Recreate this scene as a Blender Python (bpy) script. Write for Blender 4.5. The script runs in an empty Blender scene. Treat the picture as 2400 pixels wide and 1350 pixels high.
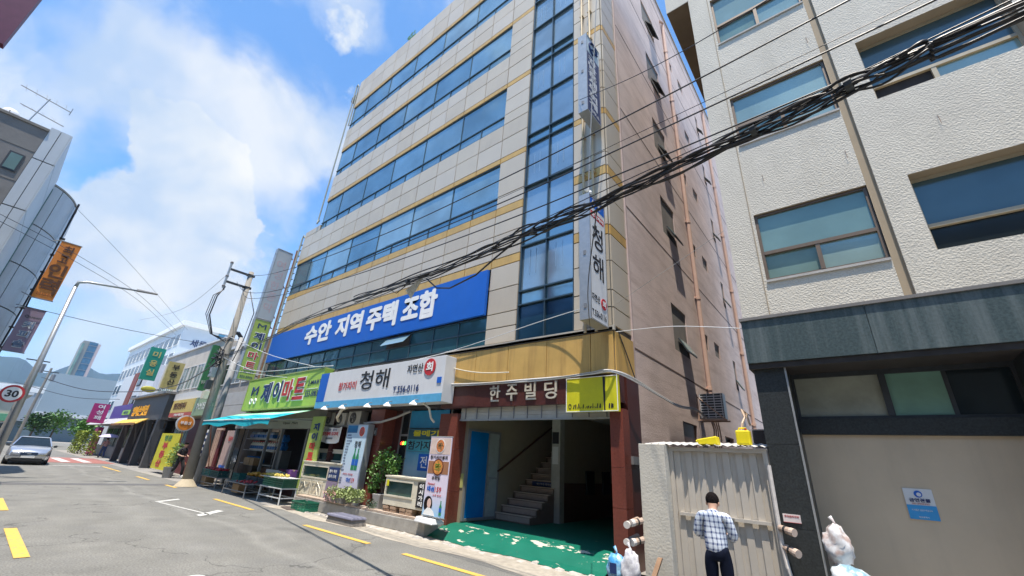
import bpy, math, random
from mathutils import Vector, Matrix
random.seed(7)
R = math.radians
scene = bpy.context.scene
COL = scene.collection
# ------------------------------------------------------------------ camera
cam_d = bpy.data.cameras.new("camera"); cam = bpy.data.objects.new("camera", cam_d); COL.objects.link(cam)
yaw, pitch, roll = R(-39.9138), R(23.198), R(3.698)
fw = Vector((math.sin(yaw)*math.cos(pitch), math.cos(yaw)*math.cos(pitch), math.sin(pitch)))
rt = Vector((math.cos(yaw), -math.sin(yaw), 0)); up = rt.cross(fw)
rt2 = rt*math.cos(roll) + up*math.sin(roll); up2 = -rt*math.sin(roll) + up*math.cos(roll)
mw = Matrix((rt2, up2, -fw)).transposed().to_4x4(); mw.translation = Vector((0, 0, 1.7))
cam.matrix_world = mw
cam_d.sensor_width = 36; cam_d.lens = 957.0/2400*36; cam_d.clip_end = 8000; cam_d.clip_start = 0.05
scene.camera = cam
# ------------------------------------------------------------------ light
SUN = Vector((0.13, -0.22, 1.0)).normalized()
sd = bpy.data.lights.new("sun", 'SUN'); sd.energy = 5.0; sd.angle = R(0.5); sd.color = (1.0, 0.91, 0.79)
so = bpy.data.objects.new("sun", sd); COL.objects.link(so); so.rotation_euler = SUN.to_track_quat('Z', 'Y').to_euler()
scene.view_settings.view_transform = 'Standard'; scene.view_settings.look = 'None'
scene.view_settings.exposure = 0.70; scene.view_settings.gamma = 1.0
try: scene.view_settings.use_curve_mapping = False
except Exception: pass
world = bpy.data.worlds.new("World"); scene.world = world; world.use_nodes = True
wn = world.node_tree; wn.nodes.clear()
def N(t, **k):
    n = wn.nodes.new(t)
    for a, b in k.items(): setattr(n, a, b)
    return n
def WL(a, b): wn.links.new(a, b)
def wmath(op, a, b=None, clamp=False):
    n = N('ShaderNodeMath', operation=op, use_clamp=clamp)
    for i, v in enumerate((a, b)):
        if v is None: continue
        if isinstance(v, (int, float)): n.inputs[i].default_value = v
        else: WL(v, n.inputs[i])
    return n.outputs[0]
sky = N('ShaderNodeTexSky', sky_type='NISHITA'); sky.sun_disc = False
sky.sun_elevation = math.asin(SUN.z); sky.sun_rotation = math.atan2(SUN.x, SUN.y)
sky.altitude = 0; sky.air_density = 1.0; sky.dust_density = 0.6; sky.ozone_density = 2.5
bg_sky = N('ShaderNodeBackground'); bg_sky.inputs[1].default_value = 0.125
hs = N('ShaderNodeMixRGB', blend_type='MULTIPLY'); hs.inputs[0].default_value = 1; hs.inputs[2].default_value = (0.74, 1.16, 1.42, 1)
WL(sky.outputs[0], hs.inputs[1]); WL(hs.outputs[0], bg_sky.inputs[0])
tc = N('ShaderNodeTexCoord'); D = tc.outputs['Generated']
# a slightly ragged copy of the direction, so that cloud masses have torn outlines
rg = N('ShaderNodeTexNoise'); rg.inputs['Scale'].default_value = 7; rg.inputs['Detail'].default_value = 8; WL(D, rg.inputs['Vector'])
rs = N('ShaderNodeVectorMath', operation='SUBTRACT'); WL(rg.outputs['Color'], rs.inputs[0]); rs.inputs[1].default_value = (.5, .5, .5)
ra = N('ShaderNodeVectorMath', operation='MULTIPLY_ADD'); WL(rs.outputs[0], ra.inputs[0]); ra.inputs[1].default_value = (.17, .17, .17); WL(D, ra.inputs[2])
rn_ = N('ShaderNodeVectorMath', operation='NORMALIZE'); WL(ra.outputs[0], rn_.inputs[0]); DW = rn_.outputs[0]
# clouds: noise over the direction, thickened and thinned in a few parts of the sky
def dotb(v, c0, c1, amt):
    v = Vector(v).normalized()
    d = N('ShaderNodeVectorMath', operation='DOT_PRODUCT'); WL(DW, d.inputs[0]); d.inputs[1].default_value = v
    m = N('ShaderNodeMapRange', interpolation_type='SMOOTHSTEP'); WL(d.outputs['Value'], m.inputs[0])
    m.inputs[1].default_value = math.cos(R(c0)); m.inputs[2].default_value = math.cos(R(c1)); m.inputs[3].default_value = 0; m.inputs[4].default_value = amt
    return m.outputs[0]
warp = N('ShaderNodeTexNoise'); warp.inputs['Scale'].default_value = 3.2; warp.inputs['Detail'].default_value = 5; WL(D, warp.inputs['Vector'])
wv = N('ShaderNodeVectorMath', operation='MULTIPLY_ADD'); WL(warp.outputs['Color'], wv.inputs[0]); wv.inputs[1].default_value = (.30, .30, .30)
ws = N('ShaderNodeVectorMath', operation='SUBTRACT'); WL(D, ws.inputs[0]); ws.inputs[1].default_value = (.15, .15, .15); WL(ws.outputs[0], wv.inputs[2])
n1 = N('ShaderNodeTexNoise'); n1.inputs['Scale'].default_value = 4.6; n1.inputs['Detail'].default_value = 12; n1.inputs['Roughness'].default_value = .58; WL(wv.outputs[0], n1.inputs['Vector'])
acc = n1.outputs[0]
for v, c0, c1, amt in [((-.90,.08,.42),17,4,.16), ((-.84,.06,.54),12,3,.16), ((-.89,.22,.38),12,3,.14), ((-.768,.159,.621),10,2,.22),
                       ((-.796,-.061,.603),9,2,.18), ((-.947,.12,.25),15,4,.14), ((-.865,-.133,.45),10,3,.2), ((-.605,.192,.773),5,1.5,.26), ((-.80,.20,.56),8,2,.14),
                       ((-.69,.16,.705),8,2.5,-.20), ((-.573,.236,.785),9,3,-.10), ((-.126,.58,.805),22,6,-.3), ((-.724,.02,.687),7,2,-.12),
                       ((-.853,-.09,.50),6,1.5,-.18), ((-.904,-.022,.426),4.5,.5,-.30), ((-.83,.27,.46),7,3,-.12)]:
    acc = wmath('ADD', acc, dotb(v, c0, c1, amt))
cm = N('ShaderNodeMapRange', interpolation_type='SMOOTHSTEP'); WL(acc, cm.inputs[0]); cm.inputs[1].default_value = .45; cm.inputs[2].default_value = .90; cm.inputs[3].default_value = .04; cm.inputs[4].default_value = .85
sz_ = N('ShaderNodeSeparateXYZ'); WL(D, sz_.inputs[0])
hv = N('ShaderNodeMapRange', interpolation_type='SMOOTHSTEP'); WL(sz_.outputs['Z'], hv.inputs[0]); hv.inputs[1].default_value = .03; hv.inputs[2].default_value = .42; hv.inputs[3].default_value = .30; hv.inputs[4].default_value = 0
acc = wmath('ADD', acc, hv.outputs[0]); wn.links.remove(cm.inputs[0].links[0]); WL(acc, cm.inputs[0])
# crisp heaped cumulus
n3 = N('ShaderNodeTexNoise'); n3.inputs['Scale'].default_value = 6.5; n3.inputs['Detail'].default_value = 14; n3.inputs['Roughness'].default_value = .60; WL(D, n3.inputs['Vector'])
acc2 = n3.outputs[0]
for v, c0, c1, amt in [((-.903,.085,.42),10,3.5,.36), ((-.875,.150,.46),6.5,2.5,.26), ((-.93,.16,.32),9,3.5,.30), ((-.95,.05,.30),9,4,.30), ((-.86,.04,.51),4.5,1.5,.24), ((-.93,.255,.26),5,2,.18),
                       ((-.904,-.03,.426),5,.5,-.30), ((-.69,.25,.68),2.6,.8,.20), ((-.605,.192,.773),4.5,1,.24), ((-.745,.285,.60),2.4,.6,.20), ((-.90,-.10,.42),6,2,.2)]:
    acc2 = wmath('ADD', acc2, dotb(v, c0, c1, amt))
cm2 = N('ShaderNodeMapRange', interpolation_type='SMOOTHSTEP'); WL(acc2, cm2.inputs[0]); cm2.inputs[1].default_value = .63; cm2.inputs[2].default_value = .80
cmx = wmath('MAXIMUM', cm.outputs[0], cm2.outputs[0])
# soft grey-blue hollows and undersides
n2 = N('ShaderNodeTexNoise'); n2.inputs['Scale'].default_value = 5.0; n2.inputs['Detail'].default_value = 9; WL(wv.outputs[0], n2.inputs['Vector'])
cr = N('ShaderNodeMixRGB'); cr.inputs[1].default_value = (.58, .72, .92, 1); cr.inputs[2].default_value = (.97, .985, .98, 1)
mr = N('ShaderNodeMapRange'); WL(n2.outputs[0], mr.inputs[0]); mr.inputs[1].default_value = .40; mr.inputs[2].default_value = .64
WL(mr.outputs[0], cr.inputs[0])
bg_c = N('ShaderNodeBackground'); WL(cr.outputs[0], bg_c.inputs[0]); bg_c.inputs[1].default_value = 0.63
mx = N('ShaderNodeMixShader'); WL(cmx, mx.inputs[0]); WL(bg_sky.outputs[0], mx.inputs[1]); WL(bg_c.outputs[0], mx.inputs[2])
wo = N('ShaderNodeOutputWorld'); WL(mx.outputs[0], wo.inputs[0])
scene.cycles.max_bounces = 6; scene.cycles.diffuse_bounces = 4; scene.cycles.glossy_bounces = 3; scene.cycles.transmission_bounces = 4
scene.cycles.use_denoising = True
scene.cycles.sample_clamp_indirect = 8

# ------------------------------------------------------------------ materials
_mats = {}
def mat(name, col, rough=.7, metal=0.0, var=.12, scale=6.0, bump=0.0, bscale=40.0, dirt=0.0, dirtcol=None, streak=0.0, spec=.5, emis=0, alpha=1, coord='Object', bdist=.02, dscale=1.1, dvec=None):
    if name in _mats: return _mats[name]
    m = bpy.data.materials.new(name); m.use_nodes = True; nt = m.node_tree; p = nt.nodes['Principled BSDF']
    p.inputs['Roughness'].default_value = rough; p.inputs['Metallic'].default_value = metal
    p.inputs['Specular IOR Level'].default_value = spec
    t = nt.nodes.new('ShaderNodeTexCoord'); g = nt.nodes.new('ShaderNodeNewGeometry'); V = g.outputs['Position']
    c = tuple(col)+(1,)
    n = nt.nodes.new('ShaderNodeTexNoise'); n.inputs['Scale'].default_value = scale; n.inputs['Detail'].default_value = 8; n.inputs['Roughness'].default_value = .6
    nt.links.new(V, n.inputs['Vector'])
    r = nt.nodes.new('ShaderNodeMapRange'); nt.links.new(n.outputs[0], r.inputs[0]); r.inputs[1].default_value = .3; r.inputs[2].default_value = .7; r.inputs[3].default_value = 1-var; r.inputs[4].default_value = 1+var
    mu = nt.nodes.new('ShaderNodeVectorMath'); mu.operation = 'SCALE'; mu.inputs[0].default_value = col; nt.links.new(r.outputs[0], mu.inputs['Scale'])
    out = mu.outputs[0]
    if dirt > 0:
        n3 = nt.nodes.new('ShaderNodeTexNoise'); n3.inputs['Scale'].default_value = dscale; n3.inputs['Detail'].default_value = 9; n3.inputs['Roughness'].default_value = .68
        mp = nt.nodes.new('ShaderNodeVectorMath'); mp.operation = 'MULTIPLY'; mp.inputs[1].default_value = dvec or ((1, 1, 1) if streak == 0 else (streak, streak, .22))
        nt.links.new(V, mp.inputs[0]); nt.links.new(mp.outputs[0], n3.inputs['Vector'])
        r3 = nt.nodes.new('ShaderNodeMapRange'); nt.links.new(n3.outputs[0], r3.inputs[0]); r3.inputs[1].default_value = .47; r3.inputs[2].default_value = .72; r3.inputs[3].default_value = 0; r3.inputs[4].default_value = dirt
        mi = nt.nodes.new('ShaderNodeMixRGB'); nt.links.new(r3.outputs[0], mi.inputs[0]); nt.links.new(out, mi.inputs[1])
        mi.inputs[2].default_value = tuple(dirtcol or [v*.45 for v in col])+(1,)
        out = mi.outputs[0]
    nt.links.new(out, p.inputs['Base Color'])
    rn = nt.nodes.new('ShaderNodeMapRange'); nt.links.new(n.outputs[0], rn.inputs[0]); rn.inputs[3].default_value = max(.02, rough-.08); rn.inputs[4].default_value = min(1, rough+.08)
    nt.links.new(rn.outputs[0], p.inputs['Roughness'])
    if bump > 0:
        nb = nt.nodes.new('ShaderNodeTexNoise'); nb.inputs['Scale'].default_value = bscale; nb.inputs['Detail'].default_value = 6; nt.links.new(V, nb.inputs['Vector'])
        b = nt.nodes.new('ShaderNodeBump'); b.inputs['Strength'].default_value = bump; b.inputs['Distance'].default_value = bdist
        nt.links.new(nb.outputs[0], b.inputs['Height']); nt.links.new(b.outputs[0], p.inputs['Normal'])
    if emis > 0:
        p.inputs['Emission Color'].default_value = c; p.inputs['Emission Strength'].default_value = emis
    _mats[name] = m
    return m
def nodes_of(m): return m.node_tree, m.node_tree.nodes['Principled BSDF']

WHITEP = mat('cladding_greige', (.56, .49, .385), .42, .1, .04, 1.2, dirt=.16, dirtcol=(.44, .39, .32), streak=3.5)
GOLD = mat('cladding_gold', (.62, .39, .12), .42, .15, .07, 1.5, dirt=.4, dirtcol=(.30, .20, .10), streak=3)
GOLD2 = mat('fascia_gold', (.60, .38, .115), .45, .1, .10, 1.7, dirt=.65, dirtcol=(.24, .13, .05), streak=3.5)
BACK = mat('joint_backing', (.10, .095, .085), .9)
PINK = mat('pink_render', (.66, .54, .49), .85, 0, .12, .9, bump=.4, bscale=26, dirt=.6, dirtcol=(.40, .29, .245), bdist=.02, dvec=(1, .35, 3.2))
PINKL = mat('pink_render_edge', (.50, .39, .36), .85, 0, .08, 2)
GROOVE = mat('groove_shadow_gap', (.12, .075, .06), .9)
PIPE = mat('pink_pipe', (.60, .42, .34), .5, 0, .06, 5, dirt=.3, dirtcol=(.35,.22,.15))
STUCCO = mat('stucco_cream', (.62, .575, .485), .92, 0, .07, 1.5, bump=.8, bscale=38, dirt=.45, dirtcol=(.46,.42,.345), bdist=.016, streak=1.6)
REVEAL = mat('window_reveal', (.38, .31, .22), .85, 0, .08, 3)
GRANITE = mat('granite_blue', (.06, .085, .088), .32, 0, .35, 30, dirt=.55, dirtcol=(.24, .27, .27), streak=4.5)
GRANITE_D = mat('granite_dark', (.026, .030, .031), .4, 0, .5, 38)
REDG = mat('granite_red', (.17, .045, .030), .30, 0, .22, 24, dirt=.2, dirtcol=(.10,.04,.03))
REDD = mat('granite_red_dark', (.075, .022, .018), .35, 0, .25, 24)
CONC = mat('concrete', (.33, .315, .285), .9, 0, .16, 5, bump=.4, bscale=45, dirt=.35, dirtcol=(.19,.17,.145))
CONC_L = mat('concrete_pale', (.44, .42, .39), .9, 0, .10, 4, bump=.2, bscale=60, dirt=.25)
CONC_D = mat('concrete_weathered', (.20, .185, .165), .95, 0, .14, 2, bump=.3, bscale=20, dirt=.5, dirtcol=(.12,.105,.09))
STEEL = mat('dull_steel', (.42, .43, .43), .4, .6, .08, 10)
GREYM = mat('grey_metal', (.23, .235, .24), .5, .3, .08, 8)
FRBL = mat('frame_blue_dark', (.05,.09,.12), .4, .3, .1, 8)
DARK = mat('dark_metal', (.05, .055, .06), .5, .4, .15, 10)
BLACK = mat('black_rubber', (.018, .018, .02), .55, 0, .1, 10)
CABLE = mat('cable_black', (.022, .022, .026), .42, 0, .2, 3)
WIREG = mat('wire_grey', (.40, .39, .37), .6, 0, .1, 3)
WHITE = mat('white_paint', (.84, .84, .82), .5, 0, .04, 5)
WHITEG = mat('white_panel', (.66, .67, .68), .4, 0, .04, 3, dirt=.2, dirtcol=(.5,.49,.45), streak=2.5)
CREAM = mat('cream_plastic', (.66, .62, .50), .5, 0, .07, 7, dirt=.35, dirtcol=(.42,.35,.24))
BLUESIGN = mat('blue_sign', (.006, .115, .52), .45, 0, .06, 2, dirt=.2, dirtcol=(.04,.14,.42), streak=2)
BLUEGL = mat('blue_film', (.0, .14, .40), .18, 0, .10, 2)
LIME = mat('lime_sign', (.36, .55, .085), .45, 0, .05, 3, dirt=.25, dirtcol=(.26,.38,.09), streak=2)
LIME_D = mat('lime_panel', (.34, .44, .10), .5, 0, .06, 3)
NAVY = mat('navy_letter', (.012, .035, .14), .5, 0, .05, 4)
REDL = mat('red_letter', (.50, .028, .035), .5, 0, .05, 4)
BLACKL = mat('black_letter', (.015, .015, .018), .5)
YEL = mat('yellow_sign', (.62, .58, .015), .45, 0, .08, 3, dirt=.35, dirtcol=(.36,.36,.03))
YELP = mat('yellow_plastic', (.80, .65, .015), .4, 0, .05, 4)
TURQ = mat('turquoise_canvas', (.0, .34, .42), .75, 0, .07, 8)
TURQ_G = mat('pale_green_canvas', (.33, .62, .42), .8, 0, .06, 8)
ORANGE = mat('orange_sign', (.62, .20, .02), .5, 0, .06, 3)
PURPLE_B = mat('mauve_banner', (.27, .21, .29), .6, 0, .08, 3)
GREENC = mat('green_crate', (.012, .15, .085), .45, 0, .12, 7)
TEAL = mat('teal_sign', (.01, .24, .17), .5, 0, .08, 3)
LEAF = mat('leaf_green', (.085, .20, .03), .55, 0, .4, 9)
LEAF2 = mat('leaf_olive', (.16, .22, .05), .55, 0, .4, 9)
BARK = mat('bark', (.12, .085, .06), .9, 0, .2, 14)
SKIN = mat('skin', (.50, .30, .21), .5, 0, .05, 12)
HAIR = mat('hair', (.010, .007, .007), .9, 0, .3, 60, bump=.8, bscale=90, spec=.15)
CARD = mat('cardboard', (.36, .235, .125), .8, 0, .1, 6)
TILEC = mat('hall_tile_cream', (.30, .255, .18), .45, 0, .06, 4)
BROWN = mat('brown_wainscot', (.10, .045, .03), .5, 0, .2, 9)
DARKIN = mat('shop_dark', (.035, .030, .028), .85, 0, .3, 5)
STEPM = mat('stair_stone', (.17, .12, .095), .55, 0, .12, 9)
MAROON = mat('maroon_wall', (.12, .02, .028), .6, 0, .12, 4)
def glassmat(name, col, rough=.05, wob=.25, dark=(.01,.02,.03), fac=.75, wsc=.7):
    m = bpy.data.materials.new(name); m.use_nodes = True; nt, p = nodes_of(m)
    g = nt.nodes.new('ShaderNodeNewGeometry')
    n = nt.nodes.new('ShaderNodeTexNoise'); n.inputs['Scale'].default_value = wsc; n.inputs['Detail'].default_value = 2; nt.links.new(g.outputs['Position'], n.inputs['Vector'])
    b = nt.nodes.new('ShaderNodeBump'); b.inputs['Strength'].default_value = wob; b.inputs['Distance'].default_value = .06
    nt.links.new(n.outputs[0], b.inputs['Height']); nt.links.new(b.outputs[0], p.inputs['Normal'])
    n2 = nt.nodes.new('ShaderNodeTexNoise'); n2.inputs['Scale'].default_value = .8; n2.inputs['Detail'].default_value = 6; nt.links.new(g.outputs['Position'], n2.inputs['Vector'])
    mi = nt.nodes.new('ShaderNodeMixRGB'); r = nt.nodes.new('ShaderNodeMapRange'); r.inputs[1].default_value = .35; r.inputs[2].default_value = .65
    nt.links.new(n2.outputs[0], r.inputs[0]); nt.links.new(r.outputs[0], mi.inputs[0])
    mi.inputs[1].default_value = tuple(v*.72 for v in col)+(1,); mi.inputs[2].default_value = tuple(col)+(1,)
    nt.links.new(mi.outputs[0], p.inputs['Base Color'])
    p.inputs['Metallic'].default_value = fac; p.inputs['Roughness'].default_value = rough
    return m
GL_BLUE = glassmat('glass_blue', (.34, .50, .55), .07, .18, fac=.72)
GL_BLUEB = glassmat('glass_blue_curtained', (.42, .56, .58), .10, .18, fac=.6)
GL_BLUEC = glassmat('glass_blue_deep', (.26, .41, .47), .07, .22, fac=.72)
WHITEP2 = mat('cladding_greige_b', (.53, .46, .36), .45, .1, .05, 1.4, dirt=.3, dirtcol=(.42,.36,.28), streak=3.2)
WHITEP3 = mat('cladding_greige_c', (.58, .51, .41), .40, .1, .04, 1.1, dirt=.2, dirtcol=(.46,.41,.34), streak=4)
GL_BLUE2 = glassmat('glass_blue_dark', (.38, .50, .56), .10, .18, fac=.68)
GL_TEAL = glassmat('glass_teal_old', (.05, .17, .22), .14, .4, fac=.45, wsc=1.5)
GL_GREEN = glassmat('glass_green_grey', (.22, .34, .31), .14, .15, fac=.25)
GL_NAVY = glassmat('glass_navy', (.02, .07, .13), .10, .15, fac=.4)
GL_HOLE = mat('dim_room_glass', (.028, .030, .028), .35, 0, .2, 3, spec=.3)
GL_DARK = glassmat('glass_dark', (.02, .03, .035), .12, .15, fac=.3)
GL_FROST = glassmat('glass_frosted', (.13, .20, .15), .5, .1, fac=.1)

# ------------------------------------------------------------------ mesh helpers
_org = {}
class MB:
    def __init__(s): s.v = []; s.f = []
    def box(s, x0, x1, y0, y1, z0, z1):
        b = len(s.v); s.v += [(x, y, z) for z in (z0, z1) for y in (y0, y1) for x in (x0, x1)]
        s.f += [tuple(b+i for i in q) for q in ((0,2,3,1),(4,5,7,6),(0,1,5,4),(2,6,7,3),(0,4,6,2),(1,3,7,5))]
        return s
    def quad(s, *p):
        b = len(s.v); s.v += [tuple(q) for q in p]; s.f.append(tuple(range(b, b+len(p)))); return s
    def prism(s, poly, z0, z1):
        b = len(s.v); n = len(poly)
        s.v += [(x, y, z0) for x, y in poly]+[(x, y, z1) for x, y in poly]
        s.f += [tuple(b+i for i in range(n))[::-1], tuple(b+n+i for i in range(n))]
        s.f += [(b+i, b+(i+1) % n, b+n+(i+1) % n, b+n+i) for i in range(n)]
        return s
    def hull8(s, bot, top):
        b = len(s.v); s.v += [tuple(p) for p in bot]+[tuple(p) for p in top]
        s.f += [(b,b+3,b+2,b+1),(b+4,b+5,b+6,b+7)]+[(b+i, b+(i+1) % 4, b+4+(i+1) % 4, b+4+i) for i in range(4)]
        return s
    def tube(s, pts, r, n=8, r1=None):
        pts = [Vector(p) for p in pts]; L = len(pts); b = len(s.v); prev = None
        for i, p in enumerate(pts):
            t = (pts[min(i+1, L-1)]-pts[max(i-1, 0)]).normalized()
            a = prev or (Vector((0, 0, 1)) if abs(t.z) < .9 else Vector((1, 0, 0)))
            u = (a-t*a.dot(t)).normalized(); prev = u; w = t.cross(u)
            rr = r if r1 is None else r+(r1-r)*i/(L-1)
            if isinstance(r, (list, tuple)): rr = r[i]
            for k in range(n):
                an = 2*math.pi*k/n; s.v.append(tuple(p+(u*math.cos(an)+w*math.sin(an))*rr))
        for i in range(L-1):
            for k in range(n):
                s.f.append((b+i*n+k, b+i*n+(k+1) % n, b+(i+1)*n+(k+1) % n, b+(i+1)*n+k))
        s.f.append(tuple(b+k for k in range(n))[::-1]); s.f.append(tuple(b+(L-1)*n+k for k in range(n)))
        return s
    def ball(s, c, r, nu=10, nv=7, sq=(1, 1, 1)):
        b = len(s.v); c = Vector(c)
        s.v.append(tuple(c-Vector((0, 0, r*sq[2]))))
        for j in range(1, nv):
            ph = -math.pi/2+math.pi*j/nv
            for i in range(nu):
                th = 2*math.pi*i/nu; s.v.append((c.x+r*sq[0]*math.cos(ph)*math.cos(th), c.y+r*sq[1]*math.cos(ph)*math.sin(th), c.z+r*sq[2]*math.sin(ph)))
        s.v.append(tuple(c+Vector((0, 0, r*sq[2])))); top = len(s.v)-1
        for i in range(nu):
            s.f.append((b, b+1+(i+1) % nu, b+1+i)); s.f.append((top, top-nu+i, top-nu+(i+1) % nu))
        for j in range(nv-2):
            for i in range(nu):
                s.f.append((b+1+j*nu+i, b+1+j*nu+(i+1) % nu, b+1+(j+1)*nu+(i+1) % nu, b+1+(j+1)*nu+i))
        return s
    def xf(s, fn): s.v = [tuple(fn(Vector(p))) for p in s.v]; return s
    def build(s, name, m, parent=None, smooth=False, label=None, kind=None, bevel=0, world=True):
        me = bpy.data.meshes.new(name)
        o0 = Vector((0, 0, 0))
        if parent is not None and world: o0 = _org.get(parent.name, o0)
        me.from_pydata([tuple(Vector(p)-o0) for p in s.v], [], s.f); me.materials.append(m); me.update()
        if smooth: me.polygons.foreach_set('use_smooth', [True]*len(me.polygons))
        o = bpy.data.objects.new(name, me); COL.objects.link(o)
        if parent is not None:
            o.parent = parent; _org[o.name] = o0
        else: _org[o.name] = Vector((0, 0, 0))
        if label: o['label'] = label
        if kind: o['kind'] = kind
        if bevel:
            md = o.modifiers.new('bevel', 'BEVEL'); md.width = bevel; md.segments = 2; md.limit_method = 'ANGLE'
        return o
def tag(o, label=None, cat=None, group=None, kind=None):
    if label: o['label'] = label
    if cat: o['category'] = cat
    if group: o['group'] = group
    if kind: o['kind'] = kind
    return o
def thing(name, label, cat, loc=(0, 0, 0), group=None, rz=0):
    o = bpy.data.objects.new(name, None); COL.objects.link(o); o.location = loc; o.rotation_euler = (0, 0, rz); o.empty_display_size = .1
    _org[o.name] = Vector(loc) if rz == 0 else Vector((0, 0, 0))
    return tag(o, label, cat, group)
def copy_tree(o, parent=None):
    c = o.copy(); COL.objects.link(c); c.parent = parent
    _org[c.name] = _org.get(o.name, Vector((0,0,0)))
    for ch in list(o.children): copy_tree(ch, c)
    return c
def bx(x0, x1, y0, y1, z0, z1): return MB().box(min(x0,x1), max(x0,x1), min(y0,y1), max(y0,y1), min(z0,z1), max(z0,z1))
_shared = {}
def piece(name, w, d, h, loc, m, parent, label=None):
    """alike pieces share mesh data; loc = low corner in the world"""
    k = (name, round(w, 3), round(d, 3), round(h, 3), m.name)
    if k not in _shared:
        me = bpy.data.meshes.new(name); b = MB().box(0, w, 0, d, 0, h); me.from_pydata(b.v, [], b.f); me.materials.append(m); me.update(); _shared[k] = me
    o = bpy.data.objects.new(name, _shared[k]); COL.objects.link(o); o.parent = parent
    o.location = Vector(loc)-(_org.get(parent.name, Vector((0, 0, 0))) if parent is not None else Vector((0, 0, 0)))
    _org[o.name] = Vector(loc)
    if label: o['label'] = label
    return o
def text(s, m, parent, org, right, upv, w=None, h=None, weight=0.0, ext=.01, name='lettering', shear=0, label=None):
    cu = bpy.data.curves.new('txt', 'FONT'); cu.body = s; cu.offset = weight; cu.extrude = 0; cu.resolution_u = 3; cu.shear = shear
    ob = bpy.data.objects.new('txt', cu); COL.objects.link(ob)
    dg = bpy.context.evaluated_depsgraph_get(); me = bpy.data.meshes.new_from_object(ob.evaluated_get(dg))
    bpy.data.objects.remove(ob); bpy.data.curves.remove(cu)
    if not me.vertices: return None
    xs = [v.co.x for v in me.vertices]; ys = [v.co.y for v in me.vertices]
    x0, x1, y0, y1 = min(xs), max(xs), min(ys), max(ys)
    if w is None: w = h*(x1-x0)/(y1-y0)
    if h is None: h = w*(y1-y0)/(x1-x0)
    right = Vector(right).normalized(); upv = Vector(upv).normalized(); nrm = right.cross(upv)
    o0 = _org.get(parent.name, Vector((0, 0, 0))) if parent is not None else Vector((0,0,0))
    org = Vector(org)
    n = len(me.vertices); vs = []
    for v in me.vertices:
        vs.append(org+right*((v.co.x-x0)/(x1-x0)*w)+upv*((v.co.y-y0)/(y1-y0)*h)+nrm*ext-o0)
    fs = [tuple(p.vertices) for p in me.polygons]
    cnt = {}
    for p in fs:
        for i in range(len(p)):
            e = (p[i], p[(i+1) % len(p)]); k = (min(e), max(e)); cnt.setdefault(k, []).append(e)
    vs += [v-nrm*ext for v in vs]
    fs2 = list(fs)
    for k, l in cnt.items():
        if len(l) == 1: a, b = l[0]; fs2.append((b, a, a+n, b+n))
    bpy.data.meshes.remove(me)
    me = bpy.data.meshes.new(name); me.from_pydata([tuple(v) for v in vs], [], fs2); me.materials.append(m); me.update()
    o = bpy.data.objects.new(name, me); COL.objects.link(o)
    if parent is not None: o.parent = parent
    if label: o['label'] = label
    return o
XR, YR, ZU = (1, 0, 0), (0, 1, 0), (0, 0, 1)
def vtext(chars, m, parent, x, yc, ztop, cw, ch, step, weight=.02, face='x', ext=.008, name='lettering'):
    """characters stacked downwards; face 'x' looks towards +x, 'y' looks towards -y (x is then the plane's y)"""
    for i, c in enumerate(chars):
        if c == ' ': continue
        z = ztop-i*step-ch
        if face == 'x': text(c, m, parent, (x, yc-cw/2, z), YR, ZU, cw, ch, weight, ext, name)
        else: text(c, m, parent, (yc-cw/2, x, z), XR, ZU, cw, ch, weight, ext, name)
def holes_wall(x0, x1, z0, z1, yf, depth, holes, m, name, parent, mrev=None):
    """wall facing -y at y=yf with rectangular openings (x0,x1,z0,z1) and their reveals"""
    xs = sorted(set([x0, x1]+[h[0] for h in holes]+[h[1] for h in holes])); zs = sorted(set([z0, z1]+[h[2] for h in holes]+[h[3] for h in holes]))
    b = MB()
    for i in range(len(xs)-1):
        for j in range(len(zs)-1):
            cx, cz = (xs[i]+xs[i+1])/2, (zs[j]+zs[j+1])/2
            if any(h[0] < cx < h[1] and h[2] < cz < h[3] for h in holes): continue
            b.quad((xs[i], yf, zs[j]), (xs[i+1], yf, zs[j]), (xs[i+1], yf, zs[j+1]), (xs[i], yf, zs[j+1]))
    w = b.build(name, m, parent)
    for h in holes:
        b = MB(); a, c, e, f = h; y1 = yf+depth
        b.quad((a, yf, e), (a, yf, f), (a, y1, f), (a, y1, e)); b.quad((c, yf, e), (c, y1, e), (c, y1, f), (c, yf, f))
        b.quad((a, yf, f), (c, yf, f), (c, y1, f), (a, y1, f)); b.quad((a, yf, e), (a, y1, e), (c, y1, e), (c, yf, e))
        b.build('window_reveal', mrev or m, w)
    return w
# ================================================================== SETTING
def S(o, kind='structure'): o['kind'] = kind; return o
GROUND = mat('ground_dust', (.25, .235, .21), .95, 0, .15, .6, bump=.2, bscale=30, dirt=.3)
S(MB().quad((-3000,-3000,-.02),(3000,-3000,-.02),(3000,3000,-.02),(-3000,3000,-.02)).build('ground', GROUND))
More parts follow.
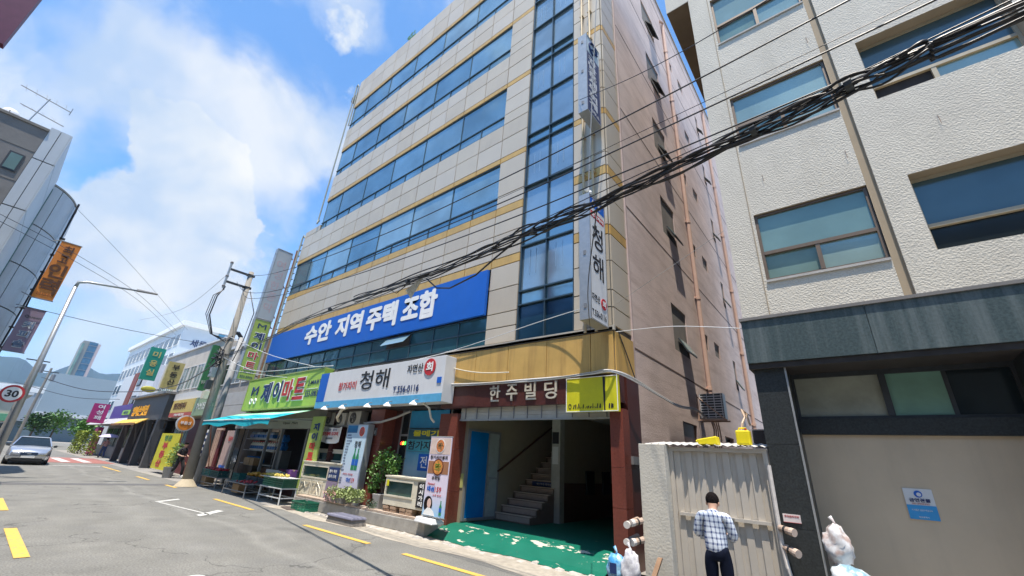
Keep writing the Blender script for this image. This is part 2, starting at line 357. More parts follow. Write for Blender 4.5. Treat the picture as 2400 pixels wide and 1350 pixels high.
# asphalt: worn, bleached, tyre-polished lanes and patches
ASPH = mat('asphalt_worn', (.165, .163, .150), .86, 0, .16, 1.3, bump=.6, bscale=95, dirt=.30, dirtcol=(.135,.137,.14), bdist=.012)
nt, p = nodes_of(ASPH)
old = p.inputs['Base Color'].links[0].from_socket
g = nt.nodes.new('ShaderNodeNewGeometry'); sx = nt.nodes.new('ShaderNodeSeparateXYZ'); nt.links.new(g.outputs['Position'], sx.inputs[0])
fine = nt.nodes.new('ShaderNodeTexNoise'); fine.inputs['Scale'].default_value = 38; fine.inputs['Detail'].default_value = 4; nt.links.new(g.outputs['Position'], fine.inputs['Vector'])
fr = nt.nodes.new('ShaderNodeMapRange'); nt.links.new(fine.outputs[0], fr.inputs[0]); fr.inputs[1].default_value = .3; fr.inputs[2].default_value = .7; fr.inputs[3].default_value = .66; fr.inputs[4].default_value = 1.34
# pale tyre tracks along the lane
def mth(op, a, b=None, c=None):
    n = nt.nodes.new('ShaderNodeMath'); n.operation = op
    for i, v in enumerate((a, b, c)):
        if v is None: continue
        if isinstance(v, (int, float)): n.inputs[i].default_value = v
        else: nt.links.new(v, n.inputs[i])
    return n.outputs[0]
wn2 = nt.nodes.new('ShaderNodeTexNoise'); wn2.inputs['Scale'].default_value = .35; nt.links.new(g.outputs['Position'], wn2.inputs['Vector'])
yy = mth('ADD', sx.outputs['Y'], mth('MULTIPLY', mth('SUBTRACT', wn2.outputs[0], .5), 1.2))
trk = None
for y0, wd, am in ((4.35, .10, .20), (4.9, .05, .08), (3.2, .22, .12), (1.9, .5, .05)):
    d = mth('ABSOLUTE', mth('SUBTRACT', yy, y0)); k = mth('MULTIPLY', mth('SUBTRACT', 1, mth('MINIMUM', mth('DIVIDE', d, wd*2), 1)), am)
    trk = k if trk is None else mth('ADD', trk, k)
brk = nt.nodes.new('ShaderNodeTexNoise'); brk.inputs['Scale'].default_value = 1.6; brk.inputs['Detail'].default_value = 5; nt.links.new(g.outputs['Position'], brk.inputs['Vector'])
trk = mth('MULTIPLY', trk, mth('MULTIPLY', brk.outputs[0], 2.3))
cw1 = nt.nodes.new('ShaderNodeTexNoise'); cw1.inputs['Scale'].default_value = 1.3; cw1.inputs['Detail'].default_value = 6; nt.links.new(g.outputs['Position'], cw1.inputs['Vector'])
cw2 = nt.nodes.new('ShaderNodeVectorMath'); cw2.operation = 'MULTIPLY_ADD'; nt.links.new(cw1.outputs['Color'], cw2.inputs[0]); cw2.inputs[1].default_value = (1.6, 1.6, 0); nt.links.new(g.outputs['Position'], cw2.inputs[2])
vo = nt.nodes.new('ShaderNodeTexVoronoi'); vo.feature = 'DISTANCE_TO_EDGE'; vo.inputs['Scale'].default_value = .30; nt.links.new(cw2.outputs[0], vo.inputs['Vector'])
ckm = nt.nodes.new('ShaderNodeTexNoise'); ckm.inputs['Scale'].default_value = .22; nt.links.new(g.outputs['Position'], ckm.inputs['Vector'])
ck = mth('MULTIPLY', mth('LESS_THAN', vo.outputs['Distance'], .006), mth('MULTIPLY', mth('GREATER_THAN', ckm.outputs[0], .47), .42))
st1 = nt.nodes.new('ShaderNodeTexNoise'); st1.inputs['Scale'].default_value = .8; st1.inputs['Detail'].default_value = 7; nt.links.new(g.outputs['Position'], st1.inputs['Vector'])
stn = nt.nodes.new('ShaderNodeMapRange'); nt.links.new(st1.outputs[0], stn.inputs[0]); stn.inputs[1].default_value = .60; stn.inputs[2].default_value = .72; stn.inputs[4].default_value = .22
trk = mth('SUBTRACT', mth('SUBTRACT', trk, ck), stn.outputs[0])
tot = mth('MULTIPLY', fr.outputs[0], mth('ADD', 1, trk))
sc = nt.nodes.new('ShaderNodeVectorMath'); sc.operation = 'SCALE'; nt.links.new(old, sc.inputs[0]); nt.links.new(tot, sc.inputs['Scale']); nt.links.new(sc.outputs[0], p.inputs['Base Color'])
road = MB()
road.quad((-75, -4.2, 0), (14, -4.2, 0), (14, 6.75, 0), (-75, 6.75, 0)); S(road.build('road', ASPH))
S(MB().quad((-130, -8, -.006), (-75, -8, -.006), (-75, 22, -.006), (-130, 22, -.006)).build('road', ASPH))
PATCH = mat('asphalt_patch', (.105, .105, .108), .88, 0, .14, 3, bump=.3, bscale=90, bdist=.012)
# trench patch across the street (dark band) beside the utility pole
S(MB().quad((-24.6, -4.1, .004), (-23.6, -4.1, .004), (-22.9, 6.3, .004), (-23.7, 6.3, .004)).build('road_patch', PATCH))
SAND = mat('pavement_concrete_sandy', (.36, .325, .27), .95, 0, .20, 7, bump=.5, bscale=70, dirt=.5, dirtcol=(.22,.20,.17), bdist=.02)
b = MB(); xs = [-15.2+i*.55 for i in range(28)]
edge = [(x, 6.62+.09*math.sin(x*1.7)+random.uniform(-.06, .06)) for x in xs]
for i in range(len(xs)-1):
    b.quad((xs[i], edge[i][1], .004), (xs[i+1], edge[i+1][1], .004), (xs[i+1], 8.4, .004), (xs[i], 8.4, .004))
S(b.build('pavement', SAND))
KERB = mat('kerb_broken_concrete', (.45, .42, .38), .95, 0, .22, 6, bump=.6, bscale=40, dirt=.4)
b = MB()
for i in range(34):
    x = -13.4+i*.29+random.uniform(-.04, .04)
    if x > -4.0: break
    w = random.uniform(.12, .26); h = random.uniform(.012, .04); y = 6.98+.045*(x+13.4)*.9+random.uniform(-.08, .08)
    b.hull8([(x, y, 0), (x+w, y, 0), (x+w, y+.16, 0), (x, y+.18, 0)], [(x+.02, y+.02, h), (x+w-.03, y+.03, h), (x+w-.02, y+.13, h*.8), (x+.03, y+.15, h)])
S(b.build('broken_kerb', KERB))
S(MB().quad((-48, 6.75, .004), (-15.2, 6.75, .004), (-15.2, 8.3, .004), (-48, 8.3, .004)).build('pavement', mat('pavement_grey', (.26,.25,.235), .93, 0, .14, 2, bump=.2, bscale=50, dirt=.4)))
S(MB().quad((-4.0, 6.75, .004), (9, 6.75, .004), (9, 9, .004), (-4.0, 9, .004)).build('pavement', mat('pavement_grey', (.26,.25,.235))))
YPAINT = mat('yellow_paint', (.66, .41, .07), .7, 0, .14, 9, dirt=.8, dirtcol=(.22,.20,.15), dscale=9)
WPAINT = mat('white_paint_road', (.55, .55, .53), .7, 0, .14, 9, dirt=.85, dirtcol=(.20,.20,.19), dscale=8)
def mark(pts, m, name): return S(MB().quad(*[(x, y, .008) for x, y in pts]).build(name, m))
for x0, x1 in ((-37.2,-32.2), (-28.3,-26.0), (-23.2,-21.8), (-17.4,-14.25), (-11.1,-8.35), (-7.2,-4.9), (-3.2,-.6)):
    mark([(x0, 5.85), (x1, 5.85), (x1, 5.98), (x0, 5.98)], YPAINT, 'yellow_edge_line')
for x0, x1 in ((-30,-27.5), (-24.3,-21.5), (-18.6,-15.8), (-12.95,-9.95), (-6.5,-3.5)):
    mark([(x0, 1.03), (x1, 1.03), (x1, 1.20), (x0, 1.20)], YPAINT, 'yellow_centre_line')
# open white box marking in the lane
for q in ([(-17.0,4.20),(-16.75,4.20),(-17.4,4.95),(-17.65,4.95)], [(-16.9,4.20),(-13.6,4.62),(-13.6,4.69),(-16.9,4.27)], [(-13.7,4.35),(-13.4,4.35),(-14.2,5.15),(-14.5,5.1)]):
    mark(q, WPAINT, 'white_lane_marking')
RPAINT = mat('red_surface_paint', (.30,.12,.10), .85, 0, .2, 5, dirt=.4)
mark([(-50, 3.2), (-41, 3.2), (-41, 7.2), (-50, 7.2)], RPAINT, 'red_road_surface')
for y in (3.4, 4.5, 5.6):
    S(MB().quad((-48.5, y, .014), (-42, y, .014), (-42.3, y+.5, .014), (-48.8, y+.5, .014)).build('white_crossing_stripe', WPAINT))
mark([(-37.3, 3.2), (-37.0, 3.2), (-37.0, 5.8), (-37.3, 5.8)], WPAINT, 'white_stop_line')
S(MB().tube([(-7.42, 2.58, .0), (-7.42, 2.58, .03)], .12, 16).build('road_stud', WPAINT))

# hills beyond the town
HILL = mat('hill_forest', (.014, .034, .030), .95, 0, .25, .01)
b = MB(); pr = []
n = 60
for i in range(n+1):
    az = R(-104+i*(30/n)); d = 2400
    el = 5.6+.5*math.sin(i*.35+.6)+.35*math.sin(i*.9)+(.9 if 20 < i < 32 else 0)*math.sin((i-20)/12*math.pi)-max(0, i-44)*.12
    z = d*math.tan(R(el))+1.7
    pr.append((math.sin(az), math.cos(az), z))
for i in range(n):
    (a, c, z), (a2, c2, z2) = pr[i], pr[i+1]
    rows = []
    for t in (0, .25, .5, .75, 1):
        d = 1500+900*t; rows.append(((a*d, c*d, z*(t**.8)+12*math.sin(i*1.3+t*6)*t*(1-t)), (a2*d, c2*d, z2*(t**.8)+12*math.sin((i+1)*1.3+t*6)*t*(1-t))))
    for k in range(4): b.quad(rows[k][0], rows[k][1], rows[k+1][1], rows[k+1][0])
    b.quad((a*2400, c*2400, z), (a2*2400, c2*2400, z2), (a2*2900, c2*2900, 0), (a*2900, c*2900, 0))
S(b.build('hill', HILL, smooth=True))

# ================================================================== MAIN OFFICE BUILDING
FY = 8.0
office = thing('office_building', 'tall grey panelled office building with gold stripes, ribbon windows and a blue company banner', 'building', (-13, 8, 0))
MBK = MB()
MBK.box(-20.4, -3.74, 9.0, 25, 3.6, 24.0); MBK.box(-22.0, -20.4, 9.0, 25, 3.0, 12.8); MBK.box(-24.0, -9.0, 10.6, 25, 0, 3.6)
MBK.build('building_core', CONC_D, office)
# backing wall that carries the panels
b = MB(); Ts = [10.87, 14.38, 17.87, 21.36]
bands = [(8.77-1.84, 9.05)]+[(T, T+1.69) for T in Ts[:3]]+[(21.36, 23.6)]
for z0, z1 in bands: b.box(-20.4, -6.45, FY, FY+.3, z0, z1)
b.box(-22.0, -20.4, FY, FY+.3, 6.93, 9.05); b.box(-22.0, -20.4, FY, FY+.3, 10.87, 12.93)
b.box(-22.0, -7.52, FY+.08, FY+.3, 5.49, 6.93); b.box(-7.52, -6.45, FY+.001, FY+.302, 4.5, 23.6); b.box(-4.71, -3.74, FY, FY+.3, 3.6, 23.6)
b.box(-22.0, -3.74, FY+.02, FY+.3, 4.38, 4.6); b.box(-3.99, -3.74, FY+.3, 8.95, 3.6, 23.6)
b.box(-22.0, -3.74, 8.302, 8.9, 23.2, 23.6)
b.build('facade_backing', BACK, office)
G = .03
def panel(x0, x1, z0, z1, m):
    if m is WHITEP: m = random.choice((WHITEP, WHITEP, WHITEP2, WHITEP3))
    piece('panel', x1-x0-G, .035, z1-z0-G, (x0+G/2, FY-.035+random.uniform(-.003,.003), z0+G/2), m, office)
cols = [-7.52-1.125*i for i in range(12)]; cols[-1] = -20.4+.53; cols = [-7.52-1.125*i for i in range(11)]+[-19.89, -20.4]
low = cols[:-1]+[-21.0, -22.0]
for T in Ts:
    zs = [(T, T+.21, GOLD), (T+.21, T+1.0, WHITEP), (T+1.0, T+1.69, WHITEP)] if T < 21 else [(T, T+.22, GOLD), (T+.22, 22.68, WHITEP), (22.68, 23.6, WHITEP)]
    cc = low if T < 11 else cols
    for z0, z1, m in zs:
        for i in range(len(cc)-1): panel(cc[i+1], cc[i], z0, z1, m)
panel(-22.0, -21.2, 12.56, 12.93, WHITEP); panel(-21.2, -20.4, 12.56, 12.93, WHITEP)
for z0, z1, m in ((8.77, 9.05, GOLD), (8.05, 8.77, WHITEP), (7.23, 8.05, WHITEP), (6.93, 7.23, GOLD)):
    for i in range(len(low)-1): panel(low[i+1], low[i], z0, z1, m)
jr = [(4.62,5.06,0),(5.06,5.48,0),(5.48,6.23,0),(6.23,6.95,0),(6.95,7.23,1),(7.23,8.05,0),(8.05,8.77,0),(8.77,9.05,1),(9.05,9.5,0),(9.5,10.87,0)]
for T in Ts:
    jr += [(T, T+.21, 1), (T+.21, T+1.0, 0)]
    if T < 21: jr += [(T+1.0, T+1.69, 0), (T+1.69, T+2.14, 0), (T+2.14, T+2.83, 0), (T+2.83, T+3.5, 0)]
    else: jr += [(22.36, 23.0, 0), (23.0, 23.6, 0)]
for z0, z1, k in jr:
    panel(-7.52, -6.45, z0, z1, GOLD if k else WHITEP); panel(-4.71, -3.74, z0, z1, GOLD if k else WHITEP)
    piece('panel', .035, .94-G, z1-z0-G, (-3.74, 8.0+G/2, z0+G/2), GOLD if k else WHITEP, office)
# ribbon windows
def tilt(o, k=.005): o.rotation_euler = (random.uniform(-k, k), 0, random.uniform(-k, k)); return o
def ribbon(x0, x1, zt, zm, zb, mains, subs, gm, nm='ribbon_window'):
    f = MB(); y0, y1 = FY-.012, FY+.075; t = .03
    f.box(x0, x1, y0, y1, zt-t, zt-.001); f.box(x0, x1, y0-.005, y1, zm-.03, zm+.012); f.box(x0, x1, y0, y1, zb+.001, zb+t)
    for xm in mains: f.box(xm-.009, xm+.009, y0+.004, y1, zm+.012, zt-t)
    for xm in subs: f.box(xm-.016, xm+.016, y0+.004, y1, zb+t, zm-.03)
    w = f.build(nm, FRBL, office)
    e = sorted([x0, x1]+list(mains))
    for i in range(len(e)-1): tilt(piece('pane', e[i+1]-e[i], .012, zt-zm-.04, (e[i], FY+.02+random.uniform(-.004,.004), zm+.012), random.choice((gm, gm, GL_BLUEB, GL_BLUEC)) if gm is GL_BLUE else gm, w))
    e = sorted([x0, x1]+list(subs))
    for i in range(len(e)-1): tilt(piece('pane', e[i+1]-e[i], .012, zm-zb-.06, (e[i], FY+.02+random.uniform(-.004,.004), zb+.03), random.choice((gm, GL_BLUEC, GL_BLUEC)) if gm is GL_BLUE else gm, w))
    return w
for T in Ts:
    xl = -22.0 if T < 11 else -20.4
    ribbon(xl, -7.52, T, T-1.37, T-1.82, [-7.52-2.25*i for i in range(1, 6)]+([-20.4] if T < 11 else []), [-7.52-1.125*i for i in range(1, 12)]+([-20.9] if T < 11 else []), GL_BLUE)
# blinds and curtains seen behind the second-floor glass
sw = ribbon(-22.0, -7.52, 5.48, 5.06, 4.62, [-7.52-1.125*i for i in range(1, 13) if i != 4], [-7.52-1.125*i for i in range(1, 13)], GL_TEAL)
# one sash tilted open below the banner
b = MB(); x0, x1 = -12.15, -10.9
b.hull8([(x0, 7.70, 5.10), (x1, 7.70, 5.10), (x1, 7.73, 5.12), (x0, 7.73, 5.12)], [(x0, 7.98, 5.44), (x1, 7.98, 5.44), (x1, 8.01, 5.46), (x0, 8.01, 5.46)])
o = b.build('window', glassmat('glass_open_sash', (.35,.55,.62), .1, .1, fac=.4), office, label='open tilted window sash below the blue banner')
MB().box(x0, x1, 7.962, 7.98, 5.05, 5.46).build('sash_gap_shade', DARKIN, o)  # dark box paints in the shade of the opening behind the sash
# two gold-edged window vertical strip: the blue glass column
col_f = MB()
zz = [4.62, 5.6, 6.0, 7.4, 7.83, 9.47, 11.1, 11.5, 13.1, 14.66, 15.08, 16.64, 18.2, 18.65, 20.2, 21.7, 22.1, 23.6]
y0, y1 = FY-.02, FY+.10
for z in zz: col_f.box(-6.45, -4.71, y0, y1, z-.018, z+.018)
for x in (-6.43, -5.58, -4.73): col_f.box(x-.012, x+.012, y0+.006, y1, 4.62, 23.6)
cw_ = col_f.build('stair_window', FRBL, office)
for i in range(len(zz)-1):
    for x in (-6.41, -5.56):
        tilt(piece('pane', .81, .012, zz[i+1]-zz[i]-.056, (x, FY+.06+random.uniform(-.004,.004), zz[i]+.028), GL_NAVY if zz[i] < 5.5 else (GL_BLUE2 if zz[i+1]-zz[i] > 1 else GL_BLUE), cw_))
# vertical rails visible through the stair glass
RAIL = mat('stair_rail_seen_through_glass', (.30,.42,.52), .4, .3, .05, 5)
for zb in (6.9, 10.3, 13.9, 17.4):
    for x in (-6.15, -5.95, -5.3, -5.1): bx(x-.006, x+.006, FY+.052, FY+.058, zb-.4, zb+.35).build('stair_rail', RAIL, cw_)
# drainpipes down the right strip and the left corner
for x in (-4.36, -4.08):
    b = MB(); b.tube([(x, 7.89, 4.5), (x, 7.89, 23.9)], .035, 8)
    for z in [5+1.3*i for i in range(15)]: b.box(x-.06, x+.06, 7.86, 7.962, z, z+.03)
    b.build('drainpipe', mat('rusty_cream_pipe', (.52,.42,.26), .6, .1, .1, 6, dirt=.5, dirtcol=(.28,.14,.06)), office)
b = MB(); b.tube([(-20.52, 7.9, 13.2), (-20.62, 7.85, 13.0), (-20.70, 7.9, 13.3), (-20.70, 7.9, 23.3), (-20.6, 7.92, 23.5), (-20.5, 7.94, 23.3), (-20.48, 7.96, 20)], .04, 8)
b.tube([(-22.12, 7.9, 3.3), (-22.12, 7.9, 12.6), (-22.06, 7.92, 12.75), (-22.0, 7.95, 12.6)], .045, 8); b.tube([(-22.35, 7.9, 3.3), (-22.35, 7.9, 9.8)], .03, 6)
b.build('drainpipe', mat('grey_pipe', (.30,.33,.30), .6, .1, .1, 5), office)
MB().tube([(-22.22, 7.86, 3.5), (-22.22, 7.86, 11.8)], .05, 6).build('conduit', mat('rust', (.22,.11,.06), .8, 0, .3, 8), office)
b = MB()
for z in [4.8+.35*i for i in range(22)]: b.box(-22.42, -22.04, 7.94, 7.99, z, z+.03)
b.build('conduit_bracket', DARK, office)
# gold fascia over the entrance
b = MB(); b.box(-9.0, -3.78, 7.96, 8.0, 3.56, 4.48).box(-3.79, -3.70, 7.96, 8.94, 3.56, 4.48); b.box(-9.02, -3.70, 7.90, 8.02, 4.482, 4.56)
fas = b.build('fascia_backing', BACK, office)
fx = [-9.0, -7.74, -6.61, -5.42, -4.25, -3.70]
for i in range(5): piece('fascia_panel', fx[i+1]-fx[i]-.016, .04, .90, (fx[i]+.008, 7.92, 3.57), GOLD2, office)
piece('fascia_panel', .03, .94, .90, (-3.695, 7.965, 3.57), GOLD2, office)
bx(-9.0, -3.66, 7.9, 7.97, 4.49, 4.60).build('fascia_ledge', mat('ledge_grey', (.42,.39,.34), .8, 0, .1, 4, dirt=.5), office)
# blue banner
ban = bx(-22.0, -7.55, 7.86, 7.955, 5.50, 6.90).build('banner_sign', BLUESIGN, office, label='long blue banner sign with white lettering')
for k, (dx, dz) in enumerate(((0, 0), (-.035, 0), (.035, 0), (0, .025), (0, -.025))):
    y_ = 7.855-.0015*k
    for w_, x, z, a, h in (('수안', -18.35, 5.92, 2.15, .84), ('지역', -15.75, 5.90, 1.85, .86), ('주택', -13.55, 5.86, 1.80, .90), ('조합', -11.40, 5.84, 1.72, .94)):
        text(w_, WHITE, ban, (x+dx, y_, z+dz), XR, ZU, a, h, .02, .006)
# ---------------- pink side wall
pw = holes_pts = []
def side_wall():
    X = -3.70; y0, y1, z0, z1 = 8.94, 25.2, 0, 24.2
    hs = [(12.1, 13.5, 5.08, 6.57), (12.1, 13.45, 9.1, 10.6), (12.1, 13.45, 12.75, 14.22), (12.1, 13.5, 16.3, 17.87), (12.1, 13.5, 19.9, 21.3), (12.1, 13.4, 1.2, 3.05)]
    for f in (0, 3.93, 7.6, 11.2, 14.8):
        hs += [(17.0, 17.75, 6.0+f*.98, 6.57+f*.98), (15.42, 16.08, 5.95+f*.98, 6.54+f*.98), (20.0, 20.45, 5.2+f*.98, 6.5+f*.98), (22.6, 23.2, 5.2+f*.98, 6.6+f*.98)]
    hs += [(16.7, 18.0, 2.75, 3.04)]
    ys = sorted(set([y0, y1]+[v for h in hs for v in h[:2]])); zs = sorted(set([z0, z1]+[round(v, 3) for h in hs for v in h[2:]]))
    b = MB()
    for i in range(len(ys)-1):
        for j in range(len(zs)-1):
            cy, cz = (ys[i]+ys[i+1])/2, (zs[j]+zs[j+1])/2
            if any(h[0] < cy < h[1] and h[2] < cz < h[3] for h in hs): continue
            b.quad((X, ys[i], zs[j]), (X, ys[i+1], zs[j]), (X, ys[i+1], zs[j+1]), (X, ys[i], zs[j+1]))
    b.quad((X, y0, z0), (X, y0, z1), (X-.3, y0, z1), (X-.3, y0, z0)); b.quad((X, y0, z1), (X, y1, z1), (X-.4, y1, z1), (X-.4, y0, z1)); b.quad((X, y1, 0), (X-14, y1, 0), (X-14, y1, z1), (X, y1, z1))
    w = b.build('side_wall', PINK, office)
    for h in hs:
        a, c, e, f = h; d = X-.16
        r = MB(); r.quad((X, a, e), (d, a, e), (d, a, f), (X, a, f)); r.quad((X, c, e), (X, c, f), (d, c, f), (d, c, e)); r.quad((X, a, f), (d, a, f), (d, c, f), (X, c, f)); r.quad((X, a, e), (X, c, e), (d, c, e), (d, a, e))
        r.build('window_reveal', PINKL, w)
        fr = MB(); t = .04
        fr.box(d-.04, d+.02, a, c, f-t, f-.002); fr.box(d-.04, d+.02, a, c, e+.002, e+t); fr.box(d-.04, d+.02, a+.002, a+t, e+t, f-t); fr.box(d-.04, d+.02, c-t, c-.002, e+t, f-t)
        if c-a > 1: fr.box(d-.04, d+.02, a+t, c-t, e+.45, e+.49)
        wi = fr.build('side_window', DARK, office)
        bx(d-.03, d-.015, a+.04, c-.04, e+.04, f-.04).build('pane', GL_HOLE, wi)
        if (c-a > 1.2 and f-e > 1.2 and e > 4) or (abs(a-20.0) < .01 and e > 5):
            w2 = c-.5; s = MB()
            s.hull8([(X+.24, a+.45 if c-a > 1 else a+.02, e+.02), (X+.24, c-.03, e+.02), (X+.21, c-.03, e+.0), (X+.21, a+.45 if c-a > 1 else a+.02, e+.0)], [(X+.0, a+.45 if c-a > 1 else a+.02, e+.46), (X, c-.03, e+.46), (X-.03, c-.03, e+.45), (X-.03, a+.45 if c-a > 1 else a+.02, e+.45)])
            s.build('open_sash', DARK, wi)
            ya, yb = (a+.5 if c-a > 1 else a+.07), c-.08
            MB().hull8([(X+.235, ya, e+.06), (X+.235, yb, e+.06), (X+.225, yb, e+.05), (X+.225, ya, e+.05)], [(X+.035, ya, e+.43), (X+.035, yb, e+.43), (X+.02, yb, e+.42), (X+.02, ya, e+.42)]).build('sash_pane', GL_GREEN, wi)
    g = MB()
    for z in (4.36, 8.36, 11.97, 15.85, 19.4, 23.3): g.box(X-.01, X+.004, 8.96, 25.2, z-.022, z+.022)
    g.build('wall_groove', GROOVE, w)
    bx(X-.02, X+.03, 8.93, 9.0, 0, 24.2).build('wall_edge_strip', PINKL, w)
    bx(X-.4, X+.05, 8.95, 25.25, 24.2, 24.32).build('roof_coping', CONC, office)
    for y, zt, zb in ((15.05, 22.9, 4.05), (22.1, 22.9, 3.6)):
        p_ = MB(); p_.tube([(X+.09, y, zb), (X+.09, y, zt)], .075, 10)
        for z in [zb+.3+3.3*i for i in range(6)]: p_.tube([(X+.09, y, z), (X+.09, y, z+.12)], .092, 10).box(X, X+.06, y-.12, y+.12, z+.03, z+.07)
        p_.tube([(X+.09, y, zt), (X+.12, y-.02, zt+.12), (X+.02, y-.25, zt+.1)], .06, 8)
        p_.build('downpipe', PIPE, office, smooth=False)
    return w
sw_ = side_wall()
# rooftop plant tuft
tuft = MB(); random.seed(3)
for i in range(60):
    a = random.uniform(0, 6.28); r_ = random.uniform(.05, .35); z = 23.6+random.uniform(0, .6); x, y = -15.6+r_*math.cos(a), 8.1+r_*math.sin(a)*.5
    tuft.quad((x, y, z), (x+.12, y+.03, z+.05), (x+.05, y, z+.14))
tuft.tube([(-15.6, 8.1, 23.5), (-15.55, 8.1, 24.1)], .02, 5)
tag(tuft.build('roof_weed', LEAF), 'small dark weed sprouting on the office roof edge', 'plant')
# ---------------- entrance hall
HG = mat('green_floor_paint', (.0, .125, .08), .5, 0, .10, 2.5)
nt, p = nodes_of(HG); old = p.inputs['Base Color'].links[0].from_socket
g = nt.nodes.new('ShaderNodeNewGeometry'); mp = nt.nodes.new('ShaderNodeVectorMath'); mp.operation = 'MULTIPLY'; mp.inputs[1].default_value = (1, 2.2, 1); nt.links.new(g.outputs['Position'], mp.inputs[0])
n = nt.nodes.new('ShaderNodeTexNoise'); n.inputs['Scale'].default_value = 2.6; n.inputs['Detail'].default_value = 9; n.inputs['Roughness'].default_value = .62; nt.links.new(mp.outputs[0], n.inputs['Vector'])
sp = nt.nodes.new('ShaderNodeSeparateXYZ'); nt.links.new(g.outputs['Position'], sp.inputs[0])
r1 = nt.nodes.new('ShaderNodeMapRange'); nt.links.new(sp.outputs['Y'], r1.inputs[0]); r1.inputs[1].default_value = 7.75; r1.inputs[2].default_value = 8.0; r1.inputs[3].default_value = -.10; r1.inputs[4].default_value = .02
r2_ = nt.nodes.new('ShaderNodeMapRange'); nt.links.new(sp.outputs['Y'], r2_.inputs[0]); r2_.inputs[1].default_value = 8.05; r2_.inputs[2].default_value = 8.5; r2_.inputs[3].default_value = 0; r2_.inputs[4].default_value = -.2
a1 = nt.nodes.new('ShaderNodeMath'); nt.links.new(n.outputs[0], a1.inputs[0]); nt.links.new(r1.outputs[0], a1.inputs[1])
a2 = nt.nodes.new('ShaderNodeMath'); nt.links.new(a1.outputs[0], a2.inputs[0]); nt.links.new(r2_.outputs[0], a2.inputs[1])
th = nt.nodes.new('ShaderNodeMapRange'); nt.links.new(a2.outputs[0], th.inputs[0]); th.inputs[1].default_value = .545; th.inputs[2].default_value = .56
mi = nt.nodes.new('ShaderNodeMixRGB'); nt.links.new(th.outputs[0], mi.inputs[0]); nt.links.new(old, mi.inputs[1]); mi.inputs[2].default_value = (.52, .50, .42, 1); nt.links.new(mi.outputs[0], p.inputs['Base Color'])
b = MB(); nx = 40; L = [-8.95+i*(8.95-3.85)/nx for i in range(nx+1)]
prof = [(7.45, .012), (7.62, .06), (7.78, .13), (7.95, .20), (8.15, .255), (8.4, .27), (15.4, .28)]
def fy(x, y, k): return y+(random.uniform(-.03, .03)+.05*math.sin(x*3) if k == 0 else 0)
e0 = [fy(x, 7.45, 0)+(.10 if x < -8.3 else 0) for x in L]
for i in range(nx):
    for k in range(len(prof)-1):
        ya, za = prof[k]; yb, zb = prof[k+1]
        y00 = e0[i] if k == 0 else ya; y10 = e0[i+1] if k == 0 else ya
        b.quad((L[i], y00, za), (L[i+1], y10, za), (L[i+1], yb, zb), (L[i], yb, zb))
S(b.build('entrance_ramp', HG, smooth=True))
hall = MB()
hall.box(-8.35, -8.2, 8.35, 13.8, 0, 5.2)      # left wall
lw = hall.build('hall_side_wall', TILEC, office)
bx(-6.95, -3.75, 15.5, 15.6, .1, 3.3).build('hall_back_wall', BROWN, office)  # dark brown over the whole wall paints in the gloom deep in the hall
bx(-3.85, -3.75, 8.4, 15.5, .1, 3.3).build('hall_right_wall', BROWN, office)
bx(-8.2, -6.95, 13.7, 13.8, 1.5, 5.2).build('stair_end_wall', TILEC, office)
bx(-6.95, -6.86, 11.0, 15.5, 1.27, 5.2).build('stair_right_wall', TILEC, office)
bx(-6.95, -6.85, 11.0, 15.5, .1, 1.265).build('hall_wainscot', BROWN, office)
MB().box(-6.95, -3.75, 8.35, 15.5, 3.16, 3.3).box(-8.2, -6.95, 8.35, 10.9, 3.16, 3.3).build('hall_ceiling', mat('ceiling_white', (.62,.61,.57), .8), office)
bx(-7.08, -6.80, 10.75, 10.99, .1, 3.16).build('hall_column', mat('column_pale', (.42,.41,.38), .6), office)
MB().box(-7.06, -6.84, 10.735, 10.748, 2.30, 2.62).build('floor_number_sign', BLACKL, office)
MB().box(-7.05, -6.85, 10.735, 10.748, 1.75, 2.22).build('notice_sheet', WHITEG, office)
for y in (12.3, 13.4): bx(-6.85, -6.80, y, y+.5, .95, 1.62).build('wall_hatch', BLACKL, office)
st = MB(); stairs = None
for i in range(11):
    y = 9.65+i*.27; z = .28+i*.165
    w_ = -6.98 if i < 1 else -6.98
    MB().box(-8.18, w_, y, 13.0, z, z+.165).build('stair_step', STEPM, office); bx(-8.10, w_-.02, y-.012, y-.001, z+.03, z+.15).build('stair_riser', mat('riser_pinkish', (.34,.26,.22), .6, 0, .1, 8), office)
    bx(-8.18, w_+.04, y-.02, y+.05, z+.165, z+.19).build('stair_nosing', mat('nosing', (.46,.37,.31), .5), office)
bx(-7.9, -7.05, 10.97, 10.985, 1.13, 1.25).build('step_notice', NAVY, office, label='navy notice strip on a stair riser')
text('계단주의 좌측통행', WHITEG, office, (-7.75, 10.966, 1.16), XR, ZU, .6, .06, 0, .002)
b = MB(); b.tube([(-8.14, 9.62, 1.47), (-8.14, 9.75, 1.52), (-8.14, 12.5, 2.98), (-8.14, 13.3, 3.4)], .028, 8)
for y in (9.9, 11.1, 12.2): b.tube([(-8.14, y, 1.52+(y-9.72)*.54), (-8.2, y, 1.42+(y-9.72)*.54)], .012, 6)
b.build('handrail', mat('handrail_wood', (.09,.035,.02), .4), office)
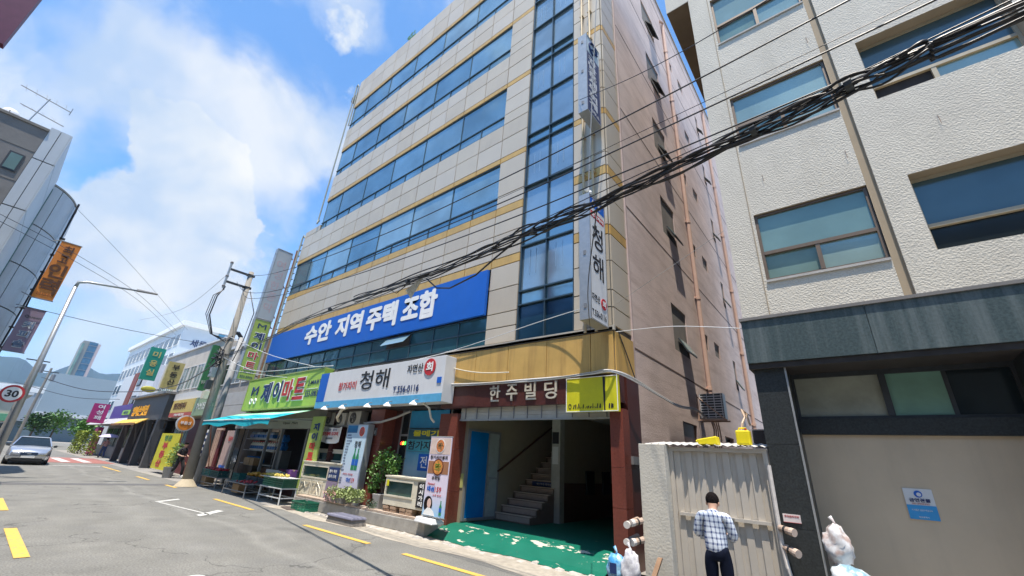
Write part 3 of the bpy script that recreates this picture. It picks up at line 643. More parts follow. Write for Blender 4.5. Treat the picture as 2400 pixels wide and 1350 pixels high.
# blue glass door in the left wall
d = MB(); d.box(-8.2, -8.14, 8.37, 8.43, .3, 2.5).box(-8.2, -8.14, 9.62, 9.68, .3, 2.5).box(-8.2, -8.14, 8.43, 9.62, 2.44, 2.5).box(-8.2, -8.14, 9.16, 9.20, .36, 2.44).box(-8.2, -8.14, 8.43, 9.62, .3, .36).box(-8.2, -8.15, 9.20, 9.62, 1.28, 1.31)
dr = d.build('door', GREYM, office, label='blue filmed glass door inside the entrance')
bx(-8.19, -8.16, 8.43, 9.16, .36, 2.44).build('pane', BLUEGL, dr); bx(-8.19, -8.16, 9.20, 9.62, .36, 2.44).build('pane', mat('frost_grey', (.30,.34,.34), .3), dr)
bx(-8.16, -8.12, 9.22, 9.24, 1.0, 1.35).build('handle', STEEL, dr)
bx(-8.28, -8.275, 8.352, 8.36, 1.0, 1.3).build('wall_sticker', YEL, office); bx(-8.34, -8.21, 8.335, 8.349, 1.05, 1.38).build('wall_sticker', mat('sticker_pale_yellow', (.46,.46,.16), .6), office)
# columns, lintel, shutter
def stone(name, x0, x1, y0, y1, zs, m):
    for i in range(len(zs)-1): bx(x0, x1, y0, y1, zs[i]+.003, zs[i+1]-.003).build(name, m, office)
stone('pillar_slab', -8.97, -8.30, 8.0, 8.35, [.2, .95, 1.95, 2.85], REDG)
stone('pillar_slab', -3.88, -3.60, 8.0, 8.3, [.0, 1.05, 1.75, 2.85], REDG)
stone('wall_slab', -3.72, -3.615, 8.3, 8.93, [.0, 1.75, 2.0, 3.55], REDD)
bx(-3.60, -3.55, 8.30, 8.92, 1.82, 1.97).build('meter_ledge', GREYM, office)
lin = MB()
for x0, x1 in ((-9.0, -7.7), (-7.7, -6.4), (-6.4, -5.1), (-5.1, -3.62)): bx(x0+.003, x1-.003, 7.98, 8.2, 2.98, 3.555).build('lintel_slab', REDD, office)
bx(-8.3, -3.88, 8.2, 8.36, 3.0, 3.56).build('lintel_core', REDD, office)
# rolled shutter, its lowest slats hanging under the lintel
for k in range(4): bx(-8.28, -3.9, 8.10, 8.13, 2.70+k*.085, 2.78+k*.085).build('shutter_slat', mat('shutter_cream', (.47,.46,.40), .5, .1, .05, 5, dirt=.4), office)
b = MB()
for i in range(11): b.box(-8.1+i*.41, -8.085+i*.41, 8.075, 8.098, 2.70, 3.03)
b.build('shutter_strap', GREYM, office)
bx(-8.28, -3.9, 8.07, 8.16, 2.66, 2.698).build('shutter_bottom_rail', STEEL, office)
LETW = mat('building_name_letter', (.50,.46,.38), .5)
for c, x, w_ in (('한', -7.17, .34), ('주', -6.62, .34), ('빌', -6.05, .33), ('딩', -5.48, .34)): text(c, LETW, office, (x, 7.975, 3.10), XR, ZU, w_, .40, .012, .03)
# yellow board with its old text half scraped off
yb = tag(bx(-4.83, -3.62, 7.86, 7.955, 2.78, 3.50).build('notice_board', YEL), 'yellow board with half erased black lettering above the entrance', 'sign')
MB().box(-4.83, -3.62, 7.852, 7.859, 2.78, 2.795).box(-4.83, -3.62, 7.852, 7.859, 3.485, 3.50).box(-4.83, -4.815, 7.852, 7.859, 2.795, 3.485).box(-3.635, -3.62, 7.852, 7.859, 2.795, 3.485).build('border', WHITE, yb)
MB().quad((-3.93,7.856,2.79),(-3.90,7.856,2.79),(-3.89,7.856,3.48),(-3.95,7.856,3.48)).build('tear', BLACKL, yb)
text('O', BLACKL, yb, (-4.77, 7.858, 2.84), XR, ZU, .075, .11, .01, .004)
b = MB(); random.seed(5); x = -4.66
while x < -4.0:
    h = random.uniform(.03, .11); w_ = random.uniform(.008, .03); s_ = random.uniform(0, .03)
    b.quad((x, 7.855, 2.845), (x+w_, 7.855, 2.845), (x+w_+s_, 7.855, 2.845+h), (x+s_, 7.855, 2.845+h)); x += w_+random.uniform(.012, .035)
b.quad((-3.83, 7.855, 2.85), (-3.80, 7.855, 2.83), (-3.79, 7.855, 2.94), (-3.82, 7.855, 2.93)).quad((-3.78, 7.855, 2.84), (-3.72, 7.855, 2.85), (-3.72, 7.855, 2.92), (-3.77, 7.855, 2.94))
b.build('lettering', BLACKL, yb)
# ================================================================== GROUND FLOOR SHOPS (parts of the office building)
random.seed(11)
S(MB().prism([(-14.85, 7.35), (-8.42, 7.42), (-8.38, 8.0), (-9.0, 8.6), (-14.85, 8.6)], .0, .30).build('plinth', CONC, bevel=.02))
b = MB()
for i in range(9):
    x = -14.8+i*.71; b.box(x+.006, x+.70, 7.36+.01*i*.9, 7.62, .304, .35)
S(b.build('plinth_coping', mat('coping_pinkish', (.42,.33,.26), .85, 0, .18, 5, bump=.4, dirt=.4)))
bx(-14.6, -12.3, 8.62, 8.8, .3, 3.1).build('shop_back_wall', BROWN, office)
bx(-11.65, -11.3, 8.45, 8.6, .3, 3.1).build('shop_wall', REDD, office)
stone('pillar_slab', -12.33, -11.60, 8.0, 8.45, [.3, 1.1, 2.0, 3.05], REDG)
stone('pillar_slab', -14.95, -14.72, 8.2, 8.6, [.3, 1.7, 3.05], REDD)
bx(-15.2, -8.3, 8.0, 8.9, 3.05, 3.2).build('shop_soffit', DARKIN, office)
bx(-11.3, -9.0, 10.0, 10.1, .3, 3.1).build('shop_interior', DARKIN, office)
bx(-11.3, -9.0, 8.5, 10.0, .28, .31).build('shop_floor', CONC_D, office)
f = MB(); y0, y1 = 8.46, 8.54
for x in (-11.28, -10.86, -9.72, -9.02): f.box(x-.03, x+.03, y0, y1, .31, 3.05)
f.box(-11.25, -10.89, y0+.005, y1, 2.28, 2.34).box(-11.25, -10.89, y0+.005, y1, 2.98, 3.04).box(-10.83, -9.75, y0+.005, y1, 2.46, 2.50)
df = f.build('shop_door_frame', GREYM, office)
bx(-11.25, -10.89, 8.49, 8.505, .35, 2.28).build('pane', GL_DARK, df); bx(-11.25, -10.89, 8.49, 8.505, 2.34, 2.98).build('pane', GL_DARK, df)
bx(-9.69, -9.05, 8.49, 8.505, .35, 3.04).build('pane', GL_DARK, df)
# printed films stuck on the restaurant window
def vgrad(name, c0, c1, z0, z1, nz=.1):
    m = bpy.data.materials.new(name); m.use_nodes = True; nt, p = nodes_of(m)
    g = nt.nodes.new('ShaderNodeNewGeometry'); s = nt.nodes.new('ShaderNodeSeparateXYZ'); nt.links.new(g.outputs['Position'], s.inputs[0])
    n = nt.nodes.new('ShaderNodeTexNoise'); n.inputs['Scale'].default_value = 3; n.inputs['Detail'].default_value = 5; nt.links.new(g.outputs['Position'], n.inputs['Vector'])
    a = nt.nodes.new('ShaderNodeMath'); a.operation = 'MULTIPLY_ADD'; nt.links.new(n.outputs[0], a.inputs[0]); a.inputs[1].default_value = nz*4*(z1-z0); nt.links.new(s.outputs['Z'], a.inputs[2])
    r = nt.nodes.new('ShaderNodeMapRange'); nt.links.new(a.outputs[0], r.inputs[0]); r.inputs[1].default_value = z0+nz*2*(z1-z0); r.inputs[2].default_value = z1+nz*2*(z1-z0)
    mi = nt.nodes.new('ShaderNodeMixRGB'); nt.links.new(r.outputs[0], mi.inputs[0]); mi.inputs[1].default_value = c0+(1,); mi.inputs[2].default_value = c1+(1,)
    nt.links.new(mi.outputs[0], p.inputs['Base Color']); p.inputs['Roughness'].default_value = .35
    return m
F1 = vgrad('film_sea_blue', (.01,.13,.30), (.02,.30,.58), 2.4, 3.0, .2); F2 = vgrad('film_pale_sea', (.42,.58,.66), (.05,.30,.45), 1.2, 1.9, .2)
fl = bx(-10.83, -9.10, 8.44, 8.458, 2.52, 3.02).build('window_film', F1, df)
fl2 = bx(-10.83, -9.10, 8.44, 8.458, 2.20, 2.50).build('window_film', mat('film_dark_teal', (.02,.09,.14), .4), df)
text('물메기', YEL, df, (-10.6, 8.435, 2.28), XR, ZU, 1.15, .17, .03, .004)
fl3 = bx(-10.83, -9.10, 8.44, 8.458, 1.86, 2.19).build('window_film', mat('film_teal', (.06,.33,.42), .4), df)
text('참가자미', BLACKL, df, (-10.78, 8.435, 1.90), XR, ZU, 1.4, .25, .015, .004)
bx(-10.83, -9.10, 8.44, 8.458, 1.05, 1.85).build('window_film', F2, df)
bx(-10.2, -9.3, 8.432, 8.438, 1.35, 1.80).build('window_film', BLUESIGN, df); text('전어', WHITE, df, (-10.1, 8.43, 1.42), XR, ZU, .62, .32, .01, .004)
# little neon fish shape on the door
b = MB()
for k, (c, z) in enumerate((((.7,.05,.03), 0), ((.8,.5,.05), 1), ((.05,.7,.1), 2))):
    m = mat('neon_%d' % k, c, .4, emis=1.6); bb = MB(); bb.hull8([(-11.16+.09*k, 8.44, 2.02), (-11.09+.09*k, 8.44, 2.04), (-11.09+.09*k, 8.455, 2.04), (-11.16+.09*k, 8.455, 2.02)], [(-11.17+.09*k, 8.44, 2.09), (-11.10+.09*k, 8.44, 2.13), (-11.10+.09*k, 8.455, 2.13), (-11.17+.09*k, 8.455, 2.09)])
    bb.build('neon_strip', m, df)
# pillar sticker
o = bx(-12.02, -11.86, 7.985, 7.999, 2.25, 2.48).build('pillar_plaque', GREYM, office); text('1', WHITE, o, (-11.96, 7.983, 2.30), XR, ZU, .04, .1, .01, .003)

# --- wall above the shops under the white sign
bx(-22.3, -15.2, 8.0, 8.3, 2.86, 4.62).build('shop_fascia_wall', CONC_D, office)
bx(-15.2, -9.0, 8.0, 8.3, 3.2, 4.40).build('shop_fascia_wall', CONC_D, office)
# white restaurant sign box
ws = thing('sign_box', 'long white restaurant sign box with a red round badge beside the lime mart sign', 'sign', (-11.9, 7.5, 3.2))
bx(-15.28, -8.5, 7.52, 7.95, 3.1, 4.36).build('box', WHITEG, ws, bevel=.01)
bx(-15.28, -8.5, 7.50, 7.518, 3.1, 3.32).build('lower_band', mat('sign_sky_blue', (.10,.38,.62), .4), ws)
bx(-15.28, -14.75, 7.50, 7.518, 3.33, 4.35).build('corner_patch', BLUESIGN, ws)
bx(-8.75, -8.58, 7.50, 7.516, 3.60, 3.76).build('corner_patch', BLUESIGN, ws)
for s_, x, z, w_, h, m in (('청해', -12.6, 3.62, 1.6, .60, BLACKL), ('자연산', -10.15, 3.98, .72, .24, BLACKL), ('참가자미', -13.9, 3.66, 1.1, .28, REDL), ('T.556-0116', -10.7, 3.42, 1.2, .2, NAVY)):
    text(s_, m, ws, (x, 7.512, z), XR, ZU, w_, h, .006, .008)
def disc(cx, y, cz, r, m, parent, name, face='y', n=28, t=.012, sx=1):
    b = MB(); pr = [(cx+math.cos(2*math.pi*i/n)*r*sx, cz+math.sin(2*math.pi*i/n)*r) for i in range(n)]
    if face == 'y': q = MB().prism(pr, y, y+t); q.v = [(a, c, b_) for a, b_, c in q.v]
    else: q = MB().prism(pr, y, y+t); q.v = [(c, a, b_) for a, b_, c in q.v]
    return q.build(name, m, parent)
bd = disc(-9.12, 7.495, 4.08, .24, REDL, ws, 'badge'); text('회', WHITE, ws, (-9.26, 7.49, 3.95), XR, ZU, .28, .27, .03, .004)
# bell lamps hanging below it
lamp0 = None
for i, x in enumerate((-14.24, -13.1, -11.65, -10.63, -9.43)):
    lb = ['small white bell lamp under the lime and white sign joint', 'second white bell lamp under the white sign, above the menu board', 'middle white bell lamp under the white sign, above the red pillar', 'fourth white bell lamp under the white sign, above the potted shrub', 'last white bell lamp under the white sign, next to the entrance'][i]
    if lamp0 is None:
        t = thing('sign_lamp', lb, 'lamp', (x, 7.35, 3.1), 'bell lamps under the restaurant sign'); lamp0 = t
        q = MB(); n = 12
        rr = [(.03, 3.13), (.05, 3.10), (.10, 3.06), (.115, 3.02)]
        for r_, z in rr:
            for k in range(n): q.v.append((x+r_*math.cos(2*math.pi*k/n), 7.35+r_*math.sin(2*math.pi*k/n), z))
        for a in range(3):
            for k in range(n): q.f.append((a*n+k, a*n+(k+1) % n, (a+1)*n+(k+1) % n, (a+1)*n+k))
        q.build('shade', WHITE, t, smooth=True); MB().tube([(x, 7.35, 3.12), (x, 7.40, 3.17), (x, 7.52, 3.18)], .012, 6).build('arm', GREYM, t); MB().ball((x, 7.35, 3.04), .04).build('bulb', WHITEG, t, smooth=True)
    else:
        c = copy_tree(lamp0); c.location = (x, 7.35, 3.1); c['label'] = lb
# --- mart sign
ms = thing('shop_sign', 'long lime green mart sign with blue and red Korean lettering over the awning', 'sign', (-18.9, 7.6, 3.2))
bx(-22.45, -15.4, 7.62, 7.98, 3.24, 4.60).build('panel', LIME, ms)
b = MB(); b.box(-22.48, -15.37, 7.60, 7.99, 4.602, 4.65).box(-22.48, -15.37, 7.60, 7.99, 3.19, 3.238).box(-22.49, -22.452, 7.60, 7.99, 3.24, 4.6); b.build('frame', mat('sign_frame', (.30,.36,.12), .4), ms)
def letters(seq, y, parent):
    for s_, x, z, w_, h, m in seq:
        if s_ == 'M': text(s_, m, parent, (x, y-.03, z), XR, ZU, w_*.8, h, 0, .02); continue
        text(s_, WHITE, parent, (x-.035, y-.012, z-.035), XR, ZU, w_+.07, h+.07, .05, .03, name='letter_outline'); text(s_, m, parent, (x, y-.05, z), XR, ZU, w_, h, .022, .012)
letters([('M', -21.75, 3.86, .85, .40, NAVY), ('제', -20.55, 3.50, .90, .86, NAVY), ('이', -19.4, 3.50, .78, .86, NAVY), ('마', -18.45, 3.50, .84, .86, REDL), ('트', -17.45, 3.50, .86, .86, REDL)], 7.62, ms)
text('J-MART', NAVY, ms, (-16.45, 7.61, 4.0), XR, ZU, 1.05, .2, .01, .006); text('553-5003', NAVY, ms, (-16.5, 7.61, 3.58), XR, ZU, 1.0, .22, .01, .006)
MB().box(-16.5, -15.6, 7.606, 7.618, 3.87, 3.89).build('underline', WHITE, ms)
cart = MB()
for x in (-21.6, -21.15): cart.tube([(x+.11*math.cos(a*.524), 7.60, 3.60+.11*math.sin(a*.524)) for a in range(13)], .028, 6)
cart.build('cart_emblem', WHITE, ms)
# --- blade signs
def blade(name, label, x0, x1, y0, y1, z0, z1, faceM, edgeM, build_face, group=None):
    t = thing(name, label, 'sign', (x1, (y0+y1)/2, z0), group)
    bx(x0, x1-.012, y0+.012, y1-.012, z0+.012, z1-.012).build('box', edgeM, t, bevel=.01)
    b = MB(); e = .03
    for a, c, d_, f_ in ((y0, y1, z1-e, z1), (y0, y1, z0, z0+e), (y0, y0+e, z0+e, z1-e), (y1-e, y1, z0+e, z1-e)): b.box(x0-.008, x1+.012, a, c, d_, f_)
    b.build('rim', STEEL, t)
    fc = bx(x1-.012, x1, y0+e, y1-e, z0+e, z1-e).build('printed_face', faceM, t)
    build_face(t, x1)
    b = MB()
    for z in (z0+.25, (z0+z1)/2, z1-.3): b.box((x0+x1)/2-.02, (x0+x1)/2+.02, y1, 7.96, z, z+.05).box(x0, x1, y1+.001, y1+.03, z-.02, z+.07)
    b.build('bracket', mat('rust', (.22,.11,.06)), t)
    for z in (z0+.3, (z0+z1)/2, z1-.3): bx((x0+x1)/2-.03, (x0+x1)/2+.03, y0-.012, y0+.01, z-.05, z+.05).build('screw_plate', GREYM, t)
    return t
def face_ch(t, x):
    bx(x, x+.003, 7.07, 7.77, 7.28, 7.52).build('print_panel', BLUESIGN, t)
    MB().quad((x+.005,7.12,7.33),(x+.005,7.32,7.33),(x+.005,7.22,7.50)).quad((x+.005,7.36,7.48),(x+.005,7.56,7.33),(x+.005,7.6,7.48)).build('print_mark', WHITEG, t)
    bx(x, x+.003, 7.10, 7.74, 7.00, 7.16).build('print_panel', REDL, t); text('참가자미', WHITE, t, (x+.004, 7.14, 7.03), YR, ZU, .56, .10, .03, .003)
    text('청', BLACKL, t, (x+.001, 7.16, 6.22), YR, ZU, .50, .62, .012, .004); text('해', BLACKL, t, (x+.001, 7.16, 5.50), YR, ZU, .50, .58, .012, .004)
    text('자연산', BLACKL, t, (x+.001, 7.09, 4.93), YR, ZU, .36, .17, .01, .004)
    disc(7.62, x+.001, 4.98, .125, REDL, t, 'badge', 'x'); text('회', WHITE, t, (x+.014, 7.545, 4.91), YR, ZU, .15, .14, .03, .003)
    text('T.556-0116', BLACKL, t, (x+.001, 7.09, 4.60), YR, ZU, .64, .14, .005, .004)
blade('blade_sign', 'white upright blade sign with black Korean letters and phone number above the gold fascia', -4.0, -3.75, 7.03, 7.80, 4.49, 7.58, WHITEG, WHITE, face_ch)
def face_tax(t, x):
    bx(x, x+.003, 7.07, 7.77, 10.24, 12.45).build('print_panel', mat('slate_navy', (.035,.05,.13), .5), t)
    b = MB(); b.tube([(x+.012, 7.42+.23*math.cos(a*.42), 12.76+.23*math.sin(a*.42)) for a in range(12)], .03, 6)
    b.tube([(x+.012, 7.27, 12.66), (x+.012, 7.42, 12.78), (x+.012, 7.57, 12.70)], .025, 6); b.build('emblem', NAVY, t)
    for i, c in enumerate('강남훈세무회계'): text(c, WHITEG, t, (x+.004, 7.14, 12.12-i*.27), YR, ZU, .46, .24, .03, .004)
    text('사무소', WHITEG, t, (x+.004, 7.2, 10.30), YR, ZU, .5, .12, .02, .004)
blade('blade_sign', 'navy and white tax office blade sign high on the panelled corner', -4.0, -3.75, 7.03, 7.80, 10.18, 13.1, mat('pale_blue_sign', (.45,.56,.62), .4), WHITE, face_tax)
def face_mart(t, x):
    text('M', NAVY, t, (x+.002, 7.24, 7.22), YR, ZU, .40, .24, 0, .006)
    for i, (c, m) in enumerate((('제', NAVY), ('이', NAVY), ('마', REDL), ('트', REDL))):
        text(c, WHITE, t, (x, 7.19, 6.61-i*.50), YR, ZU, .50, .43, .05, .006, name='letter_outline'); text(c, m, t, (x+.006, 7.21, 6.64-i*.50), YR, ZU, .46, .37, .025, .006)
    text('J-MART', NAVY, t, (x+.001, 7.12, 4.92), YR, ZU, .60, .13, .02, .005); text('553-5003', NAVY, t, (x+.001, 7.14, 4.72), YR, ZU, .56, .11, .01, .005)
blade('blade_sign', 'lime green mart blade sign with blue and red letters beside the utility pole', -22.9, -22.62, 7.02, 7.82, 4.62, 7.68, LIME_D, WHITE, face_mart)
def face_fade(t, x):
    FD = mat('faded_pink_letter', (.43,.34,.37), .7)
    for i, c in enumerate('여성한증막'): text(c, FD, t, (x, 7.2, 10.6-i*.62), YR, ZU, .45, .48, .01, .003)
blade('blade_sign', 'sun bleached grey blade sign with ghost letters, directly above the lime blade sign', -22.9, -22.62, 7.04, 7.84, 7.70, 11.7, mat('faded_grey_sign', (.36,.40,.44), .6, 0, .06, 2, dirt=.2), WHITEG, face_fade)
# --- mart shop front
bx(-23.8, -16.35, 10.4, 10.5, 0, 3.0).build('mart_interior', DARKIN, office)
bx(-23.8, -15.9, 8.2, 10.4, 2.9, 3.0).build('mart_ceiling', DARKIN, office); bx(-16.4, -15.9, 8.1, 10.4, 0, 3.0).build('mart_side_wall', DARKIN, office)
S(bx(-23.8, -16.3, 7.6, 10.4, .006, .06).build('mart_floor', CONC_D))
bx(-23.7, -16.2, 8.0, 8.25, 2.46, 2.85).build('mart_fascia', mat('fascia_pale', (.36,.37,.33), .6, 0, .06, 3, dirt=.3), office)
text('Open  Mart', DARK, office, (-18.6, 7.995, 2.6), XR, ZU, 1.3, .12, .0, .004)
for x, w_ in ((-23.7, .16), (-20.0, .10), (-18.72, .09), (-16.5, .12)): bx(x, x+w_, 8.05, 8.15, .06, 2.46).build('mart_column', GREYM, office)
bx(-23.45, -22.75, 8.12, 8.16, .06, 2.46).build('mart_glass_panel', GL_DARK, office)
sp_ = tag(bx(-15.78, -14.92, 7.80, 7.86, .28, 2.86).build('banner_board', LIME_D), 'narrow upright lime board with mart lettering beside the shop opening', 'sign')
for i, (c, m) in enumerate((('제', NAVY), ('이', NAVY), ('마', REDL), ('트', REDL))): text(c, m, sp_, (-15.55, 7.795, 2.36-i*.33), XR, ZU, .42, .27, .05, .005)
text('J-MART', NAVY, sp_, (-15.62, 7.795, 1.16), XR, ZU, .52, .09, .02, .004); text('553-5003', NAVY, sp_, (-15.62, 7.795, 1.04), XR, ZU, .52, .07, .01, .004)
# awning
aw = thing('awning', 'turquoise and pale green awning stretched over the mart stalls', 'awning', (-19, 7.2, 2.8))
b = MB(); n = 24; X0, X1 = -22.55, -15.75
def sag(i): return .035*math.sin(i/n*math.pi*5)
P0 = [(X0+(X1-X0)*i/n+.55*0, 7.95, 3.16) for i in range(n+1)]; P1 = [(X0+(X1-X0)*i/n, 7.1, 2.90+sag(i)*.5) for i in range(n+1)]; P2 = [(X0+(X1-X0)*i/n, 6.3, 2.62+sag(i)) for i in range(n+1)]; P3 = [(X0+(X1-X0)*i/n, 6.28, 2.42+sag(i)*1.4) for i in range(n+1)]
for i in range(n): b.quad(P1[i], P1[i+1], P2[i+1], P2[i])
b.build('canvas', TURQ, aw, smooth=True)
b = MB()
for i in range(n): b.quad(P0[i], P0[i+1], P1[i+1], P1[i])
b.build('canvas_strip', TURQ_G, aw, smooth=True)
b = MB()
for i in range(n): b.quad(P2[i], P2[i+1], P3[i+1], P3[i])
b.build('valance', TURQ, aw, smooth=True)
MB().tube([(X0, 6.29, 2.625), (X1, 6.29, 2.625)], .022, 6).build('front_bar', WHITEG, aw)
b = MB()
for x in (-22.3, -19.2, -16.0): b.tube([(x, 8.0, 2.75), (x+.2, 7.2, 2.70), (x, 6.35, 2.60)], .018, 6)
b.build('arm', GREYM, aw)
MB().tube([(-22.2, 6.5, 2.6), (-22.5, 7.2, .1)], .02, 6).build('prop', mat('orange_pole', (.45,.16,.08), .6), aw)
# AC units above the shop
def ac_unit(name, label, x, y, z, w_, h, d, face='y', group=None):
    t = thing(name, label, 'air conditioner', (x, y, z), group)
    bx(x, x+w_, y, y+d, z, z+h).build('casing', mat('ac_casing', (.50,.49,.44), .5, 0, .05, 5, dirt=.35), t, bevel=.01)
    cx, cz = x+w_*.42, z+h*.5
    disc(cx, y-.012, cz, h*.40, DARK, t, 'fan_opening')
    b = MB()
    for r_ in (.39, .29, .19, .10): b.tube([(cx+h*r_*math.cos(a*.4488), y-.02, cz+h*r_*math.sin(a*.4488)) for a in range(15)], .006, 4)
    b.build('grille', GREYM, t)
    q = MB()
    for k in range(3):
        a = k*2.09+.3; q.quad((cx, y-.014, cz), (cx+h*.3*math.cos(a), y-.015, cz+h*.3*math.sin(a)), (cx+h*.33*math.cos(a+.7), y-.014, cz+h*.33*math.sin(a+.7)))
    q.build('fan_blade', STEEL, t)
    return t
ac_unit('ac_unit', 'leftmost of three beige air conditioner boxes under the white sign', -15.65, 8.2, 2.60, .68, .44, .3)
ac_unit('ac_unit', 'middle of three beige air conditioner boxes under the white sign', -14.90, 8.2, 2.58, .68, .44, .3)
ac_unit('ac_unit', 'rightmost pale air conditioner box next to the red pillar', -14.05, 8.2, 2.60, .78, .46, .3)
bx(-15.7, -13.2, 8.15, 8.6, 2.54, 2.575).build('ac_shelf', GREYM, office)
tag(MB().tube([(-13.3, 7.7, 3.12), (-13.6, 7.65, 3.05), (-13.9, 7.7, 2.8), (-14.3, 8.0, 2.72)], .05, 8).build('hose', CREAM), 'pale flexible hose curling over the air conditioners', 'hose')
tag(MB().tube([(-12.9, 8.15, 2.65), (-12.3, 7.9, 2.62), (-11.6, 7.9, 2.64), (-11.0, 8.0, 2.78), (-10.6, 8.2, 2.98)], .035, 8).build('hose', WIREG), 'grey sagging pipe slung across the red pillar under the sign', 'hose')
tag(MB().tube([(-9.3, 7.6, 3.1), (-9.05, 7.62, 2.95), (-9.02, 7.7, 2.7), (-8.98, 7.8, 2.6)], .03, 8).build('hose', CREAM), 'short pale hose hooked over the left entrance pillar', 'hose')
# cloth banner
b = MB(); n = 12
cl = [( -15.4+1.35*i/n, 8.1+.05*math.sin(i*.9), 2.56-.05*math.sin(i/n*math.pi)-.03*i/n) for i in range(n+1)]; cl2 = [(x, y-.02, 2.02-.06*math.sin(i/n*math.pi)) for i, (x, y, z) in enumerate(cl)]
for i in range(n): b.quad(cl2[i], cl2[i+1], cl[i+1], cl[i])
bn = tag(b.build('cloth_banner', WHITE, smooth=True), 'white cloth banner with red lettering hung above the fish tanks', 'banner')
text('모듬회 · 물회', NAVY, bn, (-15.15, 8.04, 2.38), XR, ZU, .8, .08, .01, .004); text('참가자미 도다리', REDL, bn, (-15.3, 8.03, 2.22), XR, ZU, 1.1, .13, .05, .004); bx(-14.95, -14.5, 8.02, 8.03, 2.10, 2.16).build('caption_strip', GREYM, bn)
# food poster image helper: bowl with ingredients
def bowl(parent, cx, y, cz, r, c1, c2, c3):
    disc(cx, y, cz, r, mat('bowl_rim_%d' % int(c1[0]*99), c1, .5), parent, 'dish', t=.004)
    disc(cx, y-.003, cz, r*.84, mat('bowl_food_%d%d' % (int(c2[0]*99), int(c2[1]*99)), c2, .6, 0, .6, 28), parent, 'dish_filling', t=.003)
    q = MB(); random.seed(int(cx*100))
    for i in range(46):
        a, rr = random.uniform(0, 6.28), r*.5*random.random()**.6; x, z = cx+rr*math.cos(a), cz+rr*math.sin(a); an = random.uniform(0, 3.1); l = r*.15; w_ = r*.045
        q.quad((x-l*math.cos(an), y-.005, z-l*math.sin(an)), (x+w_*math.sin(an), y-.005, z-w_*math.cos(an)), (x+l*math.cos(an), y-.005, z+l*math.sin(an)), (x-w_*math.sin(an), y-.005, z+w_*math.cos(an)))
    q.build('dish_garnish', mat('garnish_%d' % int(c3[0]*99), c3, .6, 0, .4, 40), parent)
def bottle_flat(parent, x, y, z, h, m, tilt=0):
    q = MB(); w_ = h*.13
    pr = [(-w_, 0), (w_, 0), (w_, h*.58), (w_*.4, h*.78), (w_*.4, h), (-w_*.4, h), (-w_*.4, h*.78), (-w_, h*.58)]
    q.prism([(x+a, z+b_) for a, b_ in pr], y, y+.004); q.v = [(a, c, b_) for a, b_, c in q.v]; q.build('bottle_print', m, parent)
    q = MB().box(x-w_, x+w_, y-.003, y-.001, z+h*.22, z+h*.5).build('bottle_label_print', BLUESIGN, parent)
PBOT = mat('bottle_green_print', (.02,.22,.10), .4)
# tall menu board
mb = thing('menu_board', 'tall pale blue menu board with fish dishes list and two bottles, beside the red pillar', 'sign', (-12.5, 7.7, .66))
bx(-13.08, -11.94, 7.72, 7.90, .68, 2.54).build('box', WHITEG, mb); MB().box(-11.938, -11.90, 7.71, 7.91, .66, 2.56).box(-13.12, -13.082, 7.71, 7.91, .66, 2.56).box(-13.08, -11.94, 7.71, 7.91, 2.542, 2.57).build('rim', STEEL, mb)
bx(-13.07, -11.95, 7.712, 7.719, .69, 2.53).build('printed_face', vgrad('menu_print', (.62,.58,.72), (.50,.66,.78), .7, 1.6, .06), mb)
bx(-13.07, -12.5, 7.708, 7.711, 2.30, 2.53).build('printed_panel', F1, mb)
bowl(mb, -12.22, 7.705, 2.34, .17, (.75,.75,.75), (.55,.08,.06), (.55,.20,.18))
text('청해', BLACKL, mb, (-12.5, 7.708, 1.86), XR, ZU, .34, .2, .01, .004)
rows = ['물메기탕', '참가자미회', '참가자미물회', '도다리회', '우럭탕', '전어회', '전복죽', '멍게', '해삼', '개불', '산낙지', '소라', '모듬회']
for i, s_ in enumerate(rows): text(s_, NAVY, mb, (-13.0, 7.708, 2.20-i*.085), XR, ZU, .045*len(s_)+.03, .05, 0, .003)
for x in (-12.4, -12.22): bottle_flat(mb, x, 7.707, 1.22, .62, PBOT)
text('자연산 전문점', REDL, mb, (-12.85, 7.708, 1.07), XR, ZU, .55, .05, 0, .003)
for i, s_ in enumerate(('포장', '배달', '예약')): text(s_, NAVY, mb, (-13.0, 7.708, .95-i*.07), XR, ZU, .14, .05, 0, .003)
text('대선', BLUESIGN, mb, (-12.6, 7.708, .88), XR, ZU, .22, .12, .03, .003); text('159', REDL, mb, (-12.36, 7.708, .88), XR, ZU, .2, .12, .0, .003)
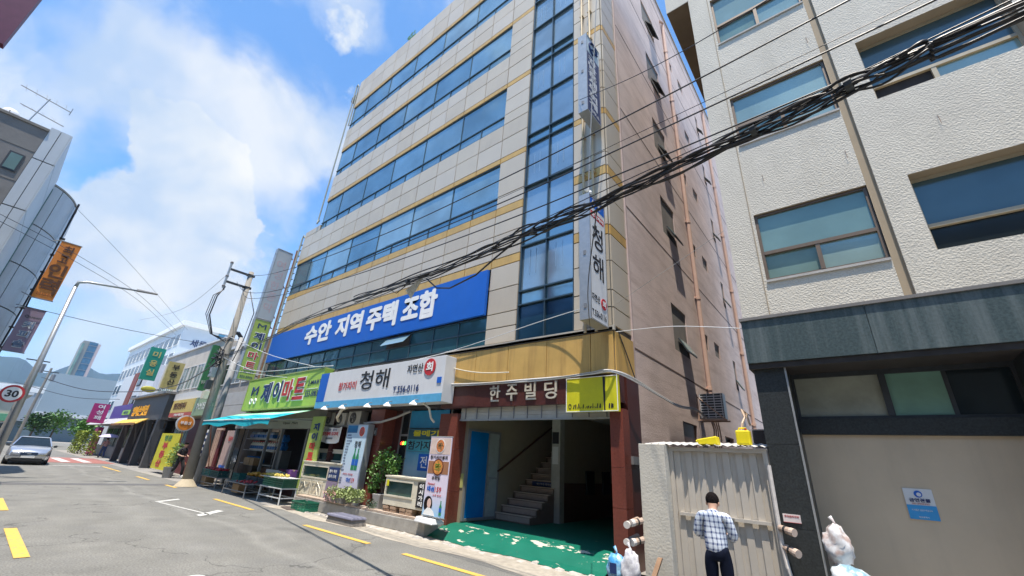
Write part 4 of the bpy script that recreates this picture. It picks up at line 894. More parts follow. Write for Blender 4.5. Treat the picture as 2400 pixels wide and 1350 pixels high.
# roll-up banner by the entrance
def rollup():
    t = thing('standing_banner', 'white standing banner with two food bowls and a portrait, by the entrance pillar', 'banner', (-8.1, 7.4, .3))
    y = 7.36
    bx(-8.50, -7.74, y, y+.02, .46, 2.19).build('sheet', vgrad('banner_print', (.25,.55,.80), (.74,.66,.78), .4, .95, .05), t)
    MB().tube([(-8.52, y+.01, 2.2), (-7.72, y+.01, 2.2)], .015, 6).tube([(-8.52, y+.01, .45), (-7.72, y+.01, .45)], .015, 6).tube([(-8.1, y+.04, .33), (-8.1, y+.04, 2.2)], .012, 6).build('pole', STEEL, t)
    bx(-8.48, -7.76, y-.004, y-.001, 1.80, 2.17).build('picture_panel', mat('cream_print', (.70,.55,.48), .5), t)
    bowl(t, -8.12, y-.01, 1.99, .17, (.72,.70,.68), (.60,.20,.06), (.16,.17,.08)); text('참가자미물회', BLACKL, t, (-8.44, y-.004, 1.685), XR, ZU, .62, .085, .02, .003)
    bx(-8.48, -7.76, y-.004, y-.001, 1.36, 1.64).build('picture_panel', mat('brown_print', (.35,.16,.08), .5), t)
    bowl(t, -8.12, y-.01, 1.51, .19, (.12,.03,.02), (.62,.25,.05), (.12,.30,.03)); text('우럭탕', BLACKL, t, (-8.30, y-.004, 1.22), XR, ZU, .30, .085, .02, .003)
    text('Diamond', REDL, t, (-8.42, y-.004, 1.11), XR, ZU, .26, .05, 0, .003, shear=.3)
    text('대선', BLUESIGN, t, (-8.42, y-.004, .97), XR, ZU, .26, .11, .05, .003); text('159', REDL, t, (-8.14, y-.004, .97), XR, ZU, .22, .11, .01, .003)
    text('소주 한잔', REDL, t, (-8.2, y-.004, .88), XR, ZU, .3, .04, 0, .003)
    # portrait print: hair, face, shoulders
    q = MB().prism([(-8.32+.15*math.cos(a*.3927)*1.0+.0, .70+.17*math.sin(a*.3927)) for a in range(16)], y-.006, y-.004); q.v = [(a, c, b_) for a, b_, c in q.v]; q.build('portrait_hair', HAIR, t)
    q = MB().prism([(-8.28+.07*math.cos(a*.3927), .72+.10*math.sin(a*.3927)) for a in range(16)], y-.009, y-.007); q.v = [(a, c, b_) for a, b_, c in q.v]; q.build('portrait_face', mat('print_skin', (.72,.50,.42), .6), t)
    q = MB().prism([(-8.46, .47), (-8.05, .47), (-8.10, .56), (-8.24, .63), (-8.32, .63), (-8.42, .55)], y-.0075, y-.0065); q.v = [(a, c, b_) for a, b_, c in q.v]; q.build('portrait_shoulders', WHITE, t)
    bottle_flat(t, -7.88, y-.006, .50, .30, PBOT)
    return t
rollup()
tag(MB().hull8([(-8.65, 7.25, .305), (-7.95, 7.2, .305), (-7.95, 7.62, .305), (-8.65, 7.66, .305)], [(-8.6, 7.28, .42), (-8.0, 7.25, .42), (-8.0, 7.56, .40), (-8.6, 7.6, .42)]).build('foam_block', WHITEG, bevel=.02), 'white foam block at the foot of the standing banner', 'foam block')
# fish tanks
def tank(label, x0, x1, y0, y1, z0, z1, gz0, gz1, gx1, extra=None):
    t = thing('fish_tank', label, 'fish tank', ((x0+x1)/2, y0, z0))
    b = MB(); e = .05
    b.box(x0, x1, y0+.02, y1, z0, gz0).box(x0, x1, y0+.02, y1, gz1, z1).box(x0, x0+e, y0+.02, y1, gz0, gz1).box(gx1, x1, y0+.02, y1, gz0, gz1).box(x0+e, gx1, y1-.03, y1, gz0, gz1)
    b.build('cabinet', CREAM, t, bevel=.008)
    bx(x0+e, gx1, y0+.06, y0+.075, gz0, gz1).build('glass', glassmat('tank_glass', (.04,.10,.09), .05, .2, fac=.2), t)
    b = MB(); b.box(x0+e-.02, gx1+.02, y0, y0+.019, gz0-.03, gz0+.01).box(x0+e-.02, gx1+.02, y0, y0+.019, gz1-.01, gz1+.03).box(x0+e-.02, x0+e+.01, y0, y0+.019, gz0+.01, gz1-.01).box(gx1-.01, gx1+.02, y0, y0+.019, gz0+.01, gz1-.01)
    b.build('window_frame', CREAM, t)
    bx(x0-.02, x1+.02, y0-.01, y1, z1, z1+.035).build('lid', CREAM, t)
    if extra: extra(t)
    return t
def t1(t):
    b = MB(); y = 7.66
    for x0, x1, z0, z1 in ((-15.35, -14.62, .36, .80), (-14.55, -13.85, .36, .80)):
        b.box(x0, x1, y, y+.018, z1-.03, z1).box(x0, x1, y, y+.018, z0, z0+.03).box(x0, x0+.03, y, y+.018, z0+.03, z1-.03).box(x1-.03, x1, y, y+.018, z0+.03, z1-.03)
    b.tube([(-15.3, y+.01, .55), (-15.05, y+.01, .72), (-14.95, y+.01, .58), (-14.68, y+.01, .74)], .015, 6)
    b.tube([(-14.5, y+.01, .38), (-14.44, y+.01, .58), (-14.2, y+.01, .76), (-13.96, y+.01, .58), (-13.9, y+.01, .38)], .015, 6).tube([(-14.35, y+.01, .38), (-14.2, y+.01, .6), (-14.05, y+.01, .38)], .012, 6)
    b.build('panel_moulding', CREAM, t)
    bx(-13.62, -13.0, 7.66, 7.679, .86, 1.24).build('poster', NAVY, t); text('활어 직판', WHITEG, t, (-13.56, 7.655, 1.08), XR, ZU, .45, .1, .02, .003); text('물차 도매', WHITEG, t, (-13.56, 7.655, .93), XR, ZU, .45, .1, .02, .003)
    bx(-13.62, -13.0, 7.66, 7.679, .34, .84).build('poster', PURPLE_B, t)
tank('large cream fish tank cabinet with moulded doors and a dark window', -15.45, -12.98, 7.68, 8.25, .30, 1.33, .88, 1.22, -13.72, t1)
tank('smaller cream fish tank set behind and above the moulded one', -15.75, -13.2, 8.27, 8.6, 1.38, 1.75, 1.42, 1.66, -13.35)
def t3(t):
    bx(-10.24, -10.14, 7.495, 7.50, .95, 1.10).build('sticker', YEL, t)
    bx(-8.93, -8.60, 7.49, 7.499, .56, 1.12).build('lettering_board', BLACKL, t)
    for i, (c, m) in enumerate((('이', WHITE), ('시', WHITE), ('가', WHITE), ('리', WHITE))): text(c, m, t, (-8.86, 7.488, .98-i*.13), XR, ZU, .16, .11, .04, .003)
tank('cream fish tank standing on bricks with a black lettered side panel', -10.32, -8.58, 7.50, 8.05, .50, 1.17, .74, 1.08, -9.14, t3)
random.seed(2)
brk_ = thing('brick_stack', 'short piles of worn bricks propping up the fish tank', 'bricks', (-9.7, 7.6, .3))
BR = mat('worn_brick', (.36,.25,.17), .9, 0, .2, 14)
for x in (-10.25, -9.95, -9.55, -9.3):
    for k in range(2): piece('brick', .22, .18, .058, (x+random.uniform(-.01,.01), 7.5+random.uniform(0,.02), .352+k*.068), BR, brk_)
bx(-10.3, -9.0, 7.75, 7.95, .352, .488).build('back_support', mat('worn_brick', (.36,.25,.17)), brk_)
# ---------------- plants
def leaves(c, n, r, size, m, name, parent=None, squash=(1, 1, 1), fn=None):
    q = MB()
    for i in range(n):
        while True:
            d_ = Vector((random.uniform(-1, 1), random.uniform(-1, 1), random.uniform(-1, 1)))
            if .25 < d_.length < 1: break
        p_ = Vector(c)+Vector((d_.x*r*squash[0], d_.y*r*squash[1], d_.z*r*squash[2]))
        a = Vector((random.uniform(-1, 1), random.uniform(-1, 1), random.uniform(-.6, .6))).normalized(); u = a.orthogonal().normalized(); s = size*random.uniform(.6, 1.3)
        q.quad(p_, p_+a*s*.5+u*s*.3, p_+a*s, p_+a*s*.5-u*s*.3)
    return q
def shrub(label, x, y, z0, h):
    t = thing('potted_shrub', label, 'plant', (x, y, z0))
    MB().hull8([(x-.13, y-.13, z0), (x+.13, y-.13, z0), (x+.13, y+.13, z0), (x-.13, y+.13, z0)], [(x-.18, y-.18, z0+.38), (x+.18, y-.18, z0+.38), (x+.18, y+.18, z0+.38), (x-.18, y+.18, z0+.38)]).build('pot', CONC_L, t, bevel=.01)
    tr = MB()
    for k in range(6):
        a = k*1.05; tr.tube([(x, y, z0+.36), (x+.1*math.cos(a), y+.1*math.sin(a), z0+.8), (x+.3*math.cos(a), y+.25*math.sin(a), z0+1.25)], .018, 5, .006)
    tr.build('stem', BARK, t)
    q = MB()
    for cx, cz, r_ in ((-.30, .62, .20), (-.36, .95, .26), (-.15, 1.25, .30), (.12, 1.35, .28), (.36, 1.25, .22), (.1, 1.05, .25), (-.05, .8, .16), (.42, 1.05, .16), (-.42, .45, .10)):
        l = leaves((x+cx, y+random.uniform(-.08,.08)-.05, z0+cz), 170, r_, .075, LEAF, ''); k = len(q.v); q.v += l.v; q.f += [tuple(i+k for i in f_) for f_ in l.f]
    q.build('foliage', LEAF, t)
    return t
random.seed(4)
shrub('bushy green potted shrub in front of the restaurant window', -10.95, 7.9, .3, 1.5)
t = thing('flower_trough', 'low trough of pink flowers and pale green foliage on the plinth', 'plant', (-12.0, 7.45, .35))
bx(-12.85, -11.9, 7.30, 7.55, .352, .48).build('trough', CONC_D, t)
q = MB(); q2 = MB()
for i in range(14):
    cx = -12.85+i*.125; l = leaves((cx, 7.4+random.uniform(-.06,.06), .56+random.uniform(-.08, .10)), 90, .17, .07, LEAF2, ''); k = len(q.v); q.v += l.v; q.f += [tuple(a+k for a in f_) for f_ in l.f]
for i in range(90): 
    p_ = (random.uniform(-12.95, -12.2), random.uniform(7.22, 7.5), random.uniform(.36, .62)); l = leaves(p_, 3, .02, .05, LEAF2, ''); k = len(q2.v); q2.v += l.v; q2.f += [tuple(a+k for a in f_) for f_ in l.f]
q.build('foliage', mat('leaf_pale', (.24,.30,.10), .6, 0, .4, 9), t); q2.build('blossom', mat('petal_pink', (.62,.36,.33), .6, 0, .2, 9), t)
t = thing('flower_pot', 'pale round flower pot at the right end of the flower trough', 'plant', (-11.5, 7.5, .35))
MB().tube([(-11.5, 7.48, .352), (-11.5, 7.48, .56)], .10, 14, .13).build('pot', CONC_L, t, smooth=False); leaves((-11.5, 7.48, .64), 160, .18, .07, LEAF2, '').build('foliage', mat('leaf_pale', (.24,.30,.10)), t)
t = thing('flower_pot', 'small dark clump of plants on the plinth left of the brick-propped tank', 'plant', (-10.85, 7.45, .35))
leaves((-10.8, 7.5, .44), 200, .15, .05, LEAF, '').build('foliage', mat('leaf_dark', (.03,.07,.03), .6, 0, .4, 9), t)
# wooden step box wrapped in grey sheet
t = thing('step_box', 'grey covered step box lying on the pavement by the plinth', 'box', (-11.0, 6.95, 0))
MB().hull8([(-11.5, 6.68, .01), (-10.35, 6.72, .01), (-10.3, 7.12, .01), (-11.45, 7.1, .01)], [(-11.46, 6.70, .14), (-10.38, 6.74, .14), (-10.33, 7.1, .14), (-11.42, 7.08, .14)]).build('base', mat('wood_grey', (.20,.18,.16), .9, 0, .2, 12), t)
MB().hull8([(-11.52, 6.66, .141), (-10.34, 6.70, .141), (-10.3, 7.13, .141), (-11.46, 7.12, .141)], [(-11.50, 6.68, .20), (-10.36, 6.72, .20), (-10.33, 7.11, .20), (-11.44, 7.10, .20)]).build('cover', mat('cover_slate', (.17,.17,.23), .7, 0, .12, 8), t, bevel=.02)
tag(MB().hull8([(-14.7, 6.9, .01), (-13.9, 6.75, .01), (-13.7, 7.1, .01), (-14.6, 7.2, .01)], [(-14.68, 6.92, .03), (-13.92, 6.78, .03), (-13.72, 7.09, .03), (-14.59, 7.18, .03)]).build('door_mat', mat('mat_brown', (.09,.07,.06), .95, 0, .3, 30)), 'flat brown mat on the pavement beside the white table', 'mat')
# ---------------- crates, tables and goods
def crate(label, x, y, z, w_, d, h, m, group=None, rz=0, simple=False):
    t = thing('crate', label, 'crate', (x, y, z), group)
    b = MB(); s = .018
    b.box(x, x+w_, y, y+d, z, z+.015)
    k = 4
    for i in range(k):
        za = z+.02+i*(h-.03)/k; zb = za+(h-.03)/k*.68
        b.box(x, x+w_, y, y+s, za, zb).box(x, x+w_, y+d-s, y+d, za, zb).box(x, x+s, y+s, y+d-s, za, zb).box(x+w_-s, x+w_, y+s, y+d-s, za, zb)
    nb = 5
    for i in range(nb+1):
        xx = x+(w_-s)*i/nb; b.box(xx, xx+s, y-.006, y-.0005, z, z+h-.03).box(xx, xx+s, y+d+.0005, y+d+.006, z, z+h-.03)
    for i in range(4):
        yy = y+(d-s)*i/3; b.box(x-.006, x-.0005, yy, yy+s, z, z+h-.03).box(x+w_+.0005, x+w_+.006, yy, yy+s, z, z+h-.03)
    b.build('slatted_body', m, t)
    MB().box(x-.015, x+w_+.015, y-.015, y+.01, z+h-.028, z+h).box(x-.015, x+w_+.015, y+d-.01, y+d+.015, z+h-.028, z+h).box(x-.015, x+.01, y+.01, y+d-.01, z+h-.028, z+h).box(x+w_-.01, x+w_+.015, y+.01, y+d-.01, z+h-.028, z+h).build('rim', m, t)
    return t
def table(label, x0, x1, y0, y1, h, m, lr=.022, shelf=False):
    t = thing('display_table', label, 'table', ((x0+x1)/2, (y0+y1)/2, 0))
    bx(x0, x1, y0, y1, h-.03, h).build('top', m, t)
    for x in (x0+.03, x1-.03):
        for y in (y0+.03, y1-.03): MB().tube([(x+(.04 if x > (x0+x1)/2 else -.04), y, .006), (x, y, h-.031)], lr, 6).build('leg', m, t)
    b = MB(); z = h*.38
    b.box(x0+.02, x1-.02, y0+.02, y0+.045, z, z+.03).box(x0+.02, x1-.02, y1-.045, y1-.02, z, z+.03).box(x0+.02, x0+.045, y0+.045, y1-.045, z, z+.03).box(x1-.045, x1-.02, y0+.045, y1-.045, z, z+.03)
    b.build('stretcher', m, t); return t
WT = mat('white_metal_table', (.60,.62,.62), .5, 0, .06, 6, dirt=.2)
table('white metal display table nearest the lime board', -16.7, -15.05, 6.95, 7.5, .50, WT)
table('low grey folding table in the middle of the mart stall', -19.4, -17.35, 6.75, 7.35, .46, GREYM)
table('grey trestle table at the left end of the mart stall', -22.9, -20.9, 6.95, 7.45, .44, GREYM)
crate('bright green slatted crate on the white display table', -16.6, 6.98, .502, .95, .45, .28, GREENC); crate('darker green slatted crate at the right end of the white table', -15.62, 6.98, .502, .55, .45, .28, mat('green_crate_b', (.01,.11,.065), .45, 0, .1, 7))
bx_ = bx(-16.75, -15.0, 6.9, 7.5, .785, .80); tag(bx_.build('tray', WT), 'flat pale tray across the green crates', 'tray')
crate('teal crate of red fruit at the far left of the stall', -22.9, 6.98, .445, .95, .42, .26, mat('crate_teal', (.01,.13,.12), .5, 0, .1, 7)); crate('dark teal crate beside the far left one', -21.9, 6.98, .445, .95, .42, .24, mat('crate_teal_dark', (.008,.07,.07), .5, 0, .1, 7))
crate('blue green crate behind the grey folding table', -20.6, 7.4, .40, .7, .4, .26, mat('crate_teal', (.01,.13,.12))); crate('teal crate under the orange fruit', -19.2, 7.4, .40, 1.0, .4, .24, mat('crate_slate', (.03,.07,.09), .5, 0, .1, 7)); crate('dark crate at the right end of the fruit row', -18.1, 7.4, .40, 1.0, .4, .24, mat('crate_slate', (.03,.07,.09)))
table('hidden trestle behind the middle stall carrying crates', -20.7, -16.9, 7.4, 7.85, .395, GREYM)
crate('small green crate standing alone on the pavement', -14.1, 6.95, .005, .85, .42, .25, GREENC)
def fruit(label, x0, x1, y0, y1, z, r, m, n, name='fruit_pile'):
    q = MB()
    for i in range(n):
        q.ball((random.uniform(x0, x1), random.uniform(y0, y1), z+random.uniform(0, r*1.3)), r*random.uniform(.85, 1.1), 7, 5)
    o = q.build(name, m, smooth=True); tag(o, label, 'fruit', None, 'stuff'); return o
OR_ = mat('fruit_orange', (.62,.30,.03), .5, 0, .15, 20); RD_ = mat('fruit_red', (.40,.02,.03), .4, 0, .2, 20); YL_ = mat('fruit_yellow', (.66,.50,.10), .5, 0, .12, 20)
fruit('heap of orange melons on the middle crates', -19.2, -17.2, 7.42, 7.75, .68, .055, OR_, 90); fruit('dark red fruit heaped in the far left crate', -22.85, -21.0, 7.0, 7.38, .70, .04, RD_, 110)
fruit('red fruit spread on the low grey table', -18.4, -17.5, 6.8, 7.2, .48, .035, RD_, 40); fruit('yellow fruit on the tray over the green crates', -16.6, -15.6, 7.0, 7.4, .82, .04, YL_, 50); fruit('dark berries heaped behind the tray', -16.9, -15.9, 7.55, 7.8, .95, .03, mat('berry', (.10,.01,.03), .4), 70)
PUR = mat('purple_box', (.14,.05,.22), .6, 0, .1, 8)
def carton(label, x0, x1, y0, y1, z0, z1, m, name='carton', cat='box'):
    t = tag(bx(x0, x1, y0, y1, z0, z1).build(name, m, bevel=.006), label, cat)
    MB().box(x0-.002, x1+.002, (y0+y1)/2-.03, (y0+y1)/2+.03, z1-.04, z1+.003).build('tape', mat('tape', (.45,.35,.22), .4), t); return t
carton('purple fruit box at the right end of the stall', -16.2, -15.85-.02, 7.5, 7.75, .78, 1.02, PUR); 
carton('white foam tray box above the orange fruit', -18.6, -17.3, 7.82, 8.0, .80, .92, WHITEG); carton('brown carton under the left trestle table', -22.8, -22.3, 7.0, 7.35, .065, .40, CARD); carton('brown carton under the grey folding table', -19.2, -18.6, 7.0, 7.3, .065, .36, CARD)
carton('brown carton at the foot of the shop shelves', -21.8, -21.2, 8.1, 8.5, .95, 1.25, CARD); carton('brown carton beside its twin at the shelf foot', -21.15, -20.75, 8.1, 8.5, .95, 1.24, CARD)
carton('tan carton deep in the shop on the floor', -20.6, -19.5, 8.3, 8.8, .065, .90, mat('carton_dark', (.14,.07,.04), .9)); carton('reddish carton behind the white table', -18.2, -16.6, 8.2, 8.7, .065, .95, mat('carton_red', (.10,.03,.02), .9))
# shelving with water packs and detergent bottles
sh = thing('shop_shelf', 'metal shelf of water packs and detergent bottles inside the mart', 'shelf', (-22, 8.8, 0))
for z in (.98, 1.56, 2.06): bx(-23.6, -20.1, 8.6, 9.1, z-.03, z).build('shelf_board', WT, sh)
for x in (-23.6, -20.15): bx(x, x+.04, 8.58, 8.60, .06, 2.45).build('upright', GREYM, sh)
WB = mat('water_blue', (.02,.16,.50), .3, 0, .1, 8); WBL = mat('water_pale', (.45,.55,.66), .3, 0, .1, 8)
k = 0
def bottle(x, y, z, h, r_, m, cap, label, group):
    t = thing('bottle', label, 'bottle', (x, y, z), group)
    q = MB(); q.tube([(x, y, z), (x, y, z+h*.62), (x, y, z+h*.78), (x, y, z+h*.9)], [r_, r_, r_*.45, r_*.35], 10); q.build('body', m, t, smooth=True)
    MB().tube([(x, y, z+h*.9), (x, y, z+h)], r_*.4, 8).build('cap', cap, t); MB().tube([(x, y, z+h*.15), (x, y, z+h*.5)], r_*1.03, 10).build('label_band', WB, t); return t
ORD = 'first second third fourth fifth sixth seventh eighth ninth tenth eleventh last'.split()
b0 = bottle(-22.95, 8.72, 1.562, .40, .085, WHITE, REDL, 'first white detergent bottle from the left on the middle shop shelf', 'detergent bottles on the middle shelf')
for i in range(1, 12):
    c = copy_tree(b0); c.location = (-22.95+i*.235, 8.72, 1.562); c['label'] = ORD[i]+' white detergent bottle from the left on the middle shop shelf'
def pack(x, z, m, label, grp):
    t = thing('water_pack', label, 'water pack', (x, 8.72, z), grp); q = MB()
    for i in range(3):
        for j in range(2): q.tube([(x+i*.14, 8.66+j*.14, z), (x+i*.14, 8.66+j*.14, z+.24), (x+i*.14, 8.66+j*.14, z+.31)], [.068, .068, .03], 8)
    q.build('bottles', m, t, smooth=True); bx(x-.07, x+.35, 8.585, 8.88, z+.05, z+.18).build('wrap', WB, t); return t
p0 = pack(-23.1, 2.062, WBL, 'first shrink wrapped water pack from the left on the top shop shelf', 'water packs on the top shelf')
for i in range(1, 5): c = copy_tree(p0); c.location = (-23.1+i*.52, 8.72, 2.062); c['label'] = ORD[i]+' shrink wrapped water pack from the left on the top shop shelf'
p0 = pack(-22.9, .982, WB, 'first blue water pack from the left on the lowest shop shelf', 'blue water packs on the lowest shelf')
for i in range(1, 3): c = copy_tree(p0); c.location = (-22.9+i*.5, 8.72, .982); c['label'] = ORD[i]+' blue water pack from the left on the lowest shop shelf'
p0 = pack(-19.9, 1.62, WB, 'lower blue water pack stacked right of the shelf post', 'blue packs beside the shelf post'); c = copy_tree(p0); c.location = (-19.9, 8.72, 1.95); c['label'] = 'upper blue water pack stacked right of the shelf post'
bx(-19.98, -19.4, 8.6, 9.0, .06, 1.61).build('side_stack_stand', GREYM, sh)
tag(bx(-17.0, -16.86, 8.35, 8.37, 1.2, 1.7).build('notice', WHITEG), 'narrow white notice hanging inside the dark mart', 'notice')
# ================================================================== RIGHT BUILDING
random.seed(21)
rb = thing('stucco_building', 'cream rough stucco building with teal windows over a dark granite ground floor', 'building', (1, 7.6, 0))
hB = [(-.69, 1.0, 4.83, 6.15), (-.69, 1.0, 7.80, 9.06), (-.69, 1.0, 10.75, 12.3)]; hA = [(1.4, 3.16, 4.82, 6.13), (1.4, 3.16, 7.71, 9.10), (1.4, 3.16, 10.65, 12.1)]
holes_wall(-1.15, .915, 4.15, 18, 7.6, .12, hB and [(a, .914, c, d) for a, b_, c, d in hB], STUCCO, 'stucco_wall', rb, REVEAL)
bx(.915, 1.045, 7.66, 7.9, 4.15, 18).build('pilaster_groove', REVEAL, rb)
MB().box(.914, .916, 7.6, 7.66, 4.15, 18).box(1.044, 1.046, 7.6, 7.66, 4.15, 18).build('groove_side', STUCCO, rb)
holes_wall(1.046, 12, 4.15, 18, 7.6, .26, hA+[(4.1, 5.9, c, d) for a, b_, c, d in hA], STUCCO, 'stucco_wall', rb, REVEAL)
bx(-1.15, 12, 7.9, 20, 4.15, 18).build('building_core', CONC_D, rb); MB().quad((-1.15,7.6,4.15),(-1.15,7.6,18),(-1.15,7.9,18),(-1.15,7.9,4.15)).build('wall_return', STUCCO, rb); bx(-1.15, 12, 8.6, 20, 0, 4.15).build('building_core', CONC_D, rb)
MB().box(-.75, -.735, 7.592, 7.60, 4.15, 12.7).build('wall_joint', REVEAL, rb)
bx(-1.69, -1.151, 7.6, 18.5, 12.75, 18).build('cantilever', STUCCO, rb); bx(-1.68, -1.16, 7.61, 18.4, 12.735, 12.749).build('soffit', mat('soffit_brown', (.20,.145,.09), .85, 0, .12, 2), rb)
FRB = mat('window_frame_brown', (.16,.12,.09), .5, .3, .08, 8); FRC = mat('window_frame_cream', (.42,.37,.27), .5, 0, .08, 8)
def rwin(x0, x1, z0, z1, y, fm, gt, gl, gr_, zr=.40, xs_=.5, name='window', lab=None):
    t = .045; f = MB(); zm = z0+(z1-z0)*zr; xm = x0+(x1-x0)*xs_
    f.box(x0, x1, y, y+.07, z1-t, z1-.002).box(x0, x1, y, y+.07, z0+.002, z0+t).box(x0+.002, x0+t, y, y+.07, z0+t, z1-t).box(x1-t, x1-.002, y, y+.07, z0+t, z1-t).box(x0+t, x1-t, y-.01, y+.07, zm-.03, zm+.03).box(xm-.03, xm+.03, y-.005, y+.07, z0+t, zm-.03)
    w = f.build(name, fm, rb, label=lab)
    bx(x0+t, x1-t, y+.035, y+.045, zm+.03, z1-t).build('pane', gt, w); bx(x0+t, xm-.03, y+.05, y+.06, z0+t, zm-.03).build('pane', gl, w); bx(xm+.03, x1-t, y+.035, y+.045, z0+t, zm-.03).build('pane', gr_, w)
    return w
GL_SKY = glassmat('glass_pale_teal', (.34,.48,.46), .10, .12, fac=.3); GL_NAVY2 = glassmat('glass_shaded_blue', (.10,.17,.20), .16, .15, fac=.25)
for a, c, z0, z1 in hB: rwin(a, .912, z0, z1, 7.64, FRB, GL_GREEN if z0 < 6 else GL_SKY, GL_GREEN, GL_SKY)
rwin(1.4, 3.16, 4.82, 6.13, 7.80, FRC, GL_NAVY2, GL_DARK, GL_NAVY2, .36, .62); rwin(1.4, 3.16, 7.71, 9.10, 7.80, FRC, GL_NAVY2, DARKIN, GL_SKY, .30, .45); rwin(1.4, 3.16, 10.65, 12.1, 7.80, FRC, GL_NAVY2, GL_NAVY2, GL_NAVY2)
for c, d in ((4.82, 6.13), (7.71, 9.10), (10.65, 12.1)): rwin(4.1, 5.9, c, d, 7.80, FRC, GL_NAVY2, GL_DARK, GL_NAVY2)
for c in (4.83, 7.80, 10.75): bx(-.69, .91, 7.57, 7.61, c-.04, c).build('sill', CONC_L, rb)
for x, z in ((-.42,6.95),(.80,6.9),(1.95,7.0),(.78,9.75)): MB().tube([(x, 7.6, z), (x, 7.575, z-.01), (x+.005, 7.575, z-.16)], .0035, 5).build('wall_hook', mat('rust', (.22,.11,.06)), rb)
for i in range(8): bx(-1.17+i*1.62, -1.17+(i+1)*1.62-.006, 7.50, 7.62, 3.42, 4.13).build('granite_slab', GRANITE, rb)
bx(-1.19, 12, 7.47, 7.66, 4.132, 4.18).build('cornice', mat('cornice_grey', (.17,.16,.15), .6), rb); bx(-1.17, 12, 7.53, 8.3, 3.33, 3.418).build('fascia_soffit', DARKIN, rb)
def gpil(x0, x1, nm='pillar_slab'):
    for z0, z1 in ((0, 1.1), (1.1, 2.2), (2.2, 3.33)): bx(x0, x1, 7.60, 8.3, z0+.002, z1-.002).build(nm, GRANITE_D, rb)
gpil(-1.12, -.69); gpil(1.78, 2.25); gpil(5.2, 5.7); bx(-.70, -.675, 7.585, 7.599, 0, 3.33).build('pillar_trim', STEEL, rb)
gx = [(-.69, 1.78), (2.25, 5.2)]
for x0, x1 in gx:
    bx(x0, x1, 8.15, 8.3, 2.39, 2.62).build('granite_lintel', GRANITE_D, rb); bx(x0, x1, 8.2, 8.3, 0, 2.388).build('closing_panel', mat('panel_beige', (.56,.45,.32), .75, 0, .06, 1.5, dirt=.3, dirtcol=(.36,.30,.23), streak=2), rb, label='blank beige panel closing the shop front')
    f = MB(); xm = x0+(x1-x0)*.46; f.box(x0, x1, 8.200, 8.280, 3.26, 3.33).box(x0, x1, 8.200, 8.280, 2.62, 2.66).box(x0, x0+.04, 8.200, 8.280, 2.66, 3.26).box(x1-.04, x1, 8.200, 8.280, 2.66, 3.26).box(xm-.04, xm+.04, 8.190, 8.280, 2.66, 3.26).box(x0+(x1-x0)*.72, x0+(x1-x0)*.74, 8.230, 8.280, 2.66, 3.26)
    w = f.build('shop_window', DARK, rb); bx(x0+.04, xm-.04, 8.240, 8.250, 2.66, 3.26).build('pane', mat('frosted_film', (.30,.31,.25), .6, 0, .18, 2.5, dirt=.5, dirtcol=(.12,.11,.09)), w)
    bx(xm+.04, x0+(x1-x0)*.72, 8.240, 8.250, 2.66, 3.26).build('pane', mat('frosted_green', (.16,.30,.23), .5, 0, .12, 3), w); bx(x0+(x1-x0)*.74, x1-.04, 8.240, 8.250, 2.66, 3.26).build('pane', GL_DARK, w)
ns = tag(bx(.32, .61, 8.188, 8.199, 1.34, 1.71).build('wall_sign', WHITEG), 'blue and white no smoking sign on the beige panel', 'sign')
bx(.32, .61, 8.184, 8.187, 1.34, 1.51).build('blue_band', mat('sky_blue_print', (.04,.30,.62), .4), ns)
disc(.465, 8.182, 1.645, .042, BLUESIGN, ns, 'emblem', t=.005); disc(.472, 8.179, 1.64, .024, WHITEG, ns, 'emblem_core', t=.004); text('금연건물', NAVY, ns, (.36, 8.186, 1.548), XR, ZU, .21, .045, .03, .003); text('NO SMOKING', REDL, ns, (.38, 8.186, 1.52), XR, ZU, .17, .016, 0, .003); text('이 건물은 금연구역입니다', WHITE, ns, (.36, 8.184, 1.44), XR, ZU, .2, .022, 0, .003); text('부산광역시', WHITE, ns, (.41, 8.184, 1.36), XR, ZU, .1, .02, 0, .003)
ps = tag(bx(-1.07, -.86, 7.588, 7.599, 1.17, 1.275).build('wall_sign', mat('pink_white', (.68,.60,.58), .5)), 'small white sign with red letters on the granite pillar', 'sign'); text('주차금지구역', REDL, ps, (-1.05, 7.587, 1.235), XR, ZU, .17, .025, .01, .003); MB().box(-1.07, -.86, 7.585, 7.587, 1.17, 1.174).build('underline', REDL, ps)
# ------------------ gate
GATEM = mat('gate_greige', (.52,.475,.41), .55, .1, .04, 4, dirt=.2, dirtcol=(.30,.27,.22))
gt = thing('metal_gate', 'greige ribbed metal gate with a cross rail closing the alley', 'gate', (-1.9, 7.6, 0))
x = -2.53
while x < -1.30:
    bx(x, x+.10, 7.60, 7.625, .02, 2.06).build('rib_board', GATEM, gt); bx(x+.10, x+.19, 7.622, 7.637, .02, 2.06).build('rib_board', GATEM, gt); x += .19
fr = MB(); fr.box(-2.60, -2.535, 7.56, 7.66, .0, 2.12).box(-1.19, -1.13, 7.56, 7.66, .0, 2.12).box(-2.535, -1.19, 7.56, 7.66, 2.062, 2.12); fr.build('gate_frame', GATEM, gt)
bx(-2.50, -1.22, 7.555, 7.598, 1.10, 1.145).build('cross_rail', mat('gate_rail', (.52,.48,.42), .45, .1, .05, 5), gt)
bx(-1.86, -1.70, 7.53, 7.554, 1.13, 1.145).build('latch', STEEL, gt)
gp = tag(bx(-3.05, -2.605, 7.36, 7.62, 0, 2.15).build('gate_post', mat('post_plaster', (.54,.51,.44), .9, 0, .06, 3, bump=.3, bscale=30, dirt=.25), bevel=.01), 'square plastered post left of the alley gate', 'post')
ch = thing('corrugated_sheet', 'ragged corrugated sheet lying along the top of the gate', 'roof sheet', (-1.9, 7.7, 2.15))
b = MB(); n = 60; P = []
